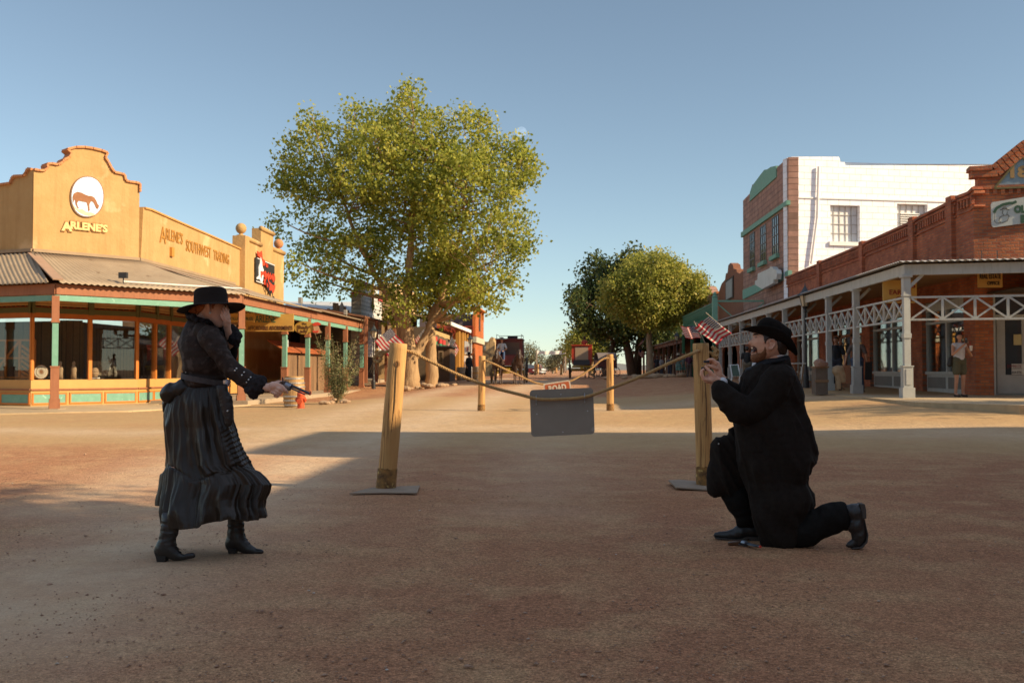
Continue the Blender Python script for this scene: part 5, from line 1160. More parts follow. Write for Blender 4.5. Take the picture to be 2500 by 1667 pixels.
flag_px('stars and stripes flag half hidden behind the cottonwood trunk', 60, (1012, 830), (1034, 803), (1030, 858), (1005, 846), (1036, 801), 2)
flag_px('small stars and stripes flag hanging from the shop with paddles', 70, (1090, 848), (1104, 822), (1108, 880), (1087, 852), (1105, 818), 3)
flag_px('large stars and stripes flag over the right rope post, on the first free verandah post', 30, (1785, 812), (1729, 772), (1748, 842), (1808, 837), (1723, 763), 4)
flag_px('black cloth flag hanging between two striped flags', 31.5, (1716, 803), (1700, 790), (1735, 832), (1728, 808), (1696, 786), 5, True)
flag_px('stars and stripes flag furthest left of the three over the right rope post', 33, (1712, 826), (1699, 797), (1672, 826), (1722, 838), (1694, 784), 6)
flag_px('stars and stripes flag in the shade behind the slim tree trunk', 80, (1567, 838), (1577, 823), (1552, 852), (1566, 846), (1578, 820), 7, False, False)
flag_px('faded stars and stripes flag drooping by the brown verandah posts', 82, (1557, 862), (1563, 850), (1568, 875), (1560, 850), (1556, 880), 8, False, False)
def barrel(loc, label, h=.95, r=.33, proto=[]):
 if proto: return copy_tree(proto[0], loc=loc, label=label, scale=h/.95)
 t = thing('barrel', label, 'barrel', loc, 0, 'old wooden barrels', h/.95); proto.append(t)
 b = MB(); b.lathe([(r*.86, 0), (r*.93, .12), (r*1.0, .35), (r*1.02, .48), (r*1.0, .6), (r*.93, .83), (r*.86, .95), (r*.78, .95), (r*.78, .90), (0.01, .90)], 28); b.build('staves', mat('barrel_oak', (.50, .30, .12), .8, (.30, .17, .07), 8, .8, .5, 30, stretch=(1, 1, .15)), t, local=True)
 for z, rr in ((.06, .91), (.2, .97), (.33, 1.01), (.62, 1.01), (.74, .975), (.88, .915)):
  k = MB(); k.lathe([(r*rr, z-.025), (r*rr+.012, z-.022), (r*rr+.012, z+.022), (r*rr, z+.025)], 28, cap=False); k.build('hoop', mat('hoop_steel', (.50, .48, .44), .45, metal=.7), t, local=True)
 return t
q = at(718, 987, Z=0); Yb = 31.6; barrel((float(at(718, 900, Y=Yb)[0]), Yb, .02), 'oak barrel with pale hoops at the foot of the teal verandah posts', .98)
barrel((float(at(1126, 900, Y=66)[0]), 66, .44), 'wide oak barrel standing left of the man in black', .95)
barrel((float(at(1164, 900, Y=70)[0]), 70, .5), 'oak barrel by the handrail, right of the man in black', .95)
def hydrant():
 Y = 29.8; x = float(at(735, 900, Y=Y)[0]); t = thing('fire_hydrant', 'orange-red fire hydrant in front of the oak barrel', 'fire hydrant', (x, Y, .0))
 m = mat('hydrant_red', (.62, .10, .03), .5, (.5, .07, .02), 8, .5)
 b = MB(); b.lathe([(.15, 0), (.15, .05), (.105, .06), (.105, .34), (.135, .35), (.135, .39), (.11, .40), (.12, .46), (.10, .54), (.05, .60), (.03, .61), (.03, .66)], 16, (x, Y, 0)); b.build('barrel', m, t, smooth=False)
 for s in (1, -1):
  n = MB(); n.lathe([(.06, .0), (.06, .10), (.075, .10), (.075, .15), (.02, .15), (.02, .18)], 12, (x, Y, .30), M=Matrix.Rotation(s*PI/2, 4, 'Y')); n.build('outlet_cap', m, t)
 n = MB(); n.lathe([(.07, .0), (.07, .12), (.085, .12), (.085, .17), (.02, .17)], 12, (x, Y, .26), M=Matrix.Rotation(PI/2, 4, 'X')); n.build('outlet_cap', m, t)
hydrant()
# ------------------------------------------------------------------ trees
def leaf_mat(name, c1, c2, c3, trans=.35):
 m = bpy.data.materials.new(name); m.use_nodes = True; N, L, b = nodes(m); b.inputs['Roughness'].default_value = .55; b.inputs['Specular IOR Level'].default_value = .35
 a = N.new('ShaderNodeAttribute'); a.attribute_name = 'tint'; r = N.new('ShaderNodeValToRGB'); L.new(a.outputs['Fac'], r.inputs[0])
 e = r.color_ramp.elements; e[0].color = (*c1, 1); e[0].position = .15; e[1].color = (*c3, 1); e[1].position = .95; k = e.new(.6); k.color = (*c2, 1)
 L.new(r.outputs[0], b.inputs['Base Color']); tr = N.new('ShaderNodeBsdfTranslucent'); L.new(r.outputs[0], tr.inputs[0])
 mx = N.new('ShaderNodeMixShader'); mx.inputs[0].default_value = trans; L.new(b.outputs[0], mx.inputs[1]); L.new(tr.outputs[0], mx.inputs[2]); L.new(mx.outputs[0], N['Material Output'].inputs[0])
 MATS[name] = m; return m
def leaves(P, size, r, tint, droop=.3, narrow=.8):
 """one folded diamond leaf per point"""
 n = len(P); d = r.normal(size=(n, 3)); d[:, 2] -= droop; d /= np.linalg.norm(d, axis=1)[:, None]
 q = r.normal(size=(n, 3)); q -= d*(q*d).sum(1)[:, None]; q /= np.linalg.norm(q, axis=1)[:, None]; w = np.cross(d, q)
 s = (size*r.uniform(.6, 1.35, n))[:, None]
 A = P; B = P+d*s*.5+q*s*.5*narrow+w*s*.12; C = P+d*s*1.1; D = P+d*s*.5-q*s*.5*narrow+w*s*.12
 V = np.stack([A, B, C, D], 1).reshape(-1, 3); Fc = np.arange(n*4).reshape(n, 4); return V, Fc, np.repeat(tint, 4)
def tree(label, base, trunks, blobs, n_leaf, leaf, m_leaf, m_bark, seed=1, n_clu=700, clu_r=.45, name='tree', limbs=None, twig=.02, open_=.0, group=None, kids=2, hang=0.0, r0=.22):
 """trunks: list of polylines with radii; blobs: (x, y, z, rx, ry, rz) crown masses"""
 r = np.random.default_rng(seed); t = thing(name, label, 'tree', base, group=group)
 tb = MB(); tips = []
 for pts, rad in trunks:
  pts = np.array(pts, float); n = len(pts); tt = np.linspace(0, 1, (n-1)*5+1); P = np.stack([np.interp(tt*(n-1), range(n), pts[:, k]) for k in range(3)], 1)
  P[1:-1, :2] += r.normal(0, .03, (len(P)-2, 2)); rr = np.interp(tt*(n-1), range(n), rad); tb.tube(P, rr*(1+r.uniform(-.06, .06, len(rr))), 12); tips.append((P, rr))
 vol = np.array([b[3]*b[4]*b[5] for b in blobs]); pr = vol**.8/(vol**.8).sum()
 k = r.choice(len(blobs), n_clu, p=pr); B = np.array(blobs)[k]; d = r.normal(size=(n_clu, 3)); d /= np.linalg.norm(d, axis=1)[:, None]
 rad = r.uniform(.25, 1, n_clu)**.45; Cn = B[:, :3]+d*rad[:, None]*B[:, 3:6]
 # branches: every crown mass gets a limb from the trunk, clusters hang off the limbs
 limbsP = []
 for b in blobs:
  P, rr = tips[int(r.integers(len(tips)))] if len(tips) > 1 else tips[0]
  cand = [(np.linalg.norm((Pt[j]-np.array(b[:3]))*np.array([1, 1, 1.0]))+max(0, (Pt[j][2]-b[2]+1.0))*2, Pt, rt_, j) for Pt, rt_ in tips for j in range(len(Pt)//3, len(Pt))]
  _, P, rr, j = min(cand, key=lambda c: c[0]); a = P[j]; e = np.array(b[:3])+np.array([0, 0, b[5]*.5]); mid = (a+e)/2+np.array([*r.normal(0, .25, 2), -.12*np.linalg.norm(e-a)+.1])
  tt = np.linspace(0, 1, 9)[:, None]; Q = a*(1-tt)**2+2*mid*tt*(1-tt)+e*tt**2; q0 = min(rr[j]*.75, r0); R_ = np.linspace(q0, twig, 9); tb.tube(Q, R_, 7); limbsP.append((Q, R_))
 AllP = np.concatenate([q for q, _ in limbsP]+[p[len(p)//3:] for p, _ in tips]); AllR = np.concatenate([q for _, q in limbsP]+[p[len(p)//3:] for _, p in tips])
 for c in Cn[:: max(1, n_clu//700)]:
  j = int(np.argmin(np.linalg.norm(AllP-c, axis=1)+np.maximum(0, AllP[:, 2]-c[2]+.2))); a = AllP[j]; mid = (a+c)/2+r.normal(0, .12, 3); tt = np.linspace(0, 1, 5)[:, None]
  Q = a*(1-tt)**2+2*mid*tt*(1-tt)+c*tt**2; tb.tube(Q, np.linspace(min(AllR[j]*.6, .05), twig*.5, 5), 4, cap=False)
 tb.build('trunk', m_bark, t, smooth=True)
 kk = r.integers(0, n_clu, n_leaf); P = Cn[kk]+r.normal(0, 1, (n_leaf, 3))*clu_r*np.array([1, 1, .8]); P[:, 2] -= hang*r.random(n_leaf)
 ct = r.normal(.42, .16, n_clu); tint = np.clip(ct[kk]+r.normal(0, .14, n_leaf), 0, 1)
 V, Fc, tn = leaves(P, leaf, r, tint); me = mesh_from(V, Fc); a = me.attributes.new('tint', 'FLOAT', 'POINT'); a.data.foreach_set('value', tn.astype(np.float32))
 link_mesh(me, 'crown', m_leaf, t); return t
BARK = mat('bark', (.50, .33, .17), .95, (.26, .155, .075), 5, .9, 1.0, 16, stretch=(1, 1, .18), bdist=.04)
BARKP = mat('pale_bark', (.46, .36, .24), .9, (.26, .18, .10), 6, .8, .7, 18, stretch=(1, 1, .3), bdist=.03)
LF1 = leaf_mat('cottonwood_leaf', (.20, .24, .04), (.46, .46, .075), (.70, .60, .13), .6)
LF2 = leaf_mat('yellow_green_leaf', (.20, .23, .04), (.43, .41, .08), (.66, .54, .14), .55)
LF3 = leaf_mat('dark_green_leaf', (.045, .07, .018), (.09, .12, .025), (.24, .22, .04), .3)
LF4 = leaf_mat('dusty_leaf', (.10, .10, .05), (.17, .16, .08), (.27, .23, .12), .2)
def pb(x, y, r, Y, dy=0.0, ry=None, rz=None):
 p = at(x, y, Y=Y); s = F_PX/Y; return (p[0], Y+dy, p[2], r/s, (ry or r)/s, (rz or r)/s)
def big_tree():
 Y = 55; random.seed(11)
 L = [(780, 395, 105), (715, 440, 58), (895, 330, 100), (1010, 310, 82), (1130, 345, 95), (1225, 410, 88), (1275, 425, 42), (1000, 470, 150), (830, 520, 115), (755, 620, 66), (735, 662, 40), (880, 640, 85), (1150, 510, 140), (1235, 560, 72), (1240, 635, 52), (1195, 700, 52),
   (1080, 680, 100), (965, 720, 62), (1010, 600, 140), (1205, 738, 26), (1012, 262, 38), (785, 320, 34), (1172, 305, 36), (930, 420, 110), (1060, 420, 110), (1130, 735, 40), (1000, 765, 26), (690, 455, 26), (870, 275, 30), (945, 275, 30), (1100, 640, 90), (1250, 350, 34), (1290, 400, 28), (770, 690, 30), (1245, 690, 30), (700, 560, 30), (955, 765, 32), (1035, 740, 40), (1095, 728, 40), (1150, 705, 44), (1000, 720, 50)]
 bl = [pb(x, y, r, Y, random.uniform(-2.2, 2.2), ry=max(r*.8, 45)) for x, y, r in L]
 def P(x, y, d=0): p = at(x, y, Y=Y+d); return (p[0], Y+d, p[2])
 g = .12; b1 = P(1000, 948); b2 = P(1052, 946, .6)
 tr = [([(b1[0], b1[1], -.1), P(1002, 925), P(997, 850), P(990, 780), P(1000, 690), P(1003, 600), P(1008, 480), P(1000, 380)], [.66, .50, .44, .33, .25, .18, .11, .05]),
   ([P(1000, 880), P(1025, 850, .2), P(1050, 800, .4), P(1068, 760, .5), P(1085, 690, .4), P(1115, 600, .3), P(1140, 520), P(1160, 430)], [.30, .26, .23, .20, .17, .13, .09, .04]),
   ([(b2[0], b2[1], -.1), P(1054, 890, .6), P(1050, 820, .7), P(1058, 760, .8), P(1120, 660, 1.4), P(1190, 560, 1.6), P(1230, 470, 1.5)], [.42, .33, .28, .23, .16, .10, .04]),
   ([P(985, 850, .1), P(975, 790, .5), P(955, 730, .5), P(915, 670, .3), P(880, 600), P(840, 500), P(800, 410)], [.24, .22, .18, .16, .12, .08, .04])]
 tree('huge cottonwood with a broad yellow green crown over the left side of the street', (b1[0], b1[1], 0), tr, bl, 52000, .185, LF1, BARK, 5, n_clu=2500, clu_r=.30, name='cottonwood_tree', r0=.16, hang=.1)
big_tree()
def right_trees():
 Y = 79
 L = [(1590, 715, 95), (1530, 720, 55), (1660, 715, 60), (1700, 720, 22), (1500, 705, 30), (1480, 728, 20), (1570, 660, 48), (1620, 660, 48), (1655, 680, 40), (1590, 770, 42), (1545, 765, 30), (1640, 755, 36), (1690, 740, 20), (1610, 635, 18), (1700, 690, 16), (1470, 745, 10), (1490, 690, 12), (1550, 640, 14), (1715, 705, 9), (1650, 655, 12), (1585, 628, 8), (1500, 760, 14), (1705, 760, 9)]
 def P(x, y, d=0): p = at(x, y, Y=Y+d); return (p[0], Y+d, p[2])
 b = P(1587, 925); random.seed(4)
 tree('slim pale-trunked tree with a light olive crown on the right side of the street', b, [([(b[0], b[1], .3), P(1587, 870), P(1584, 800), P(1584, 785), P(1588, 730), P(1592, 690)], [.30, .25, .20, .19, .13, .05])],
   [pb(x, y, r, Y, random.uniform(-1.5, 1.5), ry=max(r, 50)) for x, y, r in L], 30000, .19, LF2, BARKP, 6, n_clu=800, clu_r=.32, name='street_tree')
 Y = 100; b = None
 L = [(1450, 665, 45), (1430, 720, 42), (1410, 745, 26), (1470, 750, 70), (1520, 700, 85), (1540, 640, 40), (1535, 615, 20), (1560, 760, 90), (1620, 790, 70), (1660, 790, 50), (1500, 810, 55), (1640, 730, 60), (1690, 680, 12), (1680, 672, 8), (1590, 820, 40), (1650, 830, 36), (1460, 640, 22), (1425, 775, 24), (1480, 820, 30), (1480, 700, 50), (1550, 680, 60)]
 def P(x, y, d=0): p = at(x, y, Y=Y+d); return (p[0], Y+d, p[2])
 b = P(1545, 922)
 tree('large dark green tree with several leaning trunks behind the pale tree', b, [([(b[0], b[1], .3), P(1538, 880), P(1525, 820), P(1510, 760), P(1520, 690)], [.5, .42, .36, .28, .1]), ([P(1554, 922, 1), P(1558, 860, 1), P(1570, 800), P(1600, 760)], [.42, .38, .3, .1]), ([P(1475, 920, -2), P(1480, 880, -1), P(1500, 840), P(1515, 800)], [.35, .3, .22, .15])],
   [pb(x, y, r, Y, random.uniform(-3, 3), ry=max(r, 60)) for x, y, r in L], 30000, .28, LF3, mat('dark_bark', (.14, .075, .04), .95, (.07, .04, .02), 5, .8, .8, 14), 7, n_clu=800, clu_r=.45, name='street_tree')
 Y = 128; L = [(1420, 830, 36), (1450, 845, 30), (1400, 850, 20), (1435, 805, 22), (1470, 850, 26), (1392, 835, 12)]
 def P(x, y, d=0): p = at(x, y, Y=Y+d); return (p[0], Y+d, p[2])
 b = P(1445, 912); tree('small rounded yellow green tree behind the red stagecoach', b, [([(b[0], b[1], .3), P(1445, 880), P(1438, 850)], [.3, .25, .1])], [pb(x, y, r, Y, random.uniform(-2, 2)) for x, y, r in L], 9000, .26, LF2, BARK, 8, n_clu=300, clu_r=.5, name='street_tree')
 # grey mesquites at the far end
 for i, (Y, L, bx, lab) in enumerate(((165, [(1290, 862, 24), (1310, 870, 18), (1275, 880, 16), (1322, 885, 12)], 1295, 'twiggy grey green tree at the far end of the street beside the parked cars'),
  (185, [(1362, 870, 16), (1375, 858, 14), (1385, 880, 12), (1368, 885, 12)], 1372, 'thin grey green tree at the far end of the street behind the banner pole'),
  (200, [(1345, 885, 12), (1352, 892, 12), (1340, 893, 9)], 1350, 'low grey bush-like tree furthest down the street'))):
  b = at(bx, 911, Y=Y); tree(lab, tuple(b), [([(b[0], b[1], .2), tuple(at(bx, 895, Y=Y)), tuple(at(bx+2, 875, Y=Y))], [.25, .2, .08])], [pb(x, y, r, Y, random.uniform(-1, 1)) for x, y, r in L], 2600, .22, LF4, mat('grey_bark', (.30, .25, .18), .9), 20+i, n_clu=160, clu_r=.45, name='mesquite_tree', twig=.04)
right_trees()
def offscreen_trees():
 for i, (x, y, h, rr, lab) in enumerate(((11.8, 2.1, 8.6, 2.7, 'tree beside the brick block to the right of the camera, throwing dappled shade'), (25.5, 17.2, 9.3, 2.3, 'bare-branched tree across the side street, outside the view to the right'), (33, 17.0, 10.4, 2.6, 'second bare-branched tree further along the side street to the right'))):
  r = random.Random(i+30); bl = [(x+r.uniform(-.7, .7)*rr, y+r.uniform(-.7, .7)*rr*(1 if i == 0 else .55), h+r.uniform(-.6, .6)*rr*(1 if i == 0 else .8), rr*.5, rr*.5, rr*.42) for _ in range(14)]
  tree(lab, (x, y, 0), [([(x, y, 0), (x+.1, y, h*.4), (x, y+.2, h*.8), (x, y, h+rr*.4)], [.28, .22, .14, .05])], bl, (16000, 2600, 2600)[i], (.16, .18, .18)[i], LF1, BARK, 40+i, n_clu=(420, 260, 260)[i], clu_r=.36, name='street_tree')
offscreen_trees()
def shrub():
 Y = 34.2; r = np.random.default_rng(9); t = thing('shrub', 'straggly grey green shrub with upright stems in front of the teal verandah', 'shrub', at(822, 982, Y=Y)); b = np.array(at(822, 984, Y=Y)); b[2] = 0
 st = MB(); P = []
 tops = [(775, 830), (790, 860), (800, 822), (808, 870), (826, 850), (812, 835), (790, 900), (838, 910), (848, 900), (868, 830), (862, 870), (875, 885), (850, 930), (800, 940), (832, 880), (785, 845), (858, 845), (820, 900), (842, 950), (807, 900), (795, 915), (870, 905)]
 for (x, y) in tops:
  e = np.array(at(x, y, Y=Y+r.uniform(-.35, .35))); mid = (b+e)/2+np.array([r.normal(0, .05), r.normal(0, .1), .15]); tt = np.linspace(0, 1, 12)[:, None]; Q = b*(1-tt)**2+2*mid*tt*(1-tt)+e*tt**2
  st.tube(Q, np.linspace(.018, .004, 12), 4)
  for q in Q[3:]:
   for _ in range(int(30)): P.append(q+r.normal(0, 1, 3)*np.array([.085, .1, .09]))
   a = q+r.normal(0, .12, 3)+np.array([0, 0, .1]); st.tube([q, (q+a)/2, a], [.006, .005, .003], 3)
 st.build('stems', mat('stem', (.32, .22, .11), .9), t); P = np.array(P); P = P[P[:, 2] > .1]
 V, Fc, tn = leaves(P, .052, r, np.clip(r.normal(.5, .2, len(P)), 0, 1), -.2, .45); me = mesh_from(V, Fc); a = me.attributes.new('tint', 'FLOAT', 'POINT'); a.data.foreach_set('value', tn.astype(np.float32)); link_mesh(me, 'foliage', leaf_mat('sage_leaf', (.10, .12, .04), (.20, .21, .08), (.36, .32, .15), .2), t)
shrub()
# edging rocks
def rocks(name, label, cat, pts, size, m, group, seed=3):
 r = np.random.default_rng(seed)
 base = None
 for i, (x, y, Y) in enumerate(pts):
  p = at(x, y, Y=Y); g = gzf(p[0], Y); s = size*r.uniform(.6, 1.25); mb = MB(); mb.ball((0, 0, 0), (s, s*.8, s*.5), 9, 6)
  V = np.array(mb.v); V *= 1+.28*np.array([mnoise.noise(Vector(v)*2.2/s*.5+Vector((i*3, 0, 0))) for v in V])[:, None]; a = r.uniform(0, 6.28); V = V @ np.array([[math.cos(a), -math.sin(a), 0], [math.sin(a), math.cos(a), 0], [0, 0, 1]]); mb.v = [tuple(k) for k in V]
  z = max(g+s*.25, min(float(p[2]), g+.7)); o = mb.build(name, m, local=True); o.location = (p[0], Y, z); tag(o, label, cat, group)
SAND = mat('sandstone', (.46, .32, .19), .9, (.30, .19, .11), 6, .8, .6, 20)
random.seed(5)
rocks('rock', 'tan rock of the heap round the slim tree on the right', 'rock', [(random.gauss(1590, 34), random.uniform(921, 938), random.uniform(66, 72)) for _ in range(34)], .34, SAND, 'rocks heaped round the right-hand trees', 5)
rocks('rock', 'tan rock lying at the foot of the cottonwood trunks', 'rock', [(random.uniform(985, 1110), random.uniform(938, 950), random.uniform(51, 54)) for _ in range(16)], .24, SAND, 'rocks at the foot of the cottonwood', 6)
rocks('rock', 'low stone beside the stems of the straggly shrub', 'rock', [(random.uniform(770, 850), random.uniform(975, 987), random.uniform(32, 33.6)) for _ in range(12)], .13, SAND, 'stones round the shrub', 7)
# ------------------------------------------------------------------ people in the background
SKIN = mat('skin', (.50, .26, .16), .55, (.42, .19, .11), 12, .5)
HAIRD = mat('dark_hair', (.02, .014, .010), .6)
def figure_mesh(parts, vox=.014, sm=4):
 mb = MB()
 for a, b, r0, r1 in parts:
  a, b = np.array(a, float), np.array(b, float)
  mb.tube([a, (a+b)/2, b], [r0, (r0+r1)/2, r1], 10); mb.ball(a, r0, 10, 6); mb.ball(b, r1, 10, 6)
 return voxel(mb, vox, sm)
def cast_mesh(name, parts, m, par, vox=.014, sm=4):
 V, N_, Fc = figure_mesh(parts, vox, sm); return link_mesh(mesh_from(V, Fc), name, m, par, smooth=True, local=True)
def person(label, loc, rz=0, h=1.7, pose='stand', shirt=(.5, .5, .5), legs=(.05, .06, .1), shorts=False, hair=(.03, .02, .015), hat=None, arms=None, long_coat=False, sit=False, vest=None, hairlen=0.0, fine=False):
 """local frame: faces -Y, feet at z = 0; arms = list of (shoulder side, elbow, hand)"""
 t = thing('person', label, 'person', loc, rz, scale=h/1.7)
 W = .40 if fine else .42
 hipz, shz = .92, 1.40
 if sit: dz = -.42
 else: dz = 0
 L = {}
 P = [((0, 0, 1.0+dz), (0, 0, 1.25+dz), .125, .13), ((0, .0, 1.25+dz), (0, .0, 1.38+dz), .13, .10), ((-.14, 0, 1.38+dz), (.14, 0, 1.38+dz), .065, .065), ((-.07, 0, .95+dz), (.07, 0, .95+dz), .12, .12), ((0, 0, 1.40+dz), (0, -.01, 1.50+dz), .055, .052)]
 head = [((0, -.005, 1.60+dz), (0, .012, 1.615+dz), .082, .084), ((0, -.03, 1.545+dz), (0, -.03, 1.58+dz), .052, .062), ((0, -.088, 1.585+dz), (0, -.098, 1.575+dz), .012, .014)]
 lg = [];
 for s in (-1, 1):
  if sit: K = (s*.13, -.42, .50); A = (s*.13, -.45, .10); Hh = (s*.09, 0, .52)
  else: K = (s*.10, -.02+.03*s*(pose == 'walk'), .50); A = (s*.11, .02+.16*s*(pose == 'walk'), .09); Hh = (s*.09, 0, .93)
  lg.append((Hh, K, A)); P += [(Hh, K, .088, .058), (K, A, .056, .038), (A, (A[0], A[1]-.14, .035), .036, .03)]
 if arms is None: arms = [((s*.24, .02, 1.12), (s*.25, -.08, .88)) for s in (-1, 1)]
 ar = []
 for s, (E, H) in zip((-1, 1), arms):
  S = (s*.175, 0, 1.375+dz); E = (E[0], E[1], E[2]+dz); H = (H[0], H[1], H[2]+dz); ar.append((S, E, H)); P += [(S, E, .048, .038), (E, H, .037, .026)]
  hd = np.array(H)+(np.array(H)-np.array(E))/np.linalg.norm(np.array(H)-np.array(E))*.09
  P += [(H, tuple(hd), .027, .02)]
  if fine:
   for k in range(4):
    o = np.array([.013*(k-1.5), 0, 0]); P.append((tuple(hd+o*.8), tuple(hd+o*1.3+(np.array(H)-np.array(E))*.22+np.array([0, -.01, -.01*k])), .0085, .007))
   P.append((tuple(np.array(H)+(hd-np.array(H))*.3), tuple(hd+np.array([-s*.045, 0, .01])), .012, .009))
 cast_mesh('body', P+head, SKIN, t, .009 if fine else .016, 3)
 sm = mat('cloth_%d_%d_%d' % tuple(int(k*100) for k in shirt), shirt, .85, tuple(k*.8 for k in shirt), 6, .5, .3, 40)
 sh = [((0, 0, 1.02+dz), (0, 0, 1.25+dz), .14, .15), ((0, 0, 1.25+dz), (0, 0, 1.36+dz), .148, .115), ((-.15, 0, 1.372+dz), (.15, 0, 1.372+dz), .076, .076)]
 for S, E, H in ar:
  S_, E_, H_ = map(np.array, (S, E, H))
  if long_coat or vest == 'long': sh += [(S, E, .062, .052), (E, tuple(E_+(H_-E_)*.9), .05, .042)]
  elif vest != 'tank': sh += [(S, tuple(S_+(E_-S_)*.75), .062, .058)]
 cast_mesh('shirt', sh, sm, t, .014, 4)
 lm = mat('cloth_%d_%d_%d' % tuple(int(k*100) for k in legs), legs, .85, tuple(k*.8 for k in legs), 6, .5, .3, 40)
 ls = [((-.07, 0, .96+dz), (.07, 0, .96+dz), .135, .135), ((0, 0, .98+dz), (0, 0, 1.06+dz), .13, .125)]
 for Hh, K, A in lg:
  Hn, Kn, An = map(np.array, (Hh, K, A))
  if shorts: ls += [(Hh, tuple(Hn+(Kn-Hn)*.62), .105, .105)]
  else: ls += [(Hh, K, .10, .074), (K, tuple(Kn+(An-Kn)*.95), .072, .062)]
 if long_coat: ls += [((0, .02, 1.0), (0, .06, .5), .15, .21)]
 cast_mesh('coat' if long_coat else ('shorts' if shorts else 'trousers'), ls, lm, t, .014, 4)
 for _, _, A in lg:
  cast_mesh('shoe', [((A[0], A[1]+.01, .05), (A[0], A[1]-.16, .03), .045, .034)], mat('shoe_dark', (.05, .03, .02), .6), t, .012, 2)
 hm = mat('hair_%d' % int(hair[0]*100), hair, .6)
 hp = [((0, .018, 1.63+dz), (0, .03, 1.60+dz), .088, .085)]
 if hairlen: hp += [((-.06, .03, 1.60+dz), (-.08, .0, 1.60-hairlen+dz), .04, .03), ((.06, .03, 1.60+dz), (.08, .0, 1.60-hairlen+dz), .04, .03)]
 cast_mesh('hair', hp, hm, t, .012, 2)
 if hat:
  b = MB(); z = 1.665+dz; b.lathe([(.02, z+.13), (.085, z+.13), (.10, z+.10), (.105, z+.005), (.20, z+.02), (.205, z+.01), (.10, z-.01), (.02, z-.01)], 20, sy=1.1); b.build('hat', mat('hat_%d' % int(hat[0]*100), hat, .8), t, smooth=True, local=True)
 return t, dz
def place(px, Y, gy=None): return (float(at(px, 900, Y=Y)[0]), Y, gy)
# woman filming on the right-hand boardwalk
Yw = 26.55; xw = float(at(2342, 900, Y=Yw)[0])
t, _ = person('woman in white tank top and olive shorts holding up a phone by the brick pier', (xw, Yw, ZG), .28, 1.66, shirt=(.62, .60, .62), legs=(.10, .09, .05), shorts=True, hair=(.015, .01, .01), hairlen=.16, vest='tank', fine=True,
 arms=[((-.27, -.10, 1.13), (-.06, -.24, 1.36)), ((.28, -.12, 1.10), (.10, -.25, 1.24))])
def held(name, label, cat, M, fn, m):
 a = thing(name, label, cat, M[0], M[1], scale=M[2]); b = MB(); fn(b); b.build('case' if cat == 'phone' else 'cup_body', m, a, local=True); return a
a = held('phone', 'dark phone held up in front of the face of the woman in olive shorts', 'phone', ((xw, Yw, ZG), .28, 1.66/1.7), lambda b: b.box(-.075, .0, -.345, -.335, 1.42, 1.56), BLACKMETAL)
b = MB(); b.box(-.065, -.035, -.349, -.345, 1.51, 1.55); b.build('lens', mat('lens', (.2, .25, .3), .2), a, local=True)
a = held('drink_cup', 'clear cup with a red straw in the hand of the woman in olive shorts', 'cup', ((xw, Yw, ZG), .28, 1.66/1.7), lambda b: b.lathe([(.03, 1.22), (.042, 1.36), (.044, 1.36)], 12, (.09, -.36, 0)), mat('pale_drink', (.62, .55, .48), .4))
b = MB(); b.tube([(.09, -.36, 1.3), (.07, -.34, 1.47)], .005, 5); b.build('straw', mat('straw_red', (.5, .04, .03)), a, local=True)
a = thing('shoulder_bag', 'black shoulder bag hanging at the side of the woman in olive shorts', 'bag', (xw, Yw, ZG), .28, scale=1.66/1.7)
cast_mesh('pouch', [((-.22, .06, 1.02), (-.25, .06, .86), .055, .07)], mat('bag_black', (.015, .014, .013), .6), a, .012, 2)
b = MB(); b.tube([(-.22, .04, 1.05), (-.16, -.02, 1.36), (-.12, .05, 1.46), (-.2, .1, 1.1)], .009, 6); b.build('strap', mat('bag_black', (0, 0, 0)), a, local=True)
# pair in front of the shop door
person('man in a dark t-shirt standing in the shop doorway under the grey verandah', (float(at(2042, 900, Y=33.2)[0]), 33.2, ZG), -.4, 1.78, shirt=(.03, .035, .045), legs=(.06, .07, .1), hair=(.05, .03, .02))
person('man in grey shirt and jeans walking past the shop door, carrying a dark bag', (float(at(2093, 900, Y=31.4)[0]), 31.4, ZG), 2.6, 1.76, pose='walk', shirt=(.12, .09, .08), legs=(.05, .08, .14), hair=(.04, .025, .02), arms=[((-.27, .04, 1.12), (-.27, -.06, .86)), ((.28, .1, 1.12), (.33, .12, .86))])
a = thing('carry_bag', 'dark narrow bag held low by the man in the grey shirt', 'bag', (float(at(2119, 900, Y=31.3)[0]), 31.3, ZG+.45)); b = MB(); b.prism([(-.09, .0), (.1, .0), (.12, .55), (-.06, .55)], (float(at(2119, 900, Y=31.3)[0]), 31.25, ZG+.4), (1, 0, 0), (0, 0, 1), .12); b.build('pouch', MATS['bag_black'], a); b = MB(); q = float(at(2119, 900, Y=31.3)[0]); b.tube([(q-.04, 31.3, ZG+.95), (q-.02, 31.3, ZG+1.08), (q+.08, 31.3, ZG+1.08), (q+.1, 31.3, ZG+.95)], .012, 5); b.build('handle', MATS['bag_black'], a)
person('person in a black top standing by the pink arches beyond the kneeling man', (float(at(1824, 900, Y=42)[0]), 42, ZG), 2.9, 1.68, shirt=(.02, .02, .022), legs=(.16, .13, .09), hair=(.03, .02, .015))
person('man in a pale shirt, teal shorts and straw hat standing behind the street lamp', (float(at(1656, 900, Y=71)[0]), 71, .55), 2.6, 1.75, shirt=(.16, .22, .18), legs=(.14, .28, .25), shorts=True, hat=(.45, .38, .28))
person('person in teal shorts and light shirt next to the man in the straw hat', (float(at(1668, 900, Y=73)[0]), 73, .6), 3.4, 1.7, shirt=(.2, .24, .22), legs=(.12, .26, .24), shorts=True, hat=(.3, .12, .06))
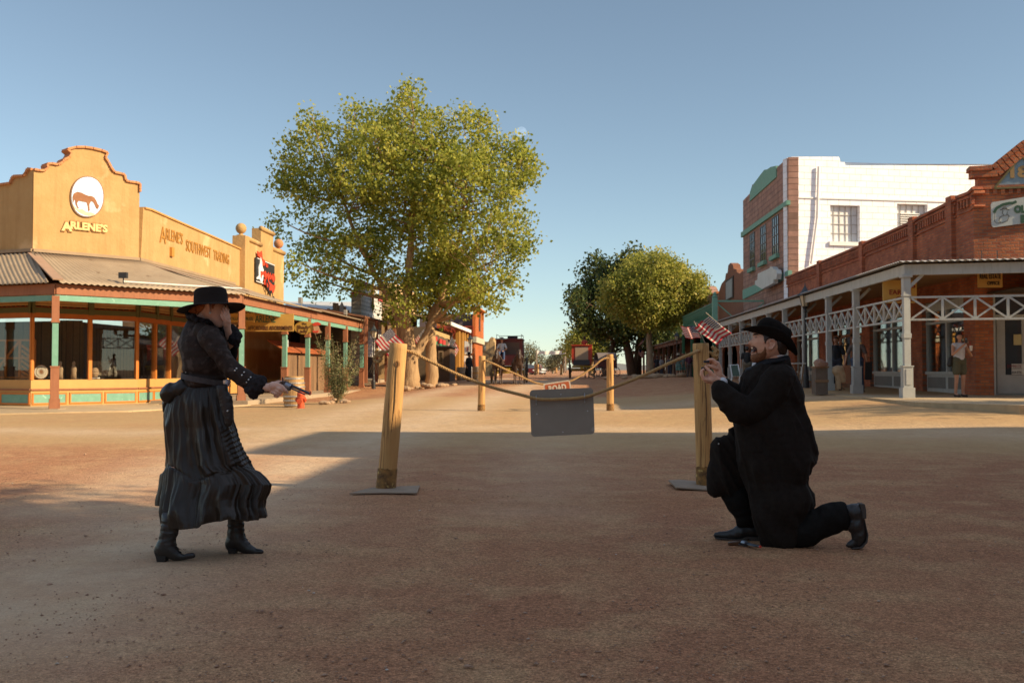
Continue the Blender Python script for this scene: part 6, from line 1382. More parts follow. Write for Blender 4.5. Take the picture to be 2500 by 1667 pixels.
person('person in a maroon top under the green balcony', (float(at(1683, 900, Y=68)[0]), 68, .6), 3.0, 1.72, shirt=(.10, .03, .06), legs=(.12, .09, .08))
person('person in a white top in the shade between the brown verandah posts', (float(at(1615, 900, Y=84)[0]), 84, .6), 2.2, 1.68, shirt=(.30, .30, .32), legs=(.05, .06, .09))
person('person in dark clothes in the shade left of the white-topped person', (float(at(1604, 900, Y=86)[0]), 86, .6), 3.2, 1.78, shirt=(.03, .03, .04), legs=(.04, .04, .05))
person('person in a grey top between the verandah post and the teal shorts', (float(at(1635, 900, Y=82)[0]), 82, .6), 2.8, 1.7, shirt=(.14, .15, .18), legs=(.07, .09, .14))
person('man in a long black coat and black hat standing by the oak barrels', (float(at(1145, 900, Y=63)[0]), 63, .47), .9, 1.78, shirt=(.02, .018, .02), legs=(.018, .016, .018), hat=(.015, .013, .013), long_coat=True)
person('person crossing far down the street between the distant rope posts', (float(at(1319, 900, Y=150)[0]), 150, .5), 3.0, 1.7, shirt=(.25, .15, .15), legs=(.1, .06, .08))
# ------------------------------------------------------------------ horses and coaches
def horse(label, loc, rz, proto=[], m=None):
 if proto: return copy_tree(proto[0], loc=loc, rz=rz, label=label)
 t = thing('horse', label, 'horse', loc, rz, 'harnessed dark horses'); proto.append(t)
 # faces -Y
 P = [((0, -.55, 1.20), (0, -.1, 1.15), .26, .28), ((0, -.1, 1.15), (0, .55, 1.22), .28, .27), ((0, .55, 1.22), (0, .75, 1.2), .26, .2), ((0, -.65, 1.3), (0, -.95, 1.62), .19, .13), ((0, -.95, 1.62), (0, -1.05, 1.74), .13, .11), ((0, -1.05, 1.74), (0, -1.22, 1.52), .105, .075), ((0, -1.22, 1.52), (0, -1.32, 1.38), .075, .06),
   ((-.06, -1.0, 1.80), (-.08, -1.0, 1.92), .035, .012), ((.06, -1.0, 1.80), (.08, -1.0, 1.92), .035, .012)]
 for s in (-1, 1):
  P += [((s*.15, -.58, 1.05), (s*.15, -.60, .72), .13, .07), ((s*.15, -.60, .72), (s*.15, -.60, .50), .06, .055), ((s*.15, -.60, .50), (s*.15, -.59, .16), .042, .036), ((s*.15, -.59, .16), (s*.15, -.63, .05), .045, .06),
    ((s*.15, .62, 1.10), (s*.15, .48, .78), .18, .10), ((s*.15, .48, .78), (s*.15, .72, .52), .09, .06), ((s*.15, .72, .52), (s*.15, .68, .16), .045, .038), ((s*.15, .68, .16), (s*.15, .63, .05), .045, .06)]
 cast_mesh('body', P, mat('horse_coat', (.035, .02, .014), .55, (.06, .03, .02), 3, .5), t, .028, 5)
 hb = MB(); hb.tube([(0, .82, 1.3), (0, .95, 1.1), (0, .96, .6)], [.06, .07, .03], 8); hb.build('tail', HAIRD, t, local=True, smooth=True)
 mn = MB(); mn.tube([(0, -1.02, 1.86), (0, -.85, 1.72), (0, -.66, 1.5)], [.04, .05, .03], 8); mn.build('mane', HAIRD, t, local=True, smooth=True)
 hr = MB(); hr.tube([(.24*math.cos(a), -.72-.12*math.sin(a), 1.28+.30*math.sin(a)) for a in np.linspace(0, 2*PI, 18)], .04, 6); hr.tube([(.085, -1.2, 1.62), (.10, -1.1, 1.72), (0, -1.04, 1.86), (-.10, -1.1, 1.72), (-.085, -1.2, 1.62), (0, -1.32, 1.5), (.085, -1.2, 1.62)], .014, 5)
 hr.build('harness', mat('harness', (.05, .03, .02), .5), t, local=True); bz = MB(); bz.ball((0, -1.18, 1.60), (.03, .06, .09)); bz.build('blaze', mat('blaze', (.35, .3, .25)), t, local=True)
 return t
def wheel(r, x, y, z, m, par):
 w = MB(); V = []; n = 28
 for k in range(n+1): pass
 ring = [(x, y+r*math.cos(2*PI*k/n), z+r*math.sin(2*PI*k/n)) for k in range(n+1)]; w.tube(ring, .038, 6, cap=False)
 for k in range(12):
  a = 2*PI*k/12; w.bar((x, y, z), (x, y+r*math.cos(a), z+r*math.sin(a)), .03, .03)
 w.lathe([(.09, -.1), (.09, .1)], 10, (x, y, z), M=Matrix.Rotation(PI/2, 4, 'Y')); return w.build('wheel', m, par, local=True)
def coach(label, loc, rz, body, panel, back):
 """local frame: driver faces -Y, coach body behind"""
 t = thing('stagecoach', label, 'stagecoach', loc, rz)
 m = mat('coach_%d' % int(body[0]*100), body, .55, tuple(k*.7 for k in body), 2, .5); k_ = mat('coach_iron', (.05, .035, .02), .6); yl = mat('coach_yellow', (.45, .30, .03), .6)
 b = MB(); prof = [(-.62, 1.0), (.62, 1.0), (.72, 1.2), (.76, 1.6), (.74, 2.45), (-.74, 2.45), (-.76, 1.6), (-.72, 1.2)]
 b.prism(prof, (0, -.2, 0), (1, 0, 0), (0, 0, 1), 2.5); b.build('body', m, t, local=True)
 p = MB(); p.box(-.48, .48, 2.30, 2.33, 1.35, 2.35) if back else p.box(-.6, .6, -.23, -.2, 1.3, 2.3); p.build('canvas_panel', mat('panel_%d' % int(panel[0]*100), panel, .8), t, local=True)
 p = MB(); p.box(-.70, .70, -.9, -.2, 1.0, 1.55); p.box(-.72, .72, -.95, -.88, 1.0, 1.35); p.box(-.68, .68, -.7, -.22, 1.52, 1.62); p.build('driver_box', m, t, local=True)
 p = MB(); p.box(-.62, .62, 2.32, 2.95, 1.0, 1.06); p.hexa([(-.6, 2.32, 1.06), (.6, 2.32, 1.06), (.6, 2.95, 1.06), (-.6, 2.95, 1.06), (-.6, 2.32, 1.4), (.6, 2.32, 1.4), (.6, 2.6, 1.3), (-.6, 2.6, 1.3)]); p.build('boot', mat('boot_black', (.02, .016, .013), .7), t, local=True)
 p = MB(); p.box(-.78, .78, -.3, 2.4, 2.45, 2.52)
 p.build('roof', m, t, local=True); p = MB()
 for x in (-.7, .7): p.tube([(x, -.2, 2.52), (x, -.2, 2.75), (x, 2.3, 2.75), (x, 2.3, 2.52)], .015, 5)
 p.tube([(-.7, 2.3, 2.75), (.7, 2.3, 2.75)], .015, 5); p.build('luggage_rail', k_, t, local=True)
 for x in (-.765, .745):
  p = MB(); p.box(x, x+.02, .65, 1.4, 1.1, 2.3); dr = p.build('door', m, t, local=True); p = MB(); p.box(x-.005, x+.025, .72, 1.33, 1.7, 2.2); p.build('window', DARKIN, dr, local=True)
 p = MB(); p.box(-.1, .1, -1.3, 2.9, .72, .84); p.box(-.85, .85, -1.05, -.95, .55, .65); p.box(-.85, .85, 2.05, 2.15, .65, .75); p.box(-.7, .7, 2.7, 2.78, .82, .98); p.build('chassis', yl, t, local=True)
 for x in (-.92, .92): wheel(.52, x, -1.0, .54, k_, t); wheel(.72, x, 2.1, .74, k_, t)
 return t
Y1 = 56.5; g1 = .46; x1 = float(at(1243, 900, Y=Y1)[0])
coach('dark red stagecoach facing the camera in the left half of the street', (x1, Y1, g1), 0, (.16, .022, .015), (.13, .075, .05), False)
person('stagecoach driver in a white shirt, jeans and grey hat sitting on the box', (x1-.38, Y1-.5, g1+1.2), 0, 1.72, sit=True, shirt=(.55, .53, .52), legs=(.06, .10, .2), hat=(.24, .22, .20), arms=[((-.27, -.14, 1.13), (-.10, -.36, 1.02)), ((.27, -.14, 1.13), (.10, -.36, 1.02))])
q = MB(); q.box(x1-.1, x1+.45, Y1+.1, Y1+.8, g1+2.52, g1+2.68); tag(q.build('trunk_box', mat('bag_black', (.015, .014, .013)), origin=(x1, Y1, g1+2.5)), 'dark flat trunk lying on the roof of the dark red stagecoach', 'trunk')
horse('dark horse of the left pair, nearer the driver, facing the camera', (x1-.45, Y1-2.6, g1-.03), 0); horse('dark horse on the right of the pair facing the camera', (x1+.62, Y1-2.6, g1-.03), .12)
Y2 = 74; g2 = .56; x2 = float(at(1421, 900, Y=Y2)[0])
coach('bright red stagecoach seen from behind with a pale canvas back', (x2+.05, Y2+2.5, g2), PI-.03, (.50, .05, .015), (.42, .30, .20), True)
person('passenger in a red top on the roof of the bright red stagecoach', (x2+.25, Y2+4.2, g2+2.0), PI, 1.6, sit=True, shirt=(.5, .05, .04), legs=(.05, .04, .04), hat=(.08, .03, .02))
horse('dark horse in front of the bright red stagecoach', (x2+.5, Y2+7.0, g2), PI)
def wagon():
 Y = 90; x = float(at(1478, 900, Y=Y)[0]); t = thing('covered_wagon', 'small red and white wagon with people beside it in the tree shade', 'wagon', (x, Y, .55), .3)
 b = MB(); b.box(-.9, .9, -.6, .6, .8, 1.5); b.build('body', mat('wagon_red', (.12, .03, .025), .7), t, local=True); b = MB()
 b.grid(lambda u, v: (-.9+1.8*v, .65*math.cos(PI*u), 1.5+.7*math.sin(PI*u)), 12, 4); b.build('cover', mat('wagon_cover', (.16, .13, .12), .8), t, local=True, solid=.02)
 for x_ in (-.7, .7):
  for y_ in (-.7, .7):
   w = MB(); w.tube([(x_+.45*math.cos(a), y_, .47+.45*math.sin(a)) for a in np.linspace(0, 2*PI, 20)], .03, 5, cap=False)
   for k in range(5): w.bar((x_-.45*math.cos(k*PI/5), y_, .47-.45*math.sin(k*PI/5)), (x_+.45*math.cos(k*PI/5), y_, .47+.45*math.sin(k*PI/5)), .025, .025)
   w.build('wheel', BLACKMETAL, t, local=True)
wagon()
# ------------------------------------------------------------------ far end of the street
def car(label, loc, rz, c):
 t = thing('parked_car', label, 'car', loc, rz, 'cars parked far down the street')
 m = mat('car_%d_%d' % (c[0]*100, c[2]*100), c, .3, coat=.5); b = MB()
 prof = [(-2.2, .35), (2.2, .35), (2.25, .75), (1.6, .95), (-2.2, 1.0)]; b.prism(prof, (0, -.85, 0), (1, 0, 0), (0, 0, 1), -1.7) if 0 else b.prism([(-.88, .3), (.88, .3), (.92, .7), (.82, .95), (-.82, .95), (-.92, .7)], (0, -2.2, 0), (1, 0, 0), (0, 0, 1), 4.4); b.build('body', m, t, local=True)
 b = MB(); b.hexa([(-.8, -1.2, .95), (.8, -1.2, .95), (.8, 1.9, .95), (-.8, 1.9, .95), (-.62, -.4, 1.5), (.62, -.4, 1.5), (.62, 1.5, 1.5), (-.62, 1.5, 1.5)]); b.build('cabin', mat('car_glass', (.05, .06, .07), .1, spec=.9), t, local=True)
 b = MB(); b.box(-.62, .62, -.38, 1.48, 1.5, 1.54); b.build('roof', m, t, local=True)
 for x in (-.82, .82):
  for y in (-1.4, 1.4): w = MB(); w.lathe([(.32, -.1), (.32, .1)], 16, (x, y, .32), M=Matrix.Rotation(PI/2, 4, 'Y')); w.build('wheel', BLACKMETAL, t, local=True)
 for x in (-.6, .6): w = MB(); w.box(x-.18, x+.18, -2.24, -2.2, .6, .75); w.build('headlight', mat('headlight', (.7, .7, .65), .2), t, local=True)
for px, Y, l, c, rz in ((1288, 150, 'dark maroon car parked at the far left end of the street, nose towards the camera', (.10, .015, .02), .2), (1301, 156, 'white car parked behind the maroon car far down the street', (.75, .75, .75), .5), (1312, 165, 'silver car parked furthest away by the distant rope posts', (.5, .5, .52), .3)):
 x = float(at(px, 900, Y=Y)[0]); car(l, (x, Y, gzf(x, Y)), rz, c)
def banner():
 Y = 140; t = thing('street_banner', 'long pale banner strung across the far end of the street between two poles', 'banner', at(1345, 905, Y=Y))
 for px in (1310, 1380):
  p = MB(); a, b = at(px, 908, Y=Y), at(px, 852, Y=Y); p.tube([a, b], .09, 6); p.build('pole', mat('pole_wood', (.3, .24, .18)), t)
 b = MB(); b.grid(lambda u, v: tuple(np.array(at(1311+69*u, 856+8*v+1.2*math.sin(u*PI)+.5*math.sin(u*23), Y=Y))+np.array([0, .2*math.sin(u*17), 0])), 30, 4); b.build('cloth', mat('banner_white', (.62, .60, .56), .8), t, solid=.02)
 # telephone poles
 for px, Yp, yt in ((1381, 150, 846), (1376, 175, 856)):
  u = thing('utility_pole', 'wooden utility pole at the far right end of the street, %s' % ('taller and nearer' if px == 1381 else 'shorter and further off'), 'utility pole', at(px, 908, Y=Yp)); p = MB(); a, b_ = at(px, 910, Y=Yp), at(px, yt, Y=Yp); p.tube([a, b_], .13, 6); p.build('pole', MATS['dark_bark'], u)
  p = MB(); p.bar(np.array(b_)+(-1.2, 0, -.5), np.array(b_)+(1.2, 0, -.5), .12, .12); p.build('crossarm', MATS['dark_bark'], u)
banner()
# distant low hills
h = MB(); n = 90
for row, (Y, hh) in enumerate(((5200, 34), (7800, 60))):
 V = []
 for k in range(n+1):
  x = -6500+13000*k/n; z = hh*(.35+.65*abs(mnoise.noise(Vector((x*.0011, row*5, 0))))*1.6+.25*mnoise.noise(Vector((x*.006, row, 2))))
  V += [(x, Y, -5), (x, Y+600*(1+.2*math.sin(k)), max(2, z)), (x, Y+1600, -5)]
 h.add(V, [f for k in range(n) for f in ((3*k, 3*k+3, 3*k+4, 3*k+1), (3*k+1, 3*k+4, 3*k+5, 3*k+2))])
tag(h.build('hills', mat('far_hills', (.20, .19, .17), 1.0, (.15, .15, .13), .002, .5), smooth=True), kind='structure')
# daytime moon
mo = MB(); c = np.array(at(1273, 323, Y=9000)); mo.ball(c, 9000/F_PX*13.0, 40, 24)
mm = bpy.data.materials.new('moon'); mm.use_nodes = True; N_, L_, b_ = nodes(mm); N_.remove(b_)
em = N_.new('ShaderNodeEmission'); em.inputs[0].default_value = (.80, .88, .95, 1); em.inputs[1].default_value = .055; tr = N_.new('ShaderNodeBsdfTransparent'); ad = N_.new('ShaderNodeAddShader')
nz = N_.new('ShaderNodeTexNoise'); nz.inputs['Scale'].default_value = .03; tc = N_.new('ShaderNodeTexCoord'); L_.new(tc.outputs['Object'], nz.inputs[0]); mr = N_.new('ShaderNodeMapRange'); mr.inputs[1].default_value = .35; mr.inputs[2].default_value = .65; mr.inputs[3].default_value = .03; mr.inputs[4].default_value = .075; L_.new(nz.outputs[0], mr.inputs[0]); L_.new(mr.outputs[0], em.inputs[1])
L_.new(em.outputs[0], ad.inputs[0]); L_.new(tr.outputs[0], ad.inputs[1]); L_.new(ad.outputs[0], N_['Material Output'].inputs[0])
mo_ = mo.build('moon', mm, smooth=True); tag(mo_, 'pale daytime moon low in the sky beside the cottonwood crown', 'moon')
# ------------------------------------------------------------------ things on the boardwalks
def table():
 Y = 31; a, b = at(1929, 886, Y=Y), at(1962, 886, Y=Y); x0, x1 = a[0], b[0]; z = a[2]
 t = thing('side_table', 'small weathered folding table behind the kneeling man under the verandah', 'table', ((x0+x1)/2, Y, ZG)); m = MB(); m.box(x0, x1, Y-.3, Y+.3, z-.03, z); m.build('tabletop', GREYPAINT, t)
 for x, d in ((x0+.05, 1), (x1-.05, -1)):
  for y in (Y-.25, Y+.25): m = MB(); m.bar((x, y, z-.03), (x+d*.12, y, ZG), .035, .035); m.build('leg', WOODOLD, t)
table()
def lawn_chair():
 Y = 37; o = at(1797, 930, Y=Y); t = thing('lawn_chair', 'green slung chair with a pale metal frame beside the grey verandah post', 'chair', (o[0], Y, ZG))
 A = lambda x, y, d=0: np.array(at(x, y, Y=Y+d)); q = MB()
 q.hexa([A(1783, 892, .0), A(1802, 892, .0), A(1806, 918, -.35), A(1790, 918, -.35)]+[p+np.array([0, .03, .02]) for p in (A(1783, 892), A(1802, 892), A(1806, 918, -.35), A(1790, 918, -.35))]); q.build('sling', mat('chair_green', (.06, .09, .06), .8), t)
 for x0, x1 in ((1787, 1785), (1806, 1808)): m = MB(); m.tube([A(x0-4, 890), A(x0, 918, -.3), A(x1, 940, -.3)], .016, 6); m.build('leg', WHITEPAINT, t); m = MB(); m.tube([A(x0, 918, .3), A(x1-3, 938, .3)], .016, 6); m.build('leg', WHITEPAINT, t)
 m = MB(); m.tube([A(1778, 892), A(1802, 890)], .016, 6); m.tube([A(1786, 919, -.3), A(1822, 918, -.3)], .016, 6); m.build('arm_rail', WHITEPAINT, t)
lawn_chair()
def goods():
 Y = 29; A = lambda x, y, d=0: np.array(at(x, y, Y=Y+d))
 t = thing('wooden_crate', 'grey weathered crate bench stacked beside the lamp under the verandah', 'crate', (*A(2008, 940)[:2], ZG))
 m = MB(); a, b = A(1992, 950), A(2021, 898); m.box(a[0], b[0], Y, Y+.5, ZG, b[2]); m.build('box', mat('grey_crate', (.16, .12, .09), .9, (.10, .07, .05), 5, .7), t)
 m = MB(); m.box(a[0]-.03, b[0]+.03, Y-.03, Y+.5, b[2], b[2]+.05); m.box(a[0]-.02, b[0]+.02, Y-.02, Y-.001, ZG+.35, ZG+.42); m.build('plank', WOODOLD, t)
 t = thing('boulder', 'big pinkish rock resting on the grey crate under the verandah', 'rock', A(2004, 888)); c = A(2004, 887); m = MB(); m.ball(c, (.20, .18, .13), 10, 7); V = np.array(m.v); V += (V-c)*.5*np.array([mnoise.noise(Vector(v)*5) for v in V])[:, None]; m.v = [tuple(v) for v in V]; m.build('stone', mat('pink_rock', (.34, .21, .16), .9, (.22, .13, .1), 7, .8), t)
 # cream cow statue's head and neck
 t = thing('cow_statue', 'cream carved longhorn cow head statue leaning between the verandah posts', 'statue', (*A(2052, 930)[:2], ZG))
 m = MB(); m.ball(A(2046, 905), (.18, .14, .16), 12, 8); m.tube([A(2046, 900), A(2056, 918), A(2060, 934)], [.14, .11, .06], 10); m.tube([A(2050, 898), A(2061, 890)], [.04, .012], 6); m.tube([A(2046, 915), A(2048, 950)], [.10, .07], 8)
 V, _, Fc = voxel(m, .015, 4); link_mesh(mesh_from(V, Fc), 'head', mat('carved_cream', (.42, .30, .18), .85, (.28, .18, .1), 7, .7), t, smooth=True)
 t = thing('plank', 'pale board leaning on the boardwalk beside the cow statue', 'plank', A(2050, 945)); m = MB(); m.bar(A(2040, 925), A(2062, 951), .12, .03); m.build('board', WOODOLD, t)
 t = thing('window_banner', 'tall cream banner with an orange glow strip hanging in the shop window', 'banner', (XR+.3, yR(2150), 1.5)); m = MB(); m.box(XR+.32, XR+.34, yR(2161, XR+.3), yR(2141, XR+.3), 1.25, 2.6); m.build('cloth', mat('banner_cream', (.34, .27, .16), .8), t)
 m = MB(); y0, y1 = yR(2164, XR+.3), yR(2152, XR+.3); m.prism([(-y0, 1.15), (-y1, 1.15), (-(y0+y1)/2, 2.0)], (XR+.31, 0, 0), (0, -1, 0), (0, 0, 1), .005); m.build('painted_cone', mat('orange_cone', (.62, .20, .03), .6), t)  # plain orange triangle in front of the cloth
goods()
def shop_display():
 """pots, plate, figures behind the left shop window"""
 L_ = LS; ux = L_['ux']; nf = np.cross(ux, (0, 0, 1)); pl = (W2[0]-nf[0]*.45, W2[1]-nf[1]*.45, ux[0], ux[1])
 def Q(x, y): return np.array(at(x, y, plane=pl))
 zf = .90
 c = Q(100, 905); t = thing('painted_plate', 'round white and brown painted plate leaning in the corner shop window', 'plate', (c[0], c[1], zf)); R0 = .24
 def disc(r, d, m, nm, par, n=32, rays=None):
  mb = MB(); P = [(r*(1 if rays is None or k % 2 else rays)*math.cos(2*PI*k/n), r*(1 if rays is None or k % 2 else rays)*math.sin(2*PI*k/n)) for k in range(n)]; mb.prism(P, np.array([c[0], c[1], zf+R0])+nf*d, ux, (0, 0, 1), .01); mb.build(nm, m, par)
 WHp = mat('glaze_white', (.75, .70, .60), .4); BRp = mat('glaze_brown', (.30, .13, .06), .5)
 disc(R0, 0, BRp, 'rim', t); disc(R0*.92, .01, WHp, 'plate_face', t, 36, .93); disc(R0*.68, .02, BRp, 'plate_ring', t); disc(R0*.63, .03, WHp, 'plate_centre', t); disc(R0*.52, .04, BRp, 'painted_star', t, 28, .35)
 c2 = Q(231, 905); t = thing('striped_pot', 'brown and cream spiral striped pot in the corner shop window', 'pot', (c2[0], c2[1], zf)); m = MB(); m.lathe([(.07, 0), (.10, .03), (.14, .12), (.145, .2), (.12, .28), (.08, .31), (.08, .32)], 20, (c2[0], c2[1], zf+.05)); m.build('pot_body', stripe_mat('pot_stripes', (.66, .52, .36), (.22, .09, .05), .055, axis=2, duty=.4), t, smooth=True); m = MB(); m.box(c2[0]-.15, c2[0]+.15, c2[1]-.1, c2[1]+.1, zf, zf+.05); m.build('stand', WHITEPAINT, t)
 for px, h, lab in ((180, .58, 'pale standing robed figurine in the corner shop window'), (147, .62, 'pale figurine half hidden behind the chamfer verandah post')):
  c3 = Q(px, 905); t = thing('figurine', lab, 'figurine', (c3[0], c3[1], zf)); m = MB(); m.lathe([(.10, 0), (.09, .2), (.10, .34), (.07, .42), (.035, .45), (.06, .49), (.055, .55), (.02, .6)], 12, (c3[0], c3[1], zf), sy=.7); m.build('robe', mat('carved_pale', (.60, .46, .33), .7, (.4, .26, .16), 9, .6), t, smooth=True)
 c4 = Q(272, 905); t = thing('woven_doll', 'shaggy white and grey woven doll beside the striped pot in the shop window', 'doll', (c4[0], c4[1], zf)); r_ = np.random.default_rng(2); m = MB()
 for k in range(60): a = r_.uniform(0, 6.28); m.tube([np.array([c4[0], c4[1], zf+.62])+.04*r_.normal(size=3), np.array([c4[0]+.2*math.cos(a), c4[1]+.12*math.sin(a), zf+r_.uniform(.05, .35)])], [.012, .006], 4)
 m.build('fringe', mat('wool_white', (.55, .52, .45), .9, (.15, .14, .12), 7, .8), t)
 pl2 = (W2[0]-nf[0]*.7, W2[1]-nf[1]*.7, ux[0], ux[1]); a = at(220, 900, plane=pl2); b = at(268, 870, plane=pl2)
 t = thing('hide_painting', 'framed grey picture of tall figures standing in the shop window', 'picture', a); m = MB(); m.bar(((a[0]+b[0])/2-ux[0]*.35, (a[1]+b[1])/2-ux[1]*.35, zf+.36), ((a[0]+b[0])/2+ux[0]*.35, (a[1]+b[1])/2+ux[1]*.35, zf+.36), .03, .5); m.build('picture', mat('grey_picture', (.33, .27, .2), .8, (.1, .08, .06), 14, .8), t)
 # orange slatted screen behind the first window
 A0 = W2+DA*1.3-np.array([-.3, -1])*(-.8)
 t = thing('slatted_screen', 'orange wooden display case with diagonal slats in the window left of the corner', 'display case', (A0[0], A0[1], zf)); o = np.array([W2[0]+DA[0]*2.6+.25, W2[1]+DA[1]*2.6+.75, 0]); d = np.array([-DA[0], -DA[1], 0])
 m = MB()
 for u in (0, .62, 1.24, 1.9): m.bar(o+d*u+(0, 0, zf), o+d*u+(0, 0, zf+1.3), .06, .07)
 for z in (zf+.05, zf+.7, zf+1.3): m.bar(o+(0, 0, z), o+d*1.9+(0, 0, z), .05, .06)
 for k in range(7): m.bar(o+d*1.3+(0, .03, zf+.1+k*.17), o+d*1.85+(0, .03, zf+.1+k*.17-.3 if zf+.1+k*.17-.3 > zf else zf), .03, .07)
 m.bar(o+(0, 0, zf+.1), o+d*1.2+(0, 0, zf+1.25), .04, .08); m.build('frame', ORANGE, t)
shop_display()
# ------------------------------------------------------------------ rope barrier
def post_mat(name, c, c2):
 m = mat(name, c, .8, c2, 2.2, .9, .5, 14, stretch=(6, 6, .5), bdist=.01); N, L, b = nodes(m)
 tc = N.new('ShaderNodeTexCoord'); mp = N.new('ShaderNodeMapping'); mp.inputs['Scale'].default_value = (16, 16, 1.1); L.new(tc.outputs['Object'], mp.inputs[0])
 w = N.new('ShaderNodeTexNoise'); w.inputs['Scale'].default_value = 1.5; w.inputs['Detail'].default_value = 3; w.inputs['Distortion'].default_value = 1.6; L.new(mp.outputs[0], w.inputs[0])
 cr = N.new('ShaderNodeValToRGB'); L.new(w.outputs[0], cr.inputs[0]); e = cr.color_ramp.elements; e[0].position = .36; e[0].color = (*[k*.42 for k in c2], 1); e[1].position = .46; e[1].color = (1, 1, 1, 1)
 mx = N.new('ShaderNodeMix'); mx.data_type = 'RGBA'; mx.blend_type = 'MULTIPLY'; mx.inputs[0].default_value = .55; src = b.inputs['Base Color'].links[0].from_socket; L.new(src, mx.inputs[6]); L.new(cr.outputs[0], mx.inputs[7]); L.new(mx.outputs[2], b.inputs['Base Color'])
 return m
POST = post_mat('post_pine', (.62, .36, .13), (.42, .21, .065)); RUST = mat('rusty_sleeve', (.40, .20, .05), .85, (.06, .03, .015), 14, .9, .7, 30, c3=(.55, .38, .12), scale3=11, th3=.60)
def rope_post(label, base, top, r, knot=0, sleeve=.21):
 t = thing('rope_post', label, 'post', base, group='timber posts of the rope barrier')
 b, e = np.array(base, float), np.array(top, float); L = np.linalg.norm(e-b); d = (e-b)/L; rr = np.random.default_rng(int(abs(base[0])*100))
 m = MB(); n = 26; P = [b+d*L*k/n for k in range(n+1)]; R_ = [r*(1.0-.05*k/n) for k in range(n+1)]; P += [e+d*.004]; R_ += [r*.90]
 m.tube(P, R_, 28); V = np.array(m.v)
 for k in range(len(V)):
  q = V[k]; ang = math.atan2(q[1]-b[1], q[0]-b[0]); s = mnoise.noise(Vector((math.cos(ang)*2, math.sin(ang)*2, q[2]*.7)))*.006; ax = b+d*np.dot(q-b, d); rad = q-ax; nn = np.linalg.norm(rad)+1e-9; V[k] = q+rad/nn*s
 m.v = [tuple(v) for v in V]; o = m.build('shaft', POST, t, smooth=True, bevel=0)
 md = o.modifiers.new('e', 'EDGE_SPLIT'); md.split_angle = R(50)
 # drying crack and knot
 side = np.array([.25, -1, 0]); side /= np.linalg.norm(side); side -= d*side.dot(d); side /= np.linalg.norm(side)
 c = MB(); rc = r*.985; c.tube([b+d*z+side*rc*1.0+np.array([.006*math.sin(z*9), 0, 0]) for z in np.linspace(L*.35, L*.86, 14)], [.001]+[.0035]*12+[.001], 5); c.build('crack', mat('crack_dark', (.08, .04, .02), .9), t)
 if knot:
  kk = MB(); cpos = b+d*L*.86+side*r*.98
  for q, rad in ((0, .030), (1, .018)): kk.tube([cpos+np.array([math.cos(a)*rad*.75, 0, math.sin(a)*rad]) for a in np.linspace(0, 2*PI, 20)], .003, 5)
  kk.build('knot', mat('knot_brown', (.30, .14, .05), .8), t)
 s = MB(); s.tube([b-d*.01, b+d*sleeve*.5, b+d*sleeve], [r*1.09, r*1.08, r*1.075], 28); V = np.array(s.v); s.v = [tuple(v+np.array([0, 0, .008*math.sin(v[0]*90)]) if i >= 56 else v) for i, v in enumerate(V)]; so_ = s.build('sleeve', RUST, t, smooth=False)
 return t
bL = at(942, 1194, Z=0); bR = at(1722, 1188, Z=0)
tL = at(973, 839, Y=bL[1]+.02); tR = at(1711, 839, Y=bR[1])
rope_post('thick timber post leaning right, between the two people, lit at its top', bL, tL, .093, 1)
rope_post('thick timber post in the shade beside the kneeling man', bR, tR, .086, 0)
mL = at(1175, 1003, Y=26.5); mR = at(1490, 1001, Y=26.8); mLt = at(1177, 869, Y=26.5); mRt = at(1489, 865, Y=26.8)
rope_post('thinner sunlit timber post of the rear pair, left of the ROAD sign', mL, mLt, .095, 0, .17); rope_post('thinner sunlit timber post of the rear pair, right of the ROAD sign', mR, mRt, .095, 0, .17)
for i, (px, y0, y1, Y) in enumerate(((1307, 915, 889, 128), (1313, 912, 889, 140), (1325, 911, 896, 165), (1358, 911, 896, 160), (1370, 915, 889, 128))):
 a, b = at(px, y0, Y=Y), at(px, y1, Y=Y)
 rope_post(('nearest left post', 'second left post', 'furthest left post', 'furthest right post', 'nearest right post')[i]+' of the distant rope barrier down the street', a, b, .15, 0, .2)
def rope(name, label, pts, r, twist=.085, m=None, parent=None):
 P = np.array(pts, float); t_ = np.r_[0, np.cumsum(np.linalg.norm(np.diff(P, axis=0), axis=1))]; n = max(40, int(t_[-1]/.012)); s = np.linspace(0, t_[-1], n)
 # smooth curve through the points
 def cr(k):
  y = P[:, k]; h = np.gradient(y, t_); return np.array([_herm(s_, t_, y, h) for s_ in s])
 Q = np.stack([cr(0), cr(1), cr(2)], 1); T = np.gradient(Q, axis=0); T /= np.linalg.norm(T, axis=1)[:, None]; U = np.cross(T, (0, 0, 1.)); U /= np.linalg.norm(U, axis=1)[:, None]; W_ = np.cross(T, U)
 mb = MB()
 for k in range(3):
  a = 2*PI*s/twist+k*2*PI/3; mb.tube(Q+(U*np.cos(a)[:, None]+W_*np.sin(a)[:, None])*r*.5, r*.56, 7)
 o = mb.build(name, m or ROPE, parent, smooth=True)
 if label: tag(o, label, 'rope')
 return o
def _herm(x, t, y, h):
 i = int(np.clip(np.searchsorted(t, x)-1, 0, len(t)-2)); d = t[i+1]-t[i]; u = (x-t[i])/d
 return (2*u**3-3*u**2+1)*y[i]+(u**3-2*u**2+u)*d*h[i]+(-2*u**3+3*u**2)*y[i+1]+(u**3-u**2)*d*h[i+1]
ROPE = mat('manila_rope', (.52, .32, .13), .85, (.36, .20, .07), 30, .7, .5, 90)
Yr = 10.05
A = lambda x, y, Y=Yr: at(x, y, Y=Y)
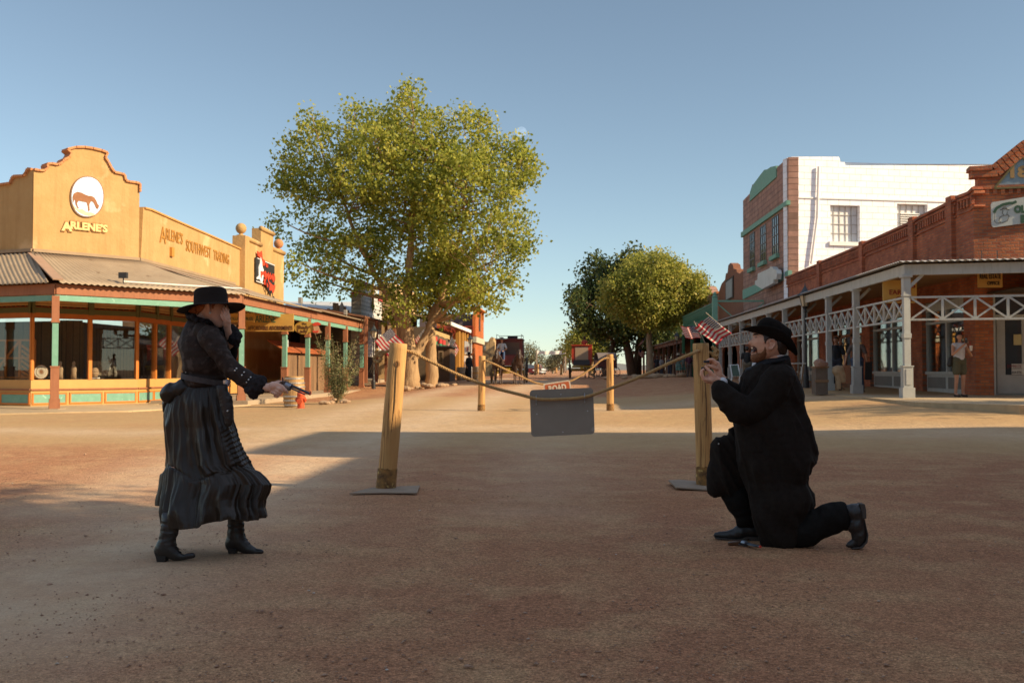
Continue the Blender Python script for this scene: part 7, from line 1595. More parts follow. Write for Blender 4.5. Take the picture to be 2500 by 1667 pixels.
rope('rope', 'thick twisted rope sagging between the two near posts', [A(925, 868), A(945, 858), A(990, 856), A(1050, 882), A(1120, 915), A(1200, 945), A(1270, 963), A(1312, 973.5), A(1370, 974), A(1429, 968.5), A(1490, 948), A(1560, 921), A(1640, 884), A(1690, 863), A(1715, 858, 10.35), A(1738, 862, 10.4)], .017)
rope('rope', 'thinner twisted rope sagging between the rear pair of posts', [at(1170, 878, Y=26.5), at(1186, 881, Y=26.4), at(1250, 909, Y=26.4), at(1326, 938, Y=26.4), at(1392, 930, Y=26.5), at(1440, 902, Y=26.6), at(1480, 874, Y=26.7), at(1499, 877, Y=26.8)], .026, .16)
rope('rope', 'far small rope of the distant barrier', [at(1307, 892, Y=128), at(1325, 905, Y=128), at(1350, 900, Y=128), at(1370, 891, Y=128)], .06, .5)
for k, (nm, pts, lab) in enumerate((('knot', [A(922, 852), A(918, 862), A(930, 870), A(936, 858), A(924, 862), A(914, 878), A(922, 884), A(932, 874)], 'loose rope knot hanging behind the sunlit leaning post'), ('knot', [at(1738, 846, Y=10.42), at(1746, 856, Y=10.4), at(1740, 868, Y=10.38), at(1750, 870, Y=10.4), at(1744, 880, Y=10.42), at(1752, 858, Y=10.45), at(1744, 850, Y=10.4)], 'loose rope knot behind the shaded post by the kneeling man'))):
 rope('rope_knot', lab, pts, .018)
fr = MB(); c = A(922, 880)
for k in range(9): fr.tube([c+np.array([.01*k-.04, 0, 0]), c+np.array([.014*k-.06, .01, -.05]), c+np.array([.02*k-.09, 0, -.12-.01*(k % 3)])], .003, 4)
tag(fr.build('rope_fringe', ROPE, origin=c), 'frayed rope end below the knot on the leaning post', 'rope')
def plate(label, px, th, lift, m):
 P = [at(*q, Z=.01) for q in px]; mb = MB(); n = len(P)
 lo = [np.array(p)+(0, 0, -.005+l) for p, l in zip(P, lift)]; mb.add([tuple(p) for p in lo]+[tuple(p+np.array([0, 0, th])) for p in lo], [tuple(range(n-1, -1, -1)), tuple(range(n, 2*n))]+[(i, (i+1) % n, (i+1) % n+n, i+n) for i in range(n)])
 o = mb.build('base_board', m, origin=P[0]); tag(o, label, 'board'); return o
BRD = mat('grey_board', (.34, .25, .17), .85, (.22, .16, .11), 5, .8, .5, 20)
plate('grey base board under the leaning sunlit post', [(853, 1206), (908, 1191), (1025, 1186), (1018, 1205), (940, 1203)], .012, [.004, 0, .0, .004, 0], BRD)
plate('warped grey base board under the shaded post by the kneeling man', [(1632, 1180), (1660, 1176), (1745, 1180), (1752, 1198), (1650, 1195)], .012, [.03, .02, 0, 0, .02], BRD)
# blank grey sign hung on the near rope
sg = thing('hanging_sign', 'blank grey metal sign plate clamped to the sagging near rope', 'sign', A(1372, 1060, 10.09))
GM = mat('galvanised', (.31, .26, .205), .6, (.24, .20, .155), 2.4, .8, .15, 60, metal=.1, c3=(.38, .33, .27), scale3=5, th3=.66)
c0, c1, c2, c3_ = [np.array(A(*q, 10.09)) for q in ((1293, 952), (1448, 946), (1452, 1059), (1297, 1066))]
def bil(u, v): return c0*(1-u)*(1-v)+c1*u*(1-v)+c2*u*v+c3_*(1-u)*v
P = []
for cx_, cy_, a0 in ((1, 0, -90), (1, 1, 0), (0, 1, 90), (0, 0, 180)):
 for k in range(7):
  a = R(a0+90*k/6); ru, rv = .055, .078; P.append(bil((cx_-ru*(1 if cx_ else -1))+ru*math.cos(a), (cy_-rv*(1 if cy_ else -1))+rv*math.sin(a)))
mb = MB(); n = len(P); mb.add([tuple(p) for p in P]+[tuple(p+np.array([0, .004, 0])) for p in P], [tuple(range(n)), tuple(range(2*n-1, n-1, -1))]+[(i, i+n, (i+1) % n+n, (i+1) % n) for i in range(n)]); mb.build('plate', GM, sg)
for u, v in ((.10, .20), (.86, .19)):
 p = bil(u, v)+np.array([0, -.02, 0]); m = MB(); m.tube([p+np.array([0, .02-.05*math.sin(a), .035*math.cos(a)]) for a in np.linspace(0, PI, 12)], .0055, 6); m.tube([p+(0, .0, -.03), p+(0, .0, -.06)], .006, 6); m.build('clamp', mat('steel', (.45, .45, .45), .35, metal=.8), sg)
for u, v in ((.49, .12), (.10, .52), (.90, .50), (.5, .93)): m = MB(); m.ball(bil(u, v)+np.array([0, -.003, 0]), (.006, .004, .006), 8, 5); m.build('rivet', mat('rivet', (.6, .6, .6), .4), sg)
# ROAD sign
rs = thing('road_sign', 'white-edged brick red ROAD sign hanging behind the blank grey plate', 'sign', at(1360, 952, Y=26.35))
a, b = np.array(at(1326, 936.5, Y=26.35)), np.array(at(1391.5, 927, Y=26.35)); ux = (b-a)/np.linalg.norm(b-a); uy = np.array([-ux[2], 0, ux[0]]); w = np.linalg.norm(b-a)
def rr_(w, h, r, x0=0, y0=0): return [(x0+cx+r*math.cos(R(q)), y0+cy+r*math.sin(R(q))) for cx, cy, s in ((w-r, -r, 0), (r, -r, 90), (r, -h+r, 180), (w-r, -h+r, 270)) for q in (s, s+30, s+60, s+90)]
m = MB(); m.prism(rr_(w, .46, .05), a, ux, uy, .012); m.build('border', mat('sign_border', (.70, .66, .58), .6, (.4, .3, .2), 12, .5), rs)
m = MB(); m.prism(rr_(w-.07, .39, .035, .035, -.035), a+np.array([0, -.004, 0]), ux, uy, .003); m.build('panel', mat('sign_rust_red', (.44, .105, .03), .6, (.34, .07, .02), 14, .5), rs)
text_mb('ROAD', .23, a+ux*w*.5-uy*.245+np.array([0, -.008, 0]), ux, uy, .004, bold=.012, squeeze=.47).build('lettering', mat('sign_border', (0, 0, 0)), rs)
# ------------------------------------------------------------------ the two people in the foreground
def poly_dist(Q, P):
 """distance of points Q to polygon P and whether they lie inside"""
 d = np.full(len(Q), 1e9); ins = np.zeros(len(Q), bool); n = len(P)
 for i in range(n):
  a, b = P[i], P[(i+1) % n]; ab = b-a; t = np.clip(((Q-a)@ab)/(ab@ab+1e-9), 0, 1); d = np.minimum(d, np.linalg.norm(Q-a-t[:, None]*ab, axis=1))
  c = ((a[1] > Q[:, 1]) != (b[1] > Q[:, 1])) & (Q[:, 0] < (b[0]-a[0])*(Q[:, 1]-a[1])/(b[1]-a[1]+1e-12)+a[0]); ins ^= c
 return d, ins
def inflate(mb, pts, Y, ry=1.0, rmax=.12, n=260, minr=.0, dy=None, res=60, grow=1.2):
 """fill an outline (photo points) with overlapping ellipsoids so that the union has that outline and a rounded depth"""
 n = int(n*1.9); res = int(res*1.35); P = np.array(pts, float); lo, hi = P.min(0), P.max(0); st = (hi-lo).max()/res; gx, gy = np.meshgrid(np.arange(lo[0], hi[0], st), np.arange(lo[1], hi[1], st)); Q = np.stack([gx.ravel(), gy.ravel()], 1)
 d, ins = poly_dist(Q, P); Q, d = Q[ins], d[ins]; k = d > st*.3; Q, d = Q[k], d[k]; s = Y/F_PX; o = np.argsort(-d); Q, d = Q[o], d[o]; S = np.zeros((0, 3))
 for q, r in zip(Q, d):
  if len(S):
   dd = np.hypot(S[:, 0]-q[0], S[:, 1]-q[1])
   if (dd+r < S[:, 2]+st*.55).any() or (dd < r*.18).any(): continue
  S = np.vstack([S, [q[0], q[1], r]])
  if len(S) >= n: break
 for x, y, r in S:
  yy = Y+(dy(x, y) if dy else 0); c = at(x, y, Y=yy); R_ = (r+grow)*s; mb.ball(c, (R_, max(minr, min(R_*ry, rmax)), R_), 16, 10)
 return mb
def chain(mb, pts, rad, n=12):
 """tapered limb through 3-D points with round ends"""
 P = [np.array(p, float) for p in pts]
 for a, b, r0, r1 in zip(P[:-1], P[1:], rad[:-1], rad[1:]): mb.tube([a, (a+b)/2, b], [r0, (r0+r1)/2, r1], n)
 for p, r in zip(P, rad): mb.ball(p, r, n, 8)
 return mb
LAST = []
def pxl(V):
 d = V-CAM; z = d@FW; return np.stack([CX+F_PX*(d@RT)/z, CY-F_PX*(d@UP)/z], 1)
def shell(name, src, polys, off, m, par, taper=3.0, side=None, rough=0.0, grain=(120, 120, 120)):
 """a thin layer (hair, beard, lapel) lying on the surface src inside outlines given in photo points"""
 V, N_, Fc = src; Fc = np.array(Fc); P = pxl(V); d = np.zeros(len(V)); ins = np.zeros(len(V), bool)
 for q in polys:
  dd, ii = poly_dist(P, np.array(q, float)); d = np.where(ii, np.maximum(d, dd), d); ins |= ii
 if side is not None: ins &= side(V)
 f = Fc[ins[Fc].all(1)]; u, inv = np.unique(f, return_inverse=True); W_ = V[u]+N_[u]*(off*np.clip(d[u]/taper, .12, 1))[:, None]
 if rough: W_ += N_[u]*(rough*nz_(W_, grain))[:, None]
 return link_mesh(mesh_from(W_, inv.reshape(f.shape).astype(np.int32)), name, m, par, smooth=True)
def cloth(name, mb, vox, m, par, smooth=3, disp=None, fac=.6):
 V, N_, Fc = voxel(mb, vox, max(1, round(smooth*.55)), fac)
 if disp is not None: V = V+N_*disp(V)[:, None]
 LAST[:] = [V, N_, Fc]; o = link_mesh(mesh_from(V, Fc), name, m, par, smooth=True); return o
def nz_(V, f, seed=0): return np.array([mnoise.noise(Vector((v[0]*f[0]+seed, v[1]*f[1]+seed*.7, v[2]*f[2]-seed))) for v in V])
def ridge(V, f, seed=0):
 """sharp-crested folds"""
 a = nz_(V, f, seed); return 1-np.abs(a)*2.4
def region(ox, oy, s): return lambda x, y: (ox+x/s, oy+y/s)
BLACKW = mat('black_wool', (.023, .0172, .0135), .8, (.015, .011, .009), 40, .5, .35, 220, spec=.08, bdist=.002); N, L, b = nodes(BLACKW); b.inputs['Sheen Weight'].default_value = .02; b.inputs['Sheen Roughness'].default_value = .5
SKIN2 = mat('fair_skin', (.78, .50, .38), .5, (.72, .40, .28), 28, .5, .15, 300, spec=.4, bdist=.001); N, L, b = nodes(SKIN2); b.inputs['Subsurface Weight'].default_value = .08; b.inputs['Subsurface Radius'].default_value = (.012, .005, .003)
SKIN3 = mat('tan_skin', (.72, .41, .27), .5, (.66, .31, .19), 24, .5, .15, 300, spec=.4, bdist=.001); N, L, b = nodes(SKIN3); b.inputs['Subsurface Weight'].default_value = .08; b.inputs['Subsurface Radius'].default_value = (.012, .005, .003)
LEATHER = mat('black_leather', (.014, .013, .014), .38, (.02, .018, .016), 20, .5, .35, 60, spec=.6, bdist=.004)
FELT = mat('black_felt', (.016, .012, .010), .95, (.011, .009, .008), 30, .5, .2, 250, spec=.1, bdist=.001)
SOLE = mat('boot_sole', (.07, .055, .045), .8)
SILVER = mat('silver_button', (.75, .74, .72), .3, metal=.9)
def woman():
 Y0 = 6.33; t = thing('person', 'woman in black Victorian dress and flat wide-brimmed hat, hand over mouth, aiming a revolver', 'person', (float(at(505, 1360, Y=Y0)[0]), Y0, 0))
 a1 = region(360, 680, 4.9); a2 = region(350, 900, 3.137); ah = region(420, 690, 8.255)
 A = lambda x, y, dy=0: at(*a1(x, y), Y=Y0+dy); B = lambda x, y, dy=0: at(*a2(x, y), Y=Y0+dy); H = lambda x, y, dy=0: at(*ah(x, y), Y=Y0+dy)
 YB_, YF_ = float(at(420, 1372, Z=0)[1])+.02, float(at(600, 1352, Z=0)[1])+.02
 # --- skin: one continuous body
 b = MB()
 inflate(b, [ah(*p) for p in ((470, 480), (480, 400), (560, 300), (800, 240), (1000, 260), (1110, 330), (1125, 400), (1110, 440), (1130, 500), (1165, 545), (1150, 570), (1125, 590), (1130, 630), (1110, 660), (1115, 700), (1090, 740), (1070, 790), (1050, 850), (1010, 890), (960, 905), (900, 890), (840, 850), (740, 790), (620, 700), (520, 620))], Y0, .86, .075, 220, res=70, grow=.4)
 chain(b, [H(700, 640, .01), A(640, 480, .01), A(640, 560, .01)], [.058, .056, .07])
 chain(b, [A(640, 620), A(680, 850), A(690, 1120), B(430, 250)], [.06, .07, .065, .08])
 sh = A(700, 660, -.14); el = A(880, 980, -.20); wr = A(1395, 1300, -.20)
 chain(b, [sh, el, A(1180, 1190, -.20), wr], [.030, .022, .022, .024])
 shf = A(800, 640, .15); elf = A(1020, 930, .17); wrf = A(968, 640, .02)
 chain(b, [shf, elf, wrf], [.036, .030, .023])
 # near hand closed round the grip
 g = lambda x, y, d=0: A(x, y, -.20+d)
 chain(b, [wr, g(1450, 1300), g(1530, 1300)], [.024, .027, .029]); chain(b, [g(1500, 1280, -.012), g(1570, 1290, -.012)], [.026, .022]); chain(b, [g(1500, 1290, .02), g(1560, 1300, .02)], [.026, .022])
 chain(b, [g(1560, 1265, -.022), g(1612, 1290, -.03), g(1655, 1335, -.028), g(1672, 1362, -.015)], [.0115, .0105, .0095, .0085])   # index finger on the trigger
 for k, (x, y, d) in enumerate(((1585, 1318, -.02), (1565, 1348, -.014), (1540, 1375, -.008))):
  chain(b, [g(x-55, y-25, d+.004), g(x, y, d-.014), g(x+28, y+22, d-.006), g(x+10, y+38, d+.018), g(x-18, y+28, d+.03)], [.0125, .0115-.0007*k, .0105-.0007*k, .0095, .0085])
 chain(b, [g(1500, 1268, .01), g(1570, 1240, .022), g(1630, 1238, .024), g(1665, 1248, .02)], [.016, .0125, .011, .009])     # thumb over the back
 # far hand pressed over the mouth
 f = lambda x, y, d=0: A(x, y, -.035+d)
 chain(b, [wrf, f(955, 590, .03), f(950, 540, .012)], [.022, .023, .025]); chain(b, [f(960, 510, .0), f(955, 480, -.01)], [.020, .014])
 for (x0, y0_, x1, y1_, x2, y2_, d_) in ((978, 452, 962, 396, 938, 350, .006), (962, 470, 936, 412, 908, 360, -.004), (944, 492, 912, 440, 884, 388, -.010), (928, 520, 902, 478, 878, 432, -.006)):
  chain(b, [f(x0-4, y0_+45, d_), f(x0, y0_, -.020+d_), f(x1, y1_, -.034+d_), f(x2, y2_, -.036+d_)], [.0095, .0082, .0074, .0062])
 # legs inside skirt and boots
 hp = B(420, 260)
 kb = B(240, 800, -.08); ab = at(*a2(160, 1385), Y=YB_); kf = B(705, 780, .1); af = at(*a2(690, 1330), Y=YF_)
 chain(b, [hp+np.array([0, -.05, 0]), kb, ab], [.05, .035, .028]); chain(b, [hp+np.array([0, .05, 0]), kf, af], [.05, .035, .028])
 cloth('body', b, .0034, SKIN2, t, 2, None, .5); WB = list(LAST)
 # --- face details
 e = MB(); e.ball(H(1068, 470, -.047), (.0095, .008, .0075), 12, 8); e.build('eye', mat('eye_white', (.62, .58, .54), .3), t, smooth=True)
 e = MB(); e.ball(H(1076, 472, -.054), (.0055, .004, .0055), 10, 6); e.build('iris', mat('iris_dark', (.03, .02, .012), .2), t, smooth=True)
 e = MB(); e.tube([H(1030, 472, -.052), H(1050, 452, -.057), H(1090, 455, -.052), H(1105, 478, -.045)], [.001, .0022, .0022, .001], 6); e.build('eyelid', mat('lash', (.05, .025, .015), .6), t)
 e = MB(); e.tube([H(1020, 415, -.055), H(1055, 402, -.055), H(1100, 412, -.045)], [.0015, .0032, .001], 6); e.build('eyebrow', mat('brow_red', (.16, .06, .025), .8), t)
 er = MB(); inflate(er, [ah(*p) for p in ((680, 440), (710, 408), (750, 415), (768, 460), (765, 520), (755, 575), (730, 590), (700, 540))], Y0-.080, .5, .011, 40, res=24); er.tube([H(700, 440, -.089), H(730, 425, -.091), (H(755, 460, -.091)), H(745, 520, -.090)], .0028, 6); cloth('ear', er, .003, SKIN2, t, 2)
 HM = mat('auburn_hair', (.42, .13, .03), .45, (.24, .065, .016), 60, .8, .6, 140, stretch=(.4, 1, 1.6), spec=.4, bdist=.003)
 shell('hair', WB, [[ah(*p) for p in ((430, 640), (430, 430), (520, 300), (780, 260), (1010, 300), (1015, 345), (950, 365), (900, 395), (872, 440), (850, 500), (822, 545), (800, 520), (795, 440), (760, 402), (700, 396), (668, 450), (660, 520), (600, 580), (530, 650))]], .008, HM, t, 3, None, .003, (90, 90, 160))
 hr = MB()
 for x, y, r in ((450, 560, .024), (415, 585, .024), (470, 520, .026), (385, 612, .013), (490, 590, .022)): hr.ball(H(x, y, -.015), (r, r*1.4, r), 10, 7)
 cloth('hair_bun', hr, .004, HM, t, 2, lambda V: .0035*nz_(V, (70, 70, 110)))
 p = MB(); p.ball(H(763, 612, -.092), .0075, 12, 8); p.ball(H(770, 590, -.09), .004, 8, 6); p.build('earring', mat('pearl', (.75, .72, .68), .2), t, smooth=True)
 # --- hat
 c = at(*a1(768, 345), Y=Y0); M = Matrix.Rotation(R(-5.6), 4, 'Y') @ Matrix.Rotation(R(-5.0), 4, 'X') @ Matrix.Rotation(R(0), 4, 'Z')
 h = MB(); prof = [(.01, .118), (.06, .1185), (.088, .116), (.097, .110), (.101, .10), (.106, .06), (.109, .012), (.114, .004), (.13, .002), (.16, .0005), (.19, -.002), (.206, -.005), (.213, -.0095), (.2135, -.0125), (.205, -.0085), (.16, -.004), (.112, -.003), (.104, .006), (.10, .09), (.01, .10)]
 V = []; n = 72
 for (r, z) in prof:
  for k in range(n):
   a = 2*PI*k/n; wv = max(0, (r-.11)/.1); zz = z+.007*math.cos(2*a)*wv+.0035*math.sin(3*a+1)*wv-(.012*wv**2 if math.cos(a) < 0 else .006*wv**2)*abs(math.cos(a)); q = M @ Vector((r*math.cos(a)*1.01, r*math.sin(a)*.98, zz)); V.append((q[0]+c[0]-.003, q[1]+c[1], q[2]+c[2]+.006))
 h.add(V, [(i*n+k, i*n+(k+1) % n, (i+1)*n+(k+1) % n, (i+1)*n+k) for i in range(len(prof)-1) for k in range(n)]+[tuple(range(n-1, -1, -1))]); h.build('hat', mat('charcoal_felt', (.030, .021, .018), .95, (.02, .015, .013), 12, .6, .25, 260, spec=.12, bdist=.001), t, smooth=True)
 # --- jacket
 JK = mat('charcoal_brocade', (.046, .030, .024), .68, (.024, .016, .013), 26, 1, .5, 70, spec=.15, c3=(.070, .050, .042), scale3=17, th3=.55, bdist=.003)
 j = MB(); inflate(j, [a1(*p) for p in ((520, 470), (600, 480), (700, 500), (780, 545), (850, 590), (905, 660), (960, 750), (978, 870), (1000, 950), (985, 1080), (945, 1190), (930, 1290), (800, 1290), (600, 1260), (436, 1230), (428, 1100), (425, 1000), (408, 900), (375, 830), (356, 765), (400, 690), (430, 610), (465, 520))], Y0, .95, .155, 240)
 chain(j, [A(640, 610, -.10), A(720, 680, -.13)], [.05, .055]); chain(j, [A(640, 560, .10), A(760, 640, .12)], [.055, .065])
 j.ball(A(690, 1225), (.124, .142, .07), 20, 12)
 cloth('jacket', j, .0075, JK, t, 6, lambda V: .006*np.clip(ridge(V, (4, 4, 20), 3), 0, 1)*np.clip((1.45-V[:, 2])*3, 0, 1)+.003*nz_(V, (14, 14, 30)))
 sl = MB(); inflate(sl, [a1(*p) for p in ((600, 690), (640, 600), (740, 565), (840, 600), (900, 710), (960, 845), (1040, 975), (1120, 1035), (1220, 1105), (1300, 1160), (1330, 1210), (1250, 1300), (1165, 1320), (1050, 1240), (960, 1180), (880, 1085), (800, 975), (710, 870), (635, 785))], Y0-.18, .95, .07, 200, dy=lambda x, y: .05*max(0, min(1, (530-x)/40)))
 cloth('sleeve', sl, .006, JK, t, 5, lambda V: .005*np.clip(ridge(V, (16, 10, 16), 5), 0, 1)+.002*nz_(V, (30, 30, 30)))
 sf = MB(); inflate(sf, [a1(*p) for p in ((870, 600), (905, 640), (985, 690), (1080, 740), (1075, 830), (1070, 900), (1050, 1010), (1010, 1010), (960, 870), (900, 740))], Y0+.12, .9, .06, 120); chain(sf, [A(830, 640, .12), A(960, 840, .14)], [.06, .052])
 cloth('sleeve', sf, .007, FELT, t, 4, lambda V: .004*ridge(V, (16, 10, 16), 2))
 # lace cuffs and collar
 LACE = mat('black_lace', (.008, .006, .007), .9, (.018, .012, .014), 60, .8, .8, 120, bdist=.004)
 def ruffle(name, pts, Yc, ry, rm, amp, f, par=None):
  m = MB(); inflate(m, pts, Yc, ry, rm, 160, res=50); return cloth(name, m, .0045, LACE, t, 2, lambda V: amp*nz_(V, f)+amp*.5*nz_(V, (f[0]*2.3,)*3, 4))
 ruffle('cuff', [a1(*p) for p in ((1225, 1175), (1270, 1145), (1330, 1160), (1385, 1165), (1430, 1205), (1425, 1270), (1405, 1330), (1375, 1370), (1330, 1395), (1300, 1430), (1265, 1450), (1225, 1420), (1185, 1380), (1160, 1320), (1190, 1250))], Y0-.20, .85, .062, .010, (34, 50, 34))
 ruffle('cuff', [a1(*p) for p in ((870, 560), (900, 590), (940, 640), (985, 665), (985, 560), (1010, 550), (1050, 585), (1090, 610), (1135, 675), (1120, 720), (1105, 780), (1080, 840), (1000, 780), (920, 700), (885, 640))], Y0+.05, .9, .055, .010, (34, 50, 34))
 m = MB(); cA, cB = A(512, 446), A(775, 535); cc = (cA+cB)/2; uu = (cB-cA)/2; m.tube([cc+uu*math.cos(a)+np.array([0, .088, 0])*math.sin(a)+np.array([0, 0, .006*math.sin(a*9)]) for a in np.linspace(0, 2*PI, 60)], [.019+.005*math.sin(k*1.7) for k in range(60)], 10, closed=True)
 cloth('collar', m, .004, LACE, t, 2, lambda V: .008*nz_(V, (50, 50, 50)))
 for i, (x, y) in enumerate(((1065, 1075), (1045, 1100), (1022, 1135), (1155, 1120), (1130, 1155), (1105, 1190), (1235, 1180), (1210, 1210), (1185, 1240))):
  bb = MB(); bb.ball(A(x, y, -.242+.012*abs((i % 3)-1)), (.0058, .004, .0058), 10, 6); bb.build('button', SILVER, t, smooth=True)
 for x, y in ((455, 830), (440, 900), (436, 975), (440, 1050), (447, 1120), (480, 1100)): bb = MB(); bb.ball(A(x+10, y, -.085), .0035, 8, 5); bb.build('lacing_stud', SILVER, t)
 # --- skirt
 SK = mat('black_taffeta', (.032, .0215, .014), .40, (.019, .0125, .008), 5, .6, .3, 30, spec=.38, bdist=.006)
 LX = np.array([(110, 310), (150, 262), (200, 205), (260, 178), (340, 158), (430, 148), (520, 140), (650, 125), (800, 108), (900, 103), (1000, 102), (1050, 104), (1120, 108), (1165, 115), (1230, 128)], float)
 RX_ = np.array([(110, 572), (140, 598), (210, 648), (300, 680), (400, 692), (470, 722), (560, 742), (640, 775), (690, 800), (745, 824), (765, 852), (790, 900), (830, 945), (888, 990), (940, 972), (1000, 940), (1060, 930), (1120, 945), (1230, 915)], float)
 HY = np.array([(90, 1040), (118, 1052), (124, 1160), (135, 1204), (200, 1220), (300, 1226), (425, 1216), (450, 1190), (480, 1182), (560, 1172), (640, 1148), (760, 1164), (850, 1150), (940, 1122), (1000, 1110)], float)
 SY = np.array([(100, 800), (165, 745), (230, 768), (280, 800), (335, 855), (420, 842), (480, 830), (560, 800), (640, 800), (700, 790), (760, 748), (830, 742), (1000, 800)], float)
 nu, nv = 300, 150; V = []; ph = np.arange(nu)/nu*2*PI
 cs, sn_ = np.cos(ph), np.sin(ph); xh = 515+410*cs
 yh = np.where(sn_ < 0, np.interp(xh, HY[:, 0], HY[:, 1]), np.interp(xh, HY[:, 0], HY[:, 1])-18+10*np.sin(ph*5)); ys_ = np.interp(xh, SY[:, 0], SY[:, 1])
 n1 = lambda a, b_, v, sd=0: np.array([mnoise.noise(Vector((math.cos(p)*a+sd, math.sin(p)*a-sd, v*b_))) for p in ph])
 for iv in range(nv+1):
  v = iv/nv; y = 112+(yh-112)*v; xl = np.interp(y, LX[:, 0], LX[:, 1]); xr = np.interp(y, RX_[:, 0], RX_[:, 1]); xc = (xl+xr)/2; a = (xr-xl)/2; sm_ = a/3.137*Y0/F_PX
  bb_ = np.minimum(sm_*.95, .10+.17*v**.7); dn = np.clip((y-150)/300, 0, 1); lowm = 1/(1+np.exp(-(y-ys_)/5.0)); gg = np.clip((y-ys_)/330, 0, 1)
  drift = .9*n1(.8, 2.6, v, 7)
  big = 1-np.abs(n1(2.3, .9, v, 1)+drift*.3)*3.0; mid = 1-np.abs(n1(5.0, 1.4, v, 5))*2.8; fine = 1-np.abs(n1(10.5, 2.2, v, 9))*2.6
  f = dn*(.040*big+.010*mid)*(1-lowm)+lowm*((.010+.022*gg)*mid+(.014+.030*gg)*big+.006*fine+.010)
  gat = np.sin(ph*58+3*n1(3, 3, v, 2)); f = f+.0035*gat*np.exp(-np.abs(y-ys_)/38.)-.010*np.exp(-((y-ys_)/7.)**2)
  xs2 = xc+a*cs; rx_ = 650+(y-450)*.36; ruch = np.exp(-((xs2-rx_)/52)**2)*np.clip((y-420)/60, 0, 1)*np.clip((ys_+20-y)/40, 0, 1)*(sn_ < .2); f = f+ruch*.011*(1-np.abs(np.sin(y/13.+1.5*n1(4, 3, v, 3)+xs2/30))*1.6)
  f = f+.004*n1(16, 9, v, 11)+.006*n1(6, 8, v, 13)
  for k in range(nu):
   ky = bb_[k]*sn_[k]; g_ = f[k]-(.034*dn[k]); q = at(*a2(xc[k]+a[k]*cs[k], y[k]), Y=Y0+ky+.02*v); V.append((q[0]+cs[k]*g_, Y0+ky+sn_[k]*g_+.02*v, q[2]))
 s = MB(); s.add(V, [(i_*nu+k, i_*nu+(k+1) % nu, (i_+1)*nu+(k+1) % nu, (i_+1)*nu+k) for i_ in range(nv) for k in range(nu)]); s.build('skirt', SK, t, smooth=True, solid=.003)
 s = MB(); inflate(s, [a2(*p) for p in ((143, 215), (150, 180), (180, 132), (235, 118), (260, 95), (310, 88), (380, 110), (480, 140), (555, 165), (500, 190), (360, 192), (290, 212), (225, 245), (165, 258))], Y0-.02, 1.5, .155, 160); inflate(s, [a2(*p) for p in ((146, 250), (150, 320), (160, 352), (185, 300), (215, 250), (180, 230))], Y0, 1.2, .08, 60)
 cloth('bustle', s, .007, SK, t, 4, lambda V: .016*ridge(V, (11, 11, 7), 3)+.006*nz_(V, (30, 30, 12), 1))
 # belt and holster
 C0_ = A(690, 1205); U = (A(935, 1262)-A(425, 1165)); Lh = np.linalg.norm(U)/2+.004; U = U/np.linalg.norm(U); Vd = np.cross((0, 1, 0), U); bl_ = MB()
 for z0_, z1_ in ((-.017, .017),):
  n = 60; ring = []
  for k in range(n):
   a = 2*PI*k/n; p = C0_+U*Lh*math.cos(a)+np.array([0, 1, 0])*.150*math.sin(a); o = U*.004*math.cos(a)+np.array([0, 1, 0])*.004*math.sin(a); w = Vd if Vd[2] > 0 else -Vd
   ring += [p+w*z0_, p+w*z1_, p+o+w*z1_, p+o+w*z0_]
  bl_.add(ring, [(4*k+j_, 4*((k+1) % n)+j_, 4*((k+1) % n)+(j_+1) % 4, 4*k+(j_+1) % 4) for k in range(n) for j_ in range(4)])
 bl_.build('belt', mat('grey_suede', (.085, .07, .065), .85, (.05, .04, .04), 60, .8, .4, 150), t, smooth=False)
 hs = MB(); inflate(hs, [a2(*p) for p in ((560, 128), (600, 120), (640, 118), (648, 175), (662, 200), (680, 215), (688, 300), (690, 400), (672, 432), (645, 450), (628, 420), (612, 350), (590, 290), (578, 230), (565, 180))], Y0-.175, .8, .026, 100, res=50)
 cloth('holster', hs, .004, mat('tooled_leather', (.028, .018, .014), .5, (.012, .008, .007), 50, .9, .7, 90, bdist=.004), t, 3, lambda V: .0015*ridge(V, (45, 45, 45)))
 bb = MB(); bb.ball(B(645, 323, -.205), (.006, .004, .006), 10, 6); bb.build('button', SILVER, t, smooth=True)
 bk = MB(); bk.bar(A(925, 1215, -.14), A(938, 1310, -.14), .012, .035, up=(0, 1, 0)); bk.build('buckle', SILVER, t)
 gr = MB(); chain(gr, [B(640, 125, -.165), B(655, 100, -.165), B(640, 88, -.165)], [.014, .013, .009]); cloth('holstered_grip', gr, .004, mat('pale_grip', (.35, .30, .34), .3), t, 2)
 # boots
 def boot(pts, Yc, heel, laces):
  m = MB(); inflate(m, [a2(*p) for p in pts], Yc, .78, .046, 200, res=70); o = cloth('boot', m, .0042, LEATHER, t, 3, lambda V: .0045*np.clip(ridge(V, (9, 9, 26), 4), 0, 1)*np.clip((V[:, 2]-.10)*14, 0, 1))
  hm = MB(); q = [at(*a2(*p), Y=Yc-.028) for p in heel]; hm.prism([(p[0], max(0, p[2])) for p in q], (0, Yc-.028, 0), (1, 0, 0), (0, 0, 1), .056); hm.build('heel', mat('heel_black', (.012, .011, .010), .5), o, bevel=.004)
  l = MB()
  for a_, b_ in zip(laces[:-1], laces[1:]): l.tube([at(*a2(a_[0]-16, a_[1]), Y=Yc-.040), at(*a2(a_[0]+3, a_[1]+2), Y=Yc-.018), at(*a2((a_[0]+b_[0])/2, (a_[1]+b_[1])/2), Y=Yc+.0)], .0024, 5)
  l.build('laces', mat('lace_black', (.01, .01, .01), .7), o)
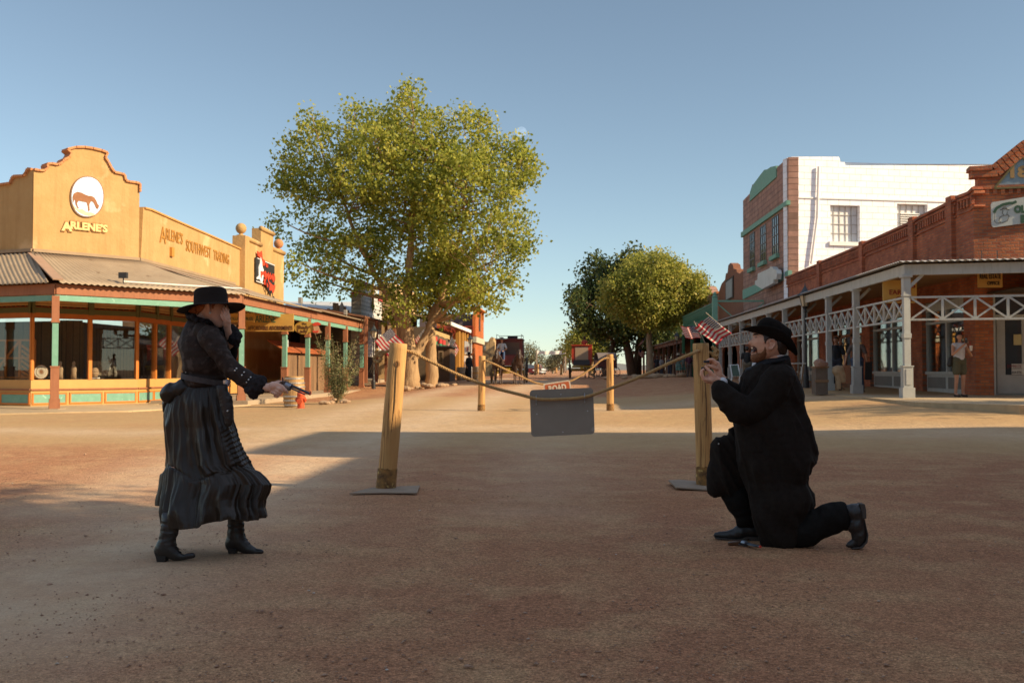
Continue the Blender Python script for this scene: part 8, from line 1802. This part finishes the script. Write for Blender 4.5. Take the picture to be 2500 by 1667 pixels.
 boot(((150, 1100), (265, 1100), (265, 1215), (262, 1260), (246, 1310), (250, 1352), (278, 1400), (305, 1425), (340, 1412), (385, 1410), (398, 1428), (390, 1445), (300, 1463), (235, 1468), (200, 1452), (165, 1440), (95, 1440), (80, 1388), (95, 1350), (120, 1300), (135, 1250)), YB_, ((84, 1400), (172, 1436), (166, 1480), (100, 1492)), ((262, 1232), (252, 1270), (246, 1300), (250, 1335), (262, 1365), (280, 1395), (300, 1415)))
 boot(((645, 1040), (762, 1040), (768, 1150), (768, 1200), (773, 1260), (786, 1300), (820, 1345), (862, 1375), (910, 1385), (922, 1398), (912, 1415), (850, 1424), (785, 1422), (742, 1400), (710, 1385), (650, 1392), (632, 1370), (626, 1330), (642, 1280), (650, 1220)), YF_, ((630, 1340), (716, 1384), (700, 1424), (650, 1427)), ((768, 1190), (770, 1225), (774, 1262), (788, 1298), (808, 1328), (832, 1352)))
 # revolver in her hand
 return t, Y0, g, A
WM, YW0, GW, AW = woman()
def revolver(label, M, tip=None, loc=(0, 0, 0)):
 """local frame: barrel along +X from the cylinder at the origin, grip towards -X -Z"""
 t = thing('revolver', label, 'revolver', loc); ST = mat('gunmetal', (.10, .105, .12), .32, (.07, .07, .08), 30, .5, metal=.8); Tm = lambda mb: setattr(mb, 'v', [tuple(M @ Vector(p)) for p in mb.v])
 RX = Matrix.Rotation(PI/2, 4, 'Y')
 b = MB(); b.lathe([(.0095, .02), (.0085, .145), (.0085, .150), (.005, .150), (.005, .12)], 14, (0, 0, .012), M=RX); b.lathe([(.005, .02), (.005, .115), (.003, .12)], 8, (0, 0, -.004), M=RX); b.box(.142, .148, -.0015, .0015, .02, .029); Tm(b); b.build('barrel', ST, t, smooth=False)
 c = MB(); c.lathe([(.012, -.022), (.0205, -.019), (.0215, .012), (.019, .018)], 18, (0, 0, .0), M=RX); Tm(c); c.build('cylinder', mat('gunmetal_light', (.30, .32, .36), .3, metal=.8), t)
 f = MB(); f.prism([(-.035, -.02), (.024, -.022), (.026, -.012), (.026, .022), (-.03, .024), (-.045, .012)], (0, -.006, 0), (1, 0, 0), (0, 0, 1), .012); f.tube([(-.015, 0, -.021), (-.018, 0, -.038), (-.002, 0, -.046), (.012, 0, -.036), (.014, 0, -.021)], .0022, 6); f.tube([(-.004, 0, -.02), (-.002, 0, -.034)], .002, 5); f.prism([(-.045, .012), (-.038, .02), (-.05, .036), (-.058, .038), (-.052, .024)], (0, -.003, 0), (1, 0, 0), (0, 0, 1), .006); Tm(f); f.build('frame', ST, t)
 g_ = MB(); g_.prism([(-.04, .012), (-.03, -.02), (-.048, -.05), (-.058, -.085), (-.082, -.082), (-.078, -.05), (-.062, -.01), (-.052, .012)], (0, -.012, 0), (1, 0, 0), (0, 0, 1), .024); Tm(g_); g_.build('grip', mat('walnut', (.10, .04, .015), .4), t, bevel=.004)
 if tip: q = MB(); q.lathe([(.0092, .144), (.0092, .152), (.004, .152)], 12, (0, 0, .012), M=RX); Tm(q); q.build('muzzle_tip', mat('tip_red', (.65, .05, .03), .5), t)
 return t
o_ = at(550+800/5.227, 700+1268/5.227, Y=YW0-.205)
revolver('long-barrelled steel revolver held out by the woman in black, pointing down', Matrix.Translation([float(k) for k in o_]) @ Matrix.Rotation(R(23.5), 4, 'Y') @ Matrix.Scale(1.0, 4), tip=True, loc=o_)
o_ = at(1640+735/4.1255, 1000+1345/4.1255, Z=.022)
revolver('small revolver with a red muzzle tip lying on the dirt by the kneeling man\'s boot', Matrix.Translation([float(k) for k in o_]) @ Matrix.Rotation(R(-62), 4, 'Z') @ Matrix.Rotation(R(-84), 4, 'X') @ Matrix.Scale(1.0, 4), tip=True, loc=o_)
def man():
 Y0 = 6.98; t = thing('person', 'man in a long black coat and black cowboy hat, kneeling and laughing, offering a ring', 'person', (float(at(1880, 1335, Y=Y0)[0]), Y0, 0))
 m1 = region(1680, 760, 5.226); m2 = region(1640, 1000, 4.1255); mf = region(1700, 780, 8.7115)
 A = lambda x, y, dy=0: at(*m1(x, y), Y=Y0+dy); B = lambda x, y, dy=0: at(*m2(x, y), Y=Y0+dy); H = lambda x, y, dy=0: at(*mf(x, y), Y=Y0+dy)
 YK = float(at(1900, 1338, Z=0)[1])+.03; YT = float(at(1800, 1319, Z=0)[1])+.03; YH = Y0-.02
 # --- skin
 b = MB()
 inflate(b, [mf(*p) for p in ((1205, 300), (1200, 340), (1216, 385), (1186, 418), (1150, 450), (1116, 474), (1104, 498), (1114, 526), (1146, 540), (1166, 552), (1154, 580), (1166, 596), (1205, 602), (1234, 640), (1212, 676), (1172, 688), (1158, 706), (1162, 726), (1176, 744), (1162, 776), (1164, 826), (1186, 880), (1235, 912), (1300, 905), (1380, 880), (1450, 850), (1560, 830), (1700, 800), (1850, 770), (1890, 700), (1905, 600), (1930, 500), (1900, 380), (1800, 280), (1650, 210), (1450, 190), (1300, 215), (1220, 260))], YH, .84, .078, 420, res=100, grow=.5)
 chain(b, [H(1600, 720), A(1120, 640, .0), A(1150, 760)], [.062, .066, .08]); chain(b, [A(1130, 800), A(1130, 1000), B(1080, 200), B(1130, 500)], [.09, .11, .11, .11])
 sn = A(1180, 800, -.17); en = A(620, 1330, -.17); wn = H(520, 1340, -.10); chain(b, [sn, en, wn], [.044, .032, .026])
 sf = A(1050, 800, .17); ef = A(760, 1200, .12); wf = H(480, 1180, -.03); chain(b, [sf, ef, wf], [.044, .034, .026])
 # near hand: palm, four curled fingers, thumb
 h = lambda x, y, d=0: H(x, y, -.10+d)
 chain(b, [wn, h(440, 1300), h(330, 1260)], [.027, .031, .033]); chain(b, [h(350, 1230, .03), h(260, 1230, .03)], [.026, .024]); chain(b, [h(330, 1290, -.01), h(230, 1290, -.012)], [.026, .022])
 for k, d in enumerate((-.028, -.008, .012, .031)):
  s_ = (1.0, 1.06, 1.02, .9)[k]; chain(b, [h(270, 1290-10*k, d), h(165-8*k, 1270-12*k, d*1.1), h(118-6*k, 1180-8*k, d*1.1), h(112, 1095+6*k, d), h(150, 1062+8*k, d*.8)], [.0125*s_, .0120*s_, .0112*s_, .0105*s_, .0088*s_])
 chain(b, [h(370, 1210, -.012), h(300, 1120, -.016), h(240, 1060, -.010), h(196, 1000, -.004)], [.018, .0145, .0125, .0095])
 # far hand: fingers pinch the lid from above
 f = lambda x, y, d=0: H(x, y, -.02+d)
 chain(b, [wf, f(455, 1060), f(420, 960)], [.027, .031, .028]); chain(b, [f(400, 1000, -.02), f(380, 940, -.02)], [.024, .02])
 for k, (d, dyy) in enumerate(((-.045, 0), (-.026, 14), (-.006, 30), (.014, 48))):
  chain(b, [f(420, 930+dyy, d), f(355, 856+dyy*.8, d), f(285, 850+dyy, d), f(215+8*k, 892+dyy, d)], [.0135, .0122, .0108, .0088])
 chain(b, [f(420, 1040, -.035), f(350, 1010, -.05), f(285, 985, -.055), f(235, 960, -.05)], [.017, .0135, .012, .0095])
 hp = B(1080, 330)
 kn = B(1060, 1270, -.05); an = at(*m2(1830, 1060), Y=YK); chain(b, [hp+np.array([0, -.09, 0]), kn, an], [.075, .05, .028])
 kf = B(590, 480, .12); af = at(*m2(790, 1170), Y=YT); chain(b, [hp+np.array([0, .07, 0]), kf, af], [.06, .028, .028])
 cloth('body', b, .0034, SKIN3, t, 2, None, .5); WB = list(LAST)
 # --- face details
 dk = mat('mouth_dark', (.05, .012, .010), .6)
 m = MB(); m.prism([(p[0], p[2]) for p in (H(*q, -.0) for q in ((1168, 596), (1190, 588), (1226, 604), (1250, 634), (1240, 664), (1212, 684), (1176, 690), (1190, 640)))], (0, YH-.040, 0), (1, 0, 0), (0, 0, 1), .080); m.build('mouth', dk, t)
 m = MB(); m.prism([(p[0], p[2]) for p in (H(*q) for q in ((1166, 596), (1190, 600), (1222, 612), (1216, 622), (1190, 622), (1174, 618)))], (0, YH-.036, 0), (1, 0, 0), (0, 0, 1), .072); m.build('upper_teeth', mat('teeth', (.72, .68, .60), .3), t)
 m = MB(); m.prism([(p[0], p[2]) for p in (H(*q) for q in ((1180, 674), (1206, 654), (1226, 650), (1228, 664), (1206, 680), (1184, 686)))], (0, YH-.034, 0), (1, 0, 0), (0, 0, 1), .068); m.build('lower_teeth', MATS['teeth'], t)
 m = MB(); m.tube([H(1162, 585, -.03), H(1200, 584, -.052), H(1240, 610, -.060), H(1254, 645, -.058), H(1236, 678, -.055), H(1200, 696, -.045), H(1168, 706, -.025)], [.003, .003, .002, .002, .0025, .0038, .0035], 8); m.build('lips', mat('lip_red', (.42, .15, .10), .5), t, smooth=True)
 m = MB(); m.tube([H(1236, 372, -.050), H(1262, 380, -.060), H(1296, 372, -.064)], [.001, .003, .001], 6); m.build('eye', mat('eye_slit', (.03, .018, .012), .4), t)
 m = MB(); m.tube([H(1210, 330, -.035), H(1240, 310, -.052), H(1290, 312, -.062), H(1325, 326, -.064)], [.003, .0055, .005, .001], 6); m.build('eyebrow', mat('brow_brown', (.06, .03, .015), .8), t)
 m = MB(); m.ball(H(1162, 534, -.016), (.004, .004, .003), 8, 5); m.build('nostril', dk, t)
 BRD_ = mat('ginger_beard', (.27, .105, .035), .7, (.16, .055, .02), 60, .8, .8, 200, bdist=.003)
 shell('beard', WB, [[mf(*p) for p in ((1150, 752), (1150, 800), (1155, 840), (1175, 900), (1235, 930), (1310, 920), (1400, 880), (1470, 820), (1500, 740), (1490, 620), (1462, 560), (1440, 600), (1420, 660), (1370, 700), (1300, 700), (1262, 720), (1205, 730))], [mf(*p) for p in ((1150, 556), (1230, 556), (1290, 600), (1310, 700), (1270, 720), (1262, 620), (1225, 586), (1160, 584))]], .0035, BRD_, t, 2.5, None, .0022, (150, 150, 150))
 HB = mat('brown_hair', (.040, .021, .011), .5, (.02, .01, .006), 70, .7, .6, 160, bdist=.002)
 shell('hair', WB, [[mf(*p) for p in ((1400, 250), (1428, 400), (1440, 480), (1470, 540), (1500, 460), (1545, 415), (1630, 395), (1700, 440), (1720, 560), (1720, 640), (1760, 735), (1850, 760), (2000, 740), (2000, 150), (1400, 150))]], .009, HB, t, 3, None, .002, (100, 100, 100))
 m = MB(); inflate(m, [mf(*p) for p in ((1552, 452), (1590, 418), (1645, 420), (1682, 458), (1690, 510), (1672, 570), (1636, 620), (1590, 650), (1550, 640), (1545, 600), (1572, 560), (1560, 510))], YH-.088, .35, .011, 60, res=36); m.tube([H(1560, 460, -.118), H(1600, 430, -.122), H(1655, 440, -.122), H(1676, 500, -.120), H(1650, 575, -.118), H(1600, 630, -.116)], .0042, 8); cloth('ear', m, .003, mat('ear_skin', (.68, .35, .23), .5), t, 2)
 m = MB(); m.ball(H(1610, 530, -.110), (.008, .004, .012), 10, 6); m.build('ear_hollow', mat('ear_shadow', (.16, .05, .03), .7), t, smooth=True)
 # --- hat
 h_ = MB(); inflate(h_, [m1(*p) for p in ((862, 262), (878, 200), (905, 140), (945, 98), (1000, 78), (1050, 84), (1080, 96), (1160, 130), (1240, 190), (1300, 232), (1322, 262), (1318, 300), (1292, 360), (1262, 430), (1236, 470), (1180, 420), (1100, 352), (1000, 300), (920, 275))], YH, .92, .092, 160, res=60); cloth('hat_crown', h_, .0045, FELT, t, 3)
 F_, K_ = A(668, 250, -.0), A(1378, 580, .0); U = K_-F_; Lh = np.linalg.norm(U)/2; U /= 2*Lh; C_ = (F_+K_)/2+np.array([.0, 0, .012]); Wn = np.cross(U, (0, 1, 0)); Wn = Wn if Wn[2] > 0 else -Wn
 br = MB(); V = []; n = 72
 for i in range(9):
  r = .40+.60*i/8
  for k in range(n):
   a = 2*PI*k/n; x = Lh*r*math.cos(a); y = .155*r*math.sin(a); side = abs(math.sin(a))**2; z = .075*side*((r-.4)/.6)**1.6-.018*(abs(math.cos(a))**3)*((r-.4)/.6)**2*1.2+.018
   y *= 1-.10*side*((r-.4)/.6); V.append(C_+U*x+np.array([0, 1, 0])*(y+YH-Y0)+Wn*z)
 br.add(V, [(i*n+k, i*n+(k+1) % n, (i+1)*n+(k+1) % n, (i+1)*n+k) for i in range(8) for k in range(n)]); br.build('hat_brim', FELT, t, smooth=True, solid=.005)
 # --- shirt collar
 WHS = mat('white_shirt', (.72, .72, .74), .7)
 m = MB(); inflate(m, [m1(*p) for p in ((1030, 605), (1060, 580), (1110, 552), (1180, 538), (1216, 542), (1222, 575), (1120, 600), (1050, 640))], YH, 2.6, .070, 50, res=30); cloth('shirt_collar', m, .005, WHS, t, 2)
 m = MB(); inflate(m, [m1(*p) for p in ((830, 655), (865, 650), (880, 680), (830, 705), (815, 700))], YH, 1.5, .03, 20, res=20); cloth('shirt_collar', m, .005, WHS, t, 2)
 m = MB(); c = H(560, 1330, -.10); m.ball(c, (.034, .036, .034), 14, 9); cloth('shirt_cuff', m, .005, WHS, t, 1)
 # --- coat
 def folds(V):
  q = V.copy(); q[:, 0] += .45*V[:, 2]; return .026*np.clip(ridge(q, (7.5, 5, 1.6), 4), -.5, 1)*np.clip((1.2-V[:, 2])*1.6, .15, 1)+.011*np.clip(ridge(q, (15, 9, 3.5), 8), -.5, 1)+.0015*nz_(V, (40, 40, 40))
 up = [m1(*p) for p in ((1150, 600), (1280, 566), (1300, 650), (1345, 730), (1392, 850), (1440, 960), (1452, 1050), (1448, 1180), (1478, 1232), (1462, 1290), (1515, 1375), (1555, 1490))]
 lo = [m2(*p) for p in ((1385, 150), (1425, 290), (1433, 380), (1400, 500), (1375, 640), (1335, 745), (1395, 800), (1440, 855), (1436, 925), (1395, 1012), (1325, 1060), (1290, 1150), (1278, 1290), (1300, 1368), (1200, 1395), (1090, 1415), (1010, 1392), (940, 1362), (925, 1330), (870, 1190), (820, 1050), (795, 900), (770, 760), (722, 560), (690, 450), (662, 300), (642, 150))]
 fr_ = [m1(*p) for p in ((600, 1440), (640, 1250), (655, 1010), (685, 890), (720, 745), (800, 720), (850, 690), (950, 640), (1050, 610))]
 m = MB(); inflate(m, up+lo+fr_, Y0, .9, .215, 460, res=84, dy=lambda x, y: -.04*max(0, min(1, (y-1150)/150))); chain(m, [A(1190, 850, -.12), A(1190, 850, .12)], [.09, .09]); inflate(m, [m1(*p) for p in ((1100, 640), (1280, 566), (1300, 650), (1290, 760), (1000, 760), (960, 680))], Y0, 2.2, .11, 60)
 inflate(m, [m2(*p) for p in ((1310, 740), (1350, 750), (1400, 800), (1446, 852), (1440, 925), (1395, 1015), (1300, 1070), (1240, 1000), (1240, 800))], Y0-.04, .6, .05, 60, grow=2)
 cloth('coat', m, .0080, BLACKW, t, 3, folds); CB = list(LAST); near = lambda V: V[:, 1] < Y0
 shell('front_edge', CB, [[m2(*p) for p in ((655, 300), (690, 450), (722, 560), (770, 760), (795, 900), (820, 1050), (870, 1190), (925, 1330), (985, 1385), (1040, 1392), (960, 1290), (905, 1160), (862, 1030), (835, 900), (800, 740), (755, 560), (712, 420), (690, 300))]], .004, BLACKW, t, 3, near)
 shell('pocket_flap', CB, [[m2(*p) for p in ((735, 250), (918, 250), (914, 434), (735, 430))]], .006, BLACKW, t, 1.0, near)
 shell('lapel', CB, [[m1(*p) for p in ((690, 900), (724, 742), (830, 700), (950, 650), (1010, 640), (940, 760), (820, 900), (720, 1050), (660, 1010))]], .006, BLACKW, t, 4, near)
 m = MB(); inflate(m, [m2(*p) for p in ((690, 120), (640, 140), (600, 200), (560, 262), (510, 276), (470, 292), (430, 325), (398, 352), (402, 500), (396, 620), (393, 822), (440, 832), (520, 842), (640, 842), (790, 830), (800, 700), (760, 560), (740, 430), (720, 300))], Y0+.10, .6, .085, 260, dy=lambda x, y: .04, res=80, grow=2.0); cloth('coat_skirt', m, .0065, BLACKW, t, 1, folds)
 m = MB(); inflate(m, [m1(*p) for p in ((990, 770), (1080, 690), (1220, 700), (1330, 800), (1350, 880), (1300, 1000), (1170, 1190), (1000, 1340), (880, 1400), (780, 1432), (680, 1435), (590, 1420), (520, 1375), (470, 1320), (380, 1180), (318, 1085), (298, 1020), (305, 965), (340, 920), (392, 884), (440, 888), (480, 910), (540, 960), (650, 1040), (700, 1070), (770, 1095), (850, 1000), (900, 900))], Y0-.17, .85, .085, 240, res=70); cloth('sleeve', m, .0065, BLACKW, t, 4, lambda V: .009*np.clip(ridge(V, (9, 7, 9), 6), -.3, 1)+.003*nz_(V, (24, 24, 24)))
 m = MB(); chain(m, [A(980, 800, .16), A(760, 1090, .12), A(620, 1020, .02), A(455, 925, -.01)], [.075, .062, .055, .045]); cloth('sleeve', m, .007, BLACKW, t, 4, lambda V: .005*ridge(V, (12, 12, 12), 3))
 m = MB(); inflate(m, [m1(*p) for p in ((825, 700), (860, 668), (940, 630), (1040, 600), (1150, 580), (1280, 562), (1304, 655), (1200, 665), (1060, 690), (950, 720), (860, 760), (720, 790), (740, 730))], Y0-.02, 2.8, .125, 120, res=50); cloth('collar', m, .0065, mat('collar_wool', (.007, .007, .010), .8, (.005, .005, .007), 40, .5, .3, 200, bdist=.002), t, 3, lambda V: .002*nz_(V, (30, 30, 30)))
 bt = MB(); bt.ball(B(473, 342, .0), (.005, .004, .005), 8, 6); bt.build('button', SILVER, t)
 # --- trousers and boots
 TR = mat('black_trousers', (.015, .0135, .012), .75, (.009, .008, .007), 30, .5, .3, 200, bdist=.002, spec=.08)
 m = MB(); inflate(m, [m2(*p) for p in ((440, 780), (520, 770), (720, 720), (800, 800), (835, 1000), (872, 1170), (860, 1178), (662, 1168), (655, 1100), (600, 1030), (550, 960), (492, 860))], YT-.02, .85, .085, 140); cloth('trousers', m, .0065, TR, t, 4, lambda V: .006*ridge(V, (8, 8, 14), 2))
 m = MB(); inflate(m, [m2(*p) for p in ((1230, 1120), (1330, 1060), (1400, 1018), (1500, 970), (1640, 940), (1718, 925), (1762, 972), (1792, 1060), (1800, 1120), (1775, 1205), (1700, 1208), (1662, 1240), (1530, 1282), (1440, 1355), (1300, 1372), (1180, 1398), (1080, 1380), (1100, 1250))], YK+.02, .85, .085, 180); cloth('trousers', m, .0065, TR, t, 4, lambda V: .007*ridge(V, (14, 8, 8), 6))
 m = MB(); inflate(m, [m2(*p) for p in ((655, 1172), (620, 1200), (560, 1226), (470, 1232), (432, 1242), (426, 1262), (445, 1290), (520, 1306), (640, 1310), (705, 1306), (760, 1280), (920, 1300), (915, 1200), (870, 1150), (760, 1150))], YT, .75, .05, 120); o = cloth('boot', m, .0045, LEATHER, t, 3, lambda V: .002*ridge(V, (20, 20, 20), 2))
 m = MB(); q = [at(*m2(*p), Y=YT-.04) for p in ((430, 1272), (450, 1290), (640, 1304), (705, 1300), (762, 1276), (925, 1290), (925, 1330), (800, 1330), (770, 1300), (700, 1318), (540, 1312), (440, 1296))]; m.prism([(p[0], p[2]) for p in q], (0, YT-.042, 0), (1, 0, 0), (0, 0, 1), .084); m.build('sole', SOLE, o)
 m = MB(); inflate(m, [m2(*p) for p in ((1715, 985), (1752, 968), (1830, 952), (1900, 950), (1925, 960), (1930, 1100), (1940, 1180), (1955, 1250), (1945, 1320), (1900, 1372), (1800, 1386), (1752, 1368), (1772, 1340), (1826, 1306), (1812, 1240), (1770, 1196), (1785, 1100))], YK, .75, .05, 140); o = cloth('boot', m, .0045, LEATHER, t, 3, lambda V: .0035*np.clip(ridge(V, (26, 10, 14), 2), 0, 1))
 m = MB(); q = [at(*m2(*p), Y=YK-.04) for p in ((1898, 948), (1948, 950), (1962, 1010), (1965, 1098), (1928, 1100), (1912, 1020))]; m.prism([(p[0], p[2]) for p in q], (0, YK-.036, 0), (1, 0, 0), (0, 0, 1), .072); m.build('heel', SOLE, o, bevel=.004)
 m = MB(); m.tube([at(*m2(*p), Y=YK) for p in ((1935, 1100), (1948, 1180), (1964, 1255), (1952, 1325), (1905, 1380), (1810, 1394))], [.004, .006, .007, .008, .008, .006], 8, flat=5.0); m.build('sole', SOLE, o)
 # ring box
 bx = thing('ring_box', 'tiny dark open ring box with a gold ring pinched between the kneeling man\'s fingers', 'ring box', H(165, 1030, -.08)); c = H(172, 1045, -.085)
 q = MB(); q.box(c[0]-.020, c[0]+.020, c[1]-.018, c[1]+.018, c[2]-.014, c[2]+.012); q.build('box', mat('box_velvet', (.02, .025, .03), .8), bx, bevel=.003)
 c2 = H(225, 895, -.07); q = MB(); q.box(c2[0]-.022, c2[0]+.016, c2[1]-.018, c2[1]+.018, c2[2]-.008, c2[2]+.008); q.build('lid', MATS['box_velvet'], bx, bevel=.003)
 q = MB(); cc = c+np.array([-.004, 0, .020]); q.tube([cc+np.array([.009*math.cos(a), 0, .009*math.sin(a)]) for a in np.linspace(0, 2*PI, 20)], .0014, 6); q.build('ring', mat('gold', (.8, .55, .2), .2, metal=1.0), bx, smooth=True)
man()
# ------------------------------------------------------------------ the block behind the camera that throws the long shade
def back_block():
 t = thing('brick_building', 'tall brick shop block standing behind the camera, shading the near ground', 'building', (13.5, -5, 0))
 mb = MB(); mb.box(13.5, 30, -30, 8.8, 0, 9.05); mb.box(13.5, 28, 8.8, 13.3, 0, 10.1); mb.build('wall', BRICK, t)
 for k in range(8):
  y = -26+k*4.8
  for z in (1.0, 5.2):
   w = MB(); g = MB()
   w.box(13.42, 13.5, y-.1, y+1.5, z-.1, z+2.5); g.box(13.40, 13.42, y, y+1.4, z, z+2.4)
   q = w.build('window', GREYPAINT, t); g.build('pane', DARKIN, q)
 c = MB(); c.box(13.3, 13.5, -30, 8.8, 8.6, 9.0); c.build('cornice', BRICKF, t)
back_block()
def back_row():  # unseen buildings added so the shop windows mirror no bare sky
 for i, (x, y, w, h, c) in enumerate(((-16, -22, 14, 6.5, ADOBE), (-33, -20, 15, 8.0, BRICKF), (0, -30, 12, 7.2, WOODOLD))):
  t = thing('street_building', ['ochre shop across the street behind the camera', 'brick shop further left behind the camera', 'old timber hall down the street behind the camera'][i], 'building', (x, y, 0))
  m = MB(); m.box(x-w/2, x+w/2, y-8, y, 0, h); m.build('wall', c, t)
  v = MB(); v.box(x-w/2, x+w/2, y, y+2.6, 3.1, 3.25)
  for k in range(5): v.box(x-w/2+k*w/4-.1, x-w/2+k*w/4+.1, y+2.4, y+2.6, 0, 3.1)
  v.build('verandah', TIMBER, t)
  for k in range(3): q = MB(); q.box(x-w/2+1+k*w/3, x-w/2+1+k*w/3+w/3-2, y, y+.05, 1, 2.8); q.build('window', DARKIN, t)
back_row()
def east_row():  # unseen building added off to the right for the corner windows to reflect
 t = thing('street_building', 'adobe shop far along the cross street, outside the view to the right', 'building', (42, 14, 0))
 m = MB(); m.box(38, 60, 6, 12, 0, 7); m.build('wall', ADOBE, t); m = MB(); m.box(37.95, 38, 7, 11, 1, 3); m.build('window', DARKIN, t)
east_row()
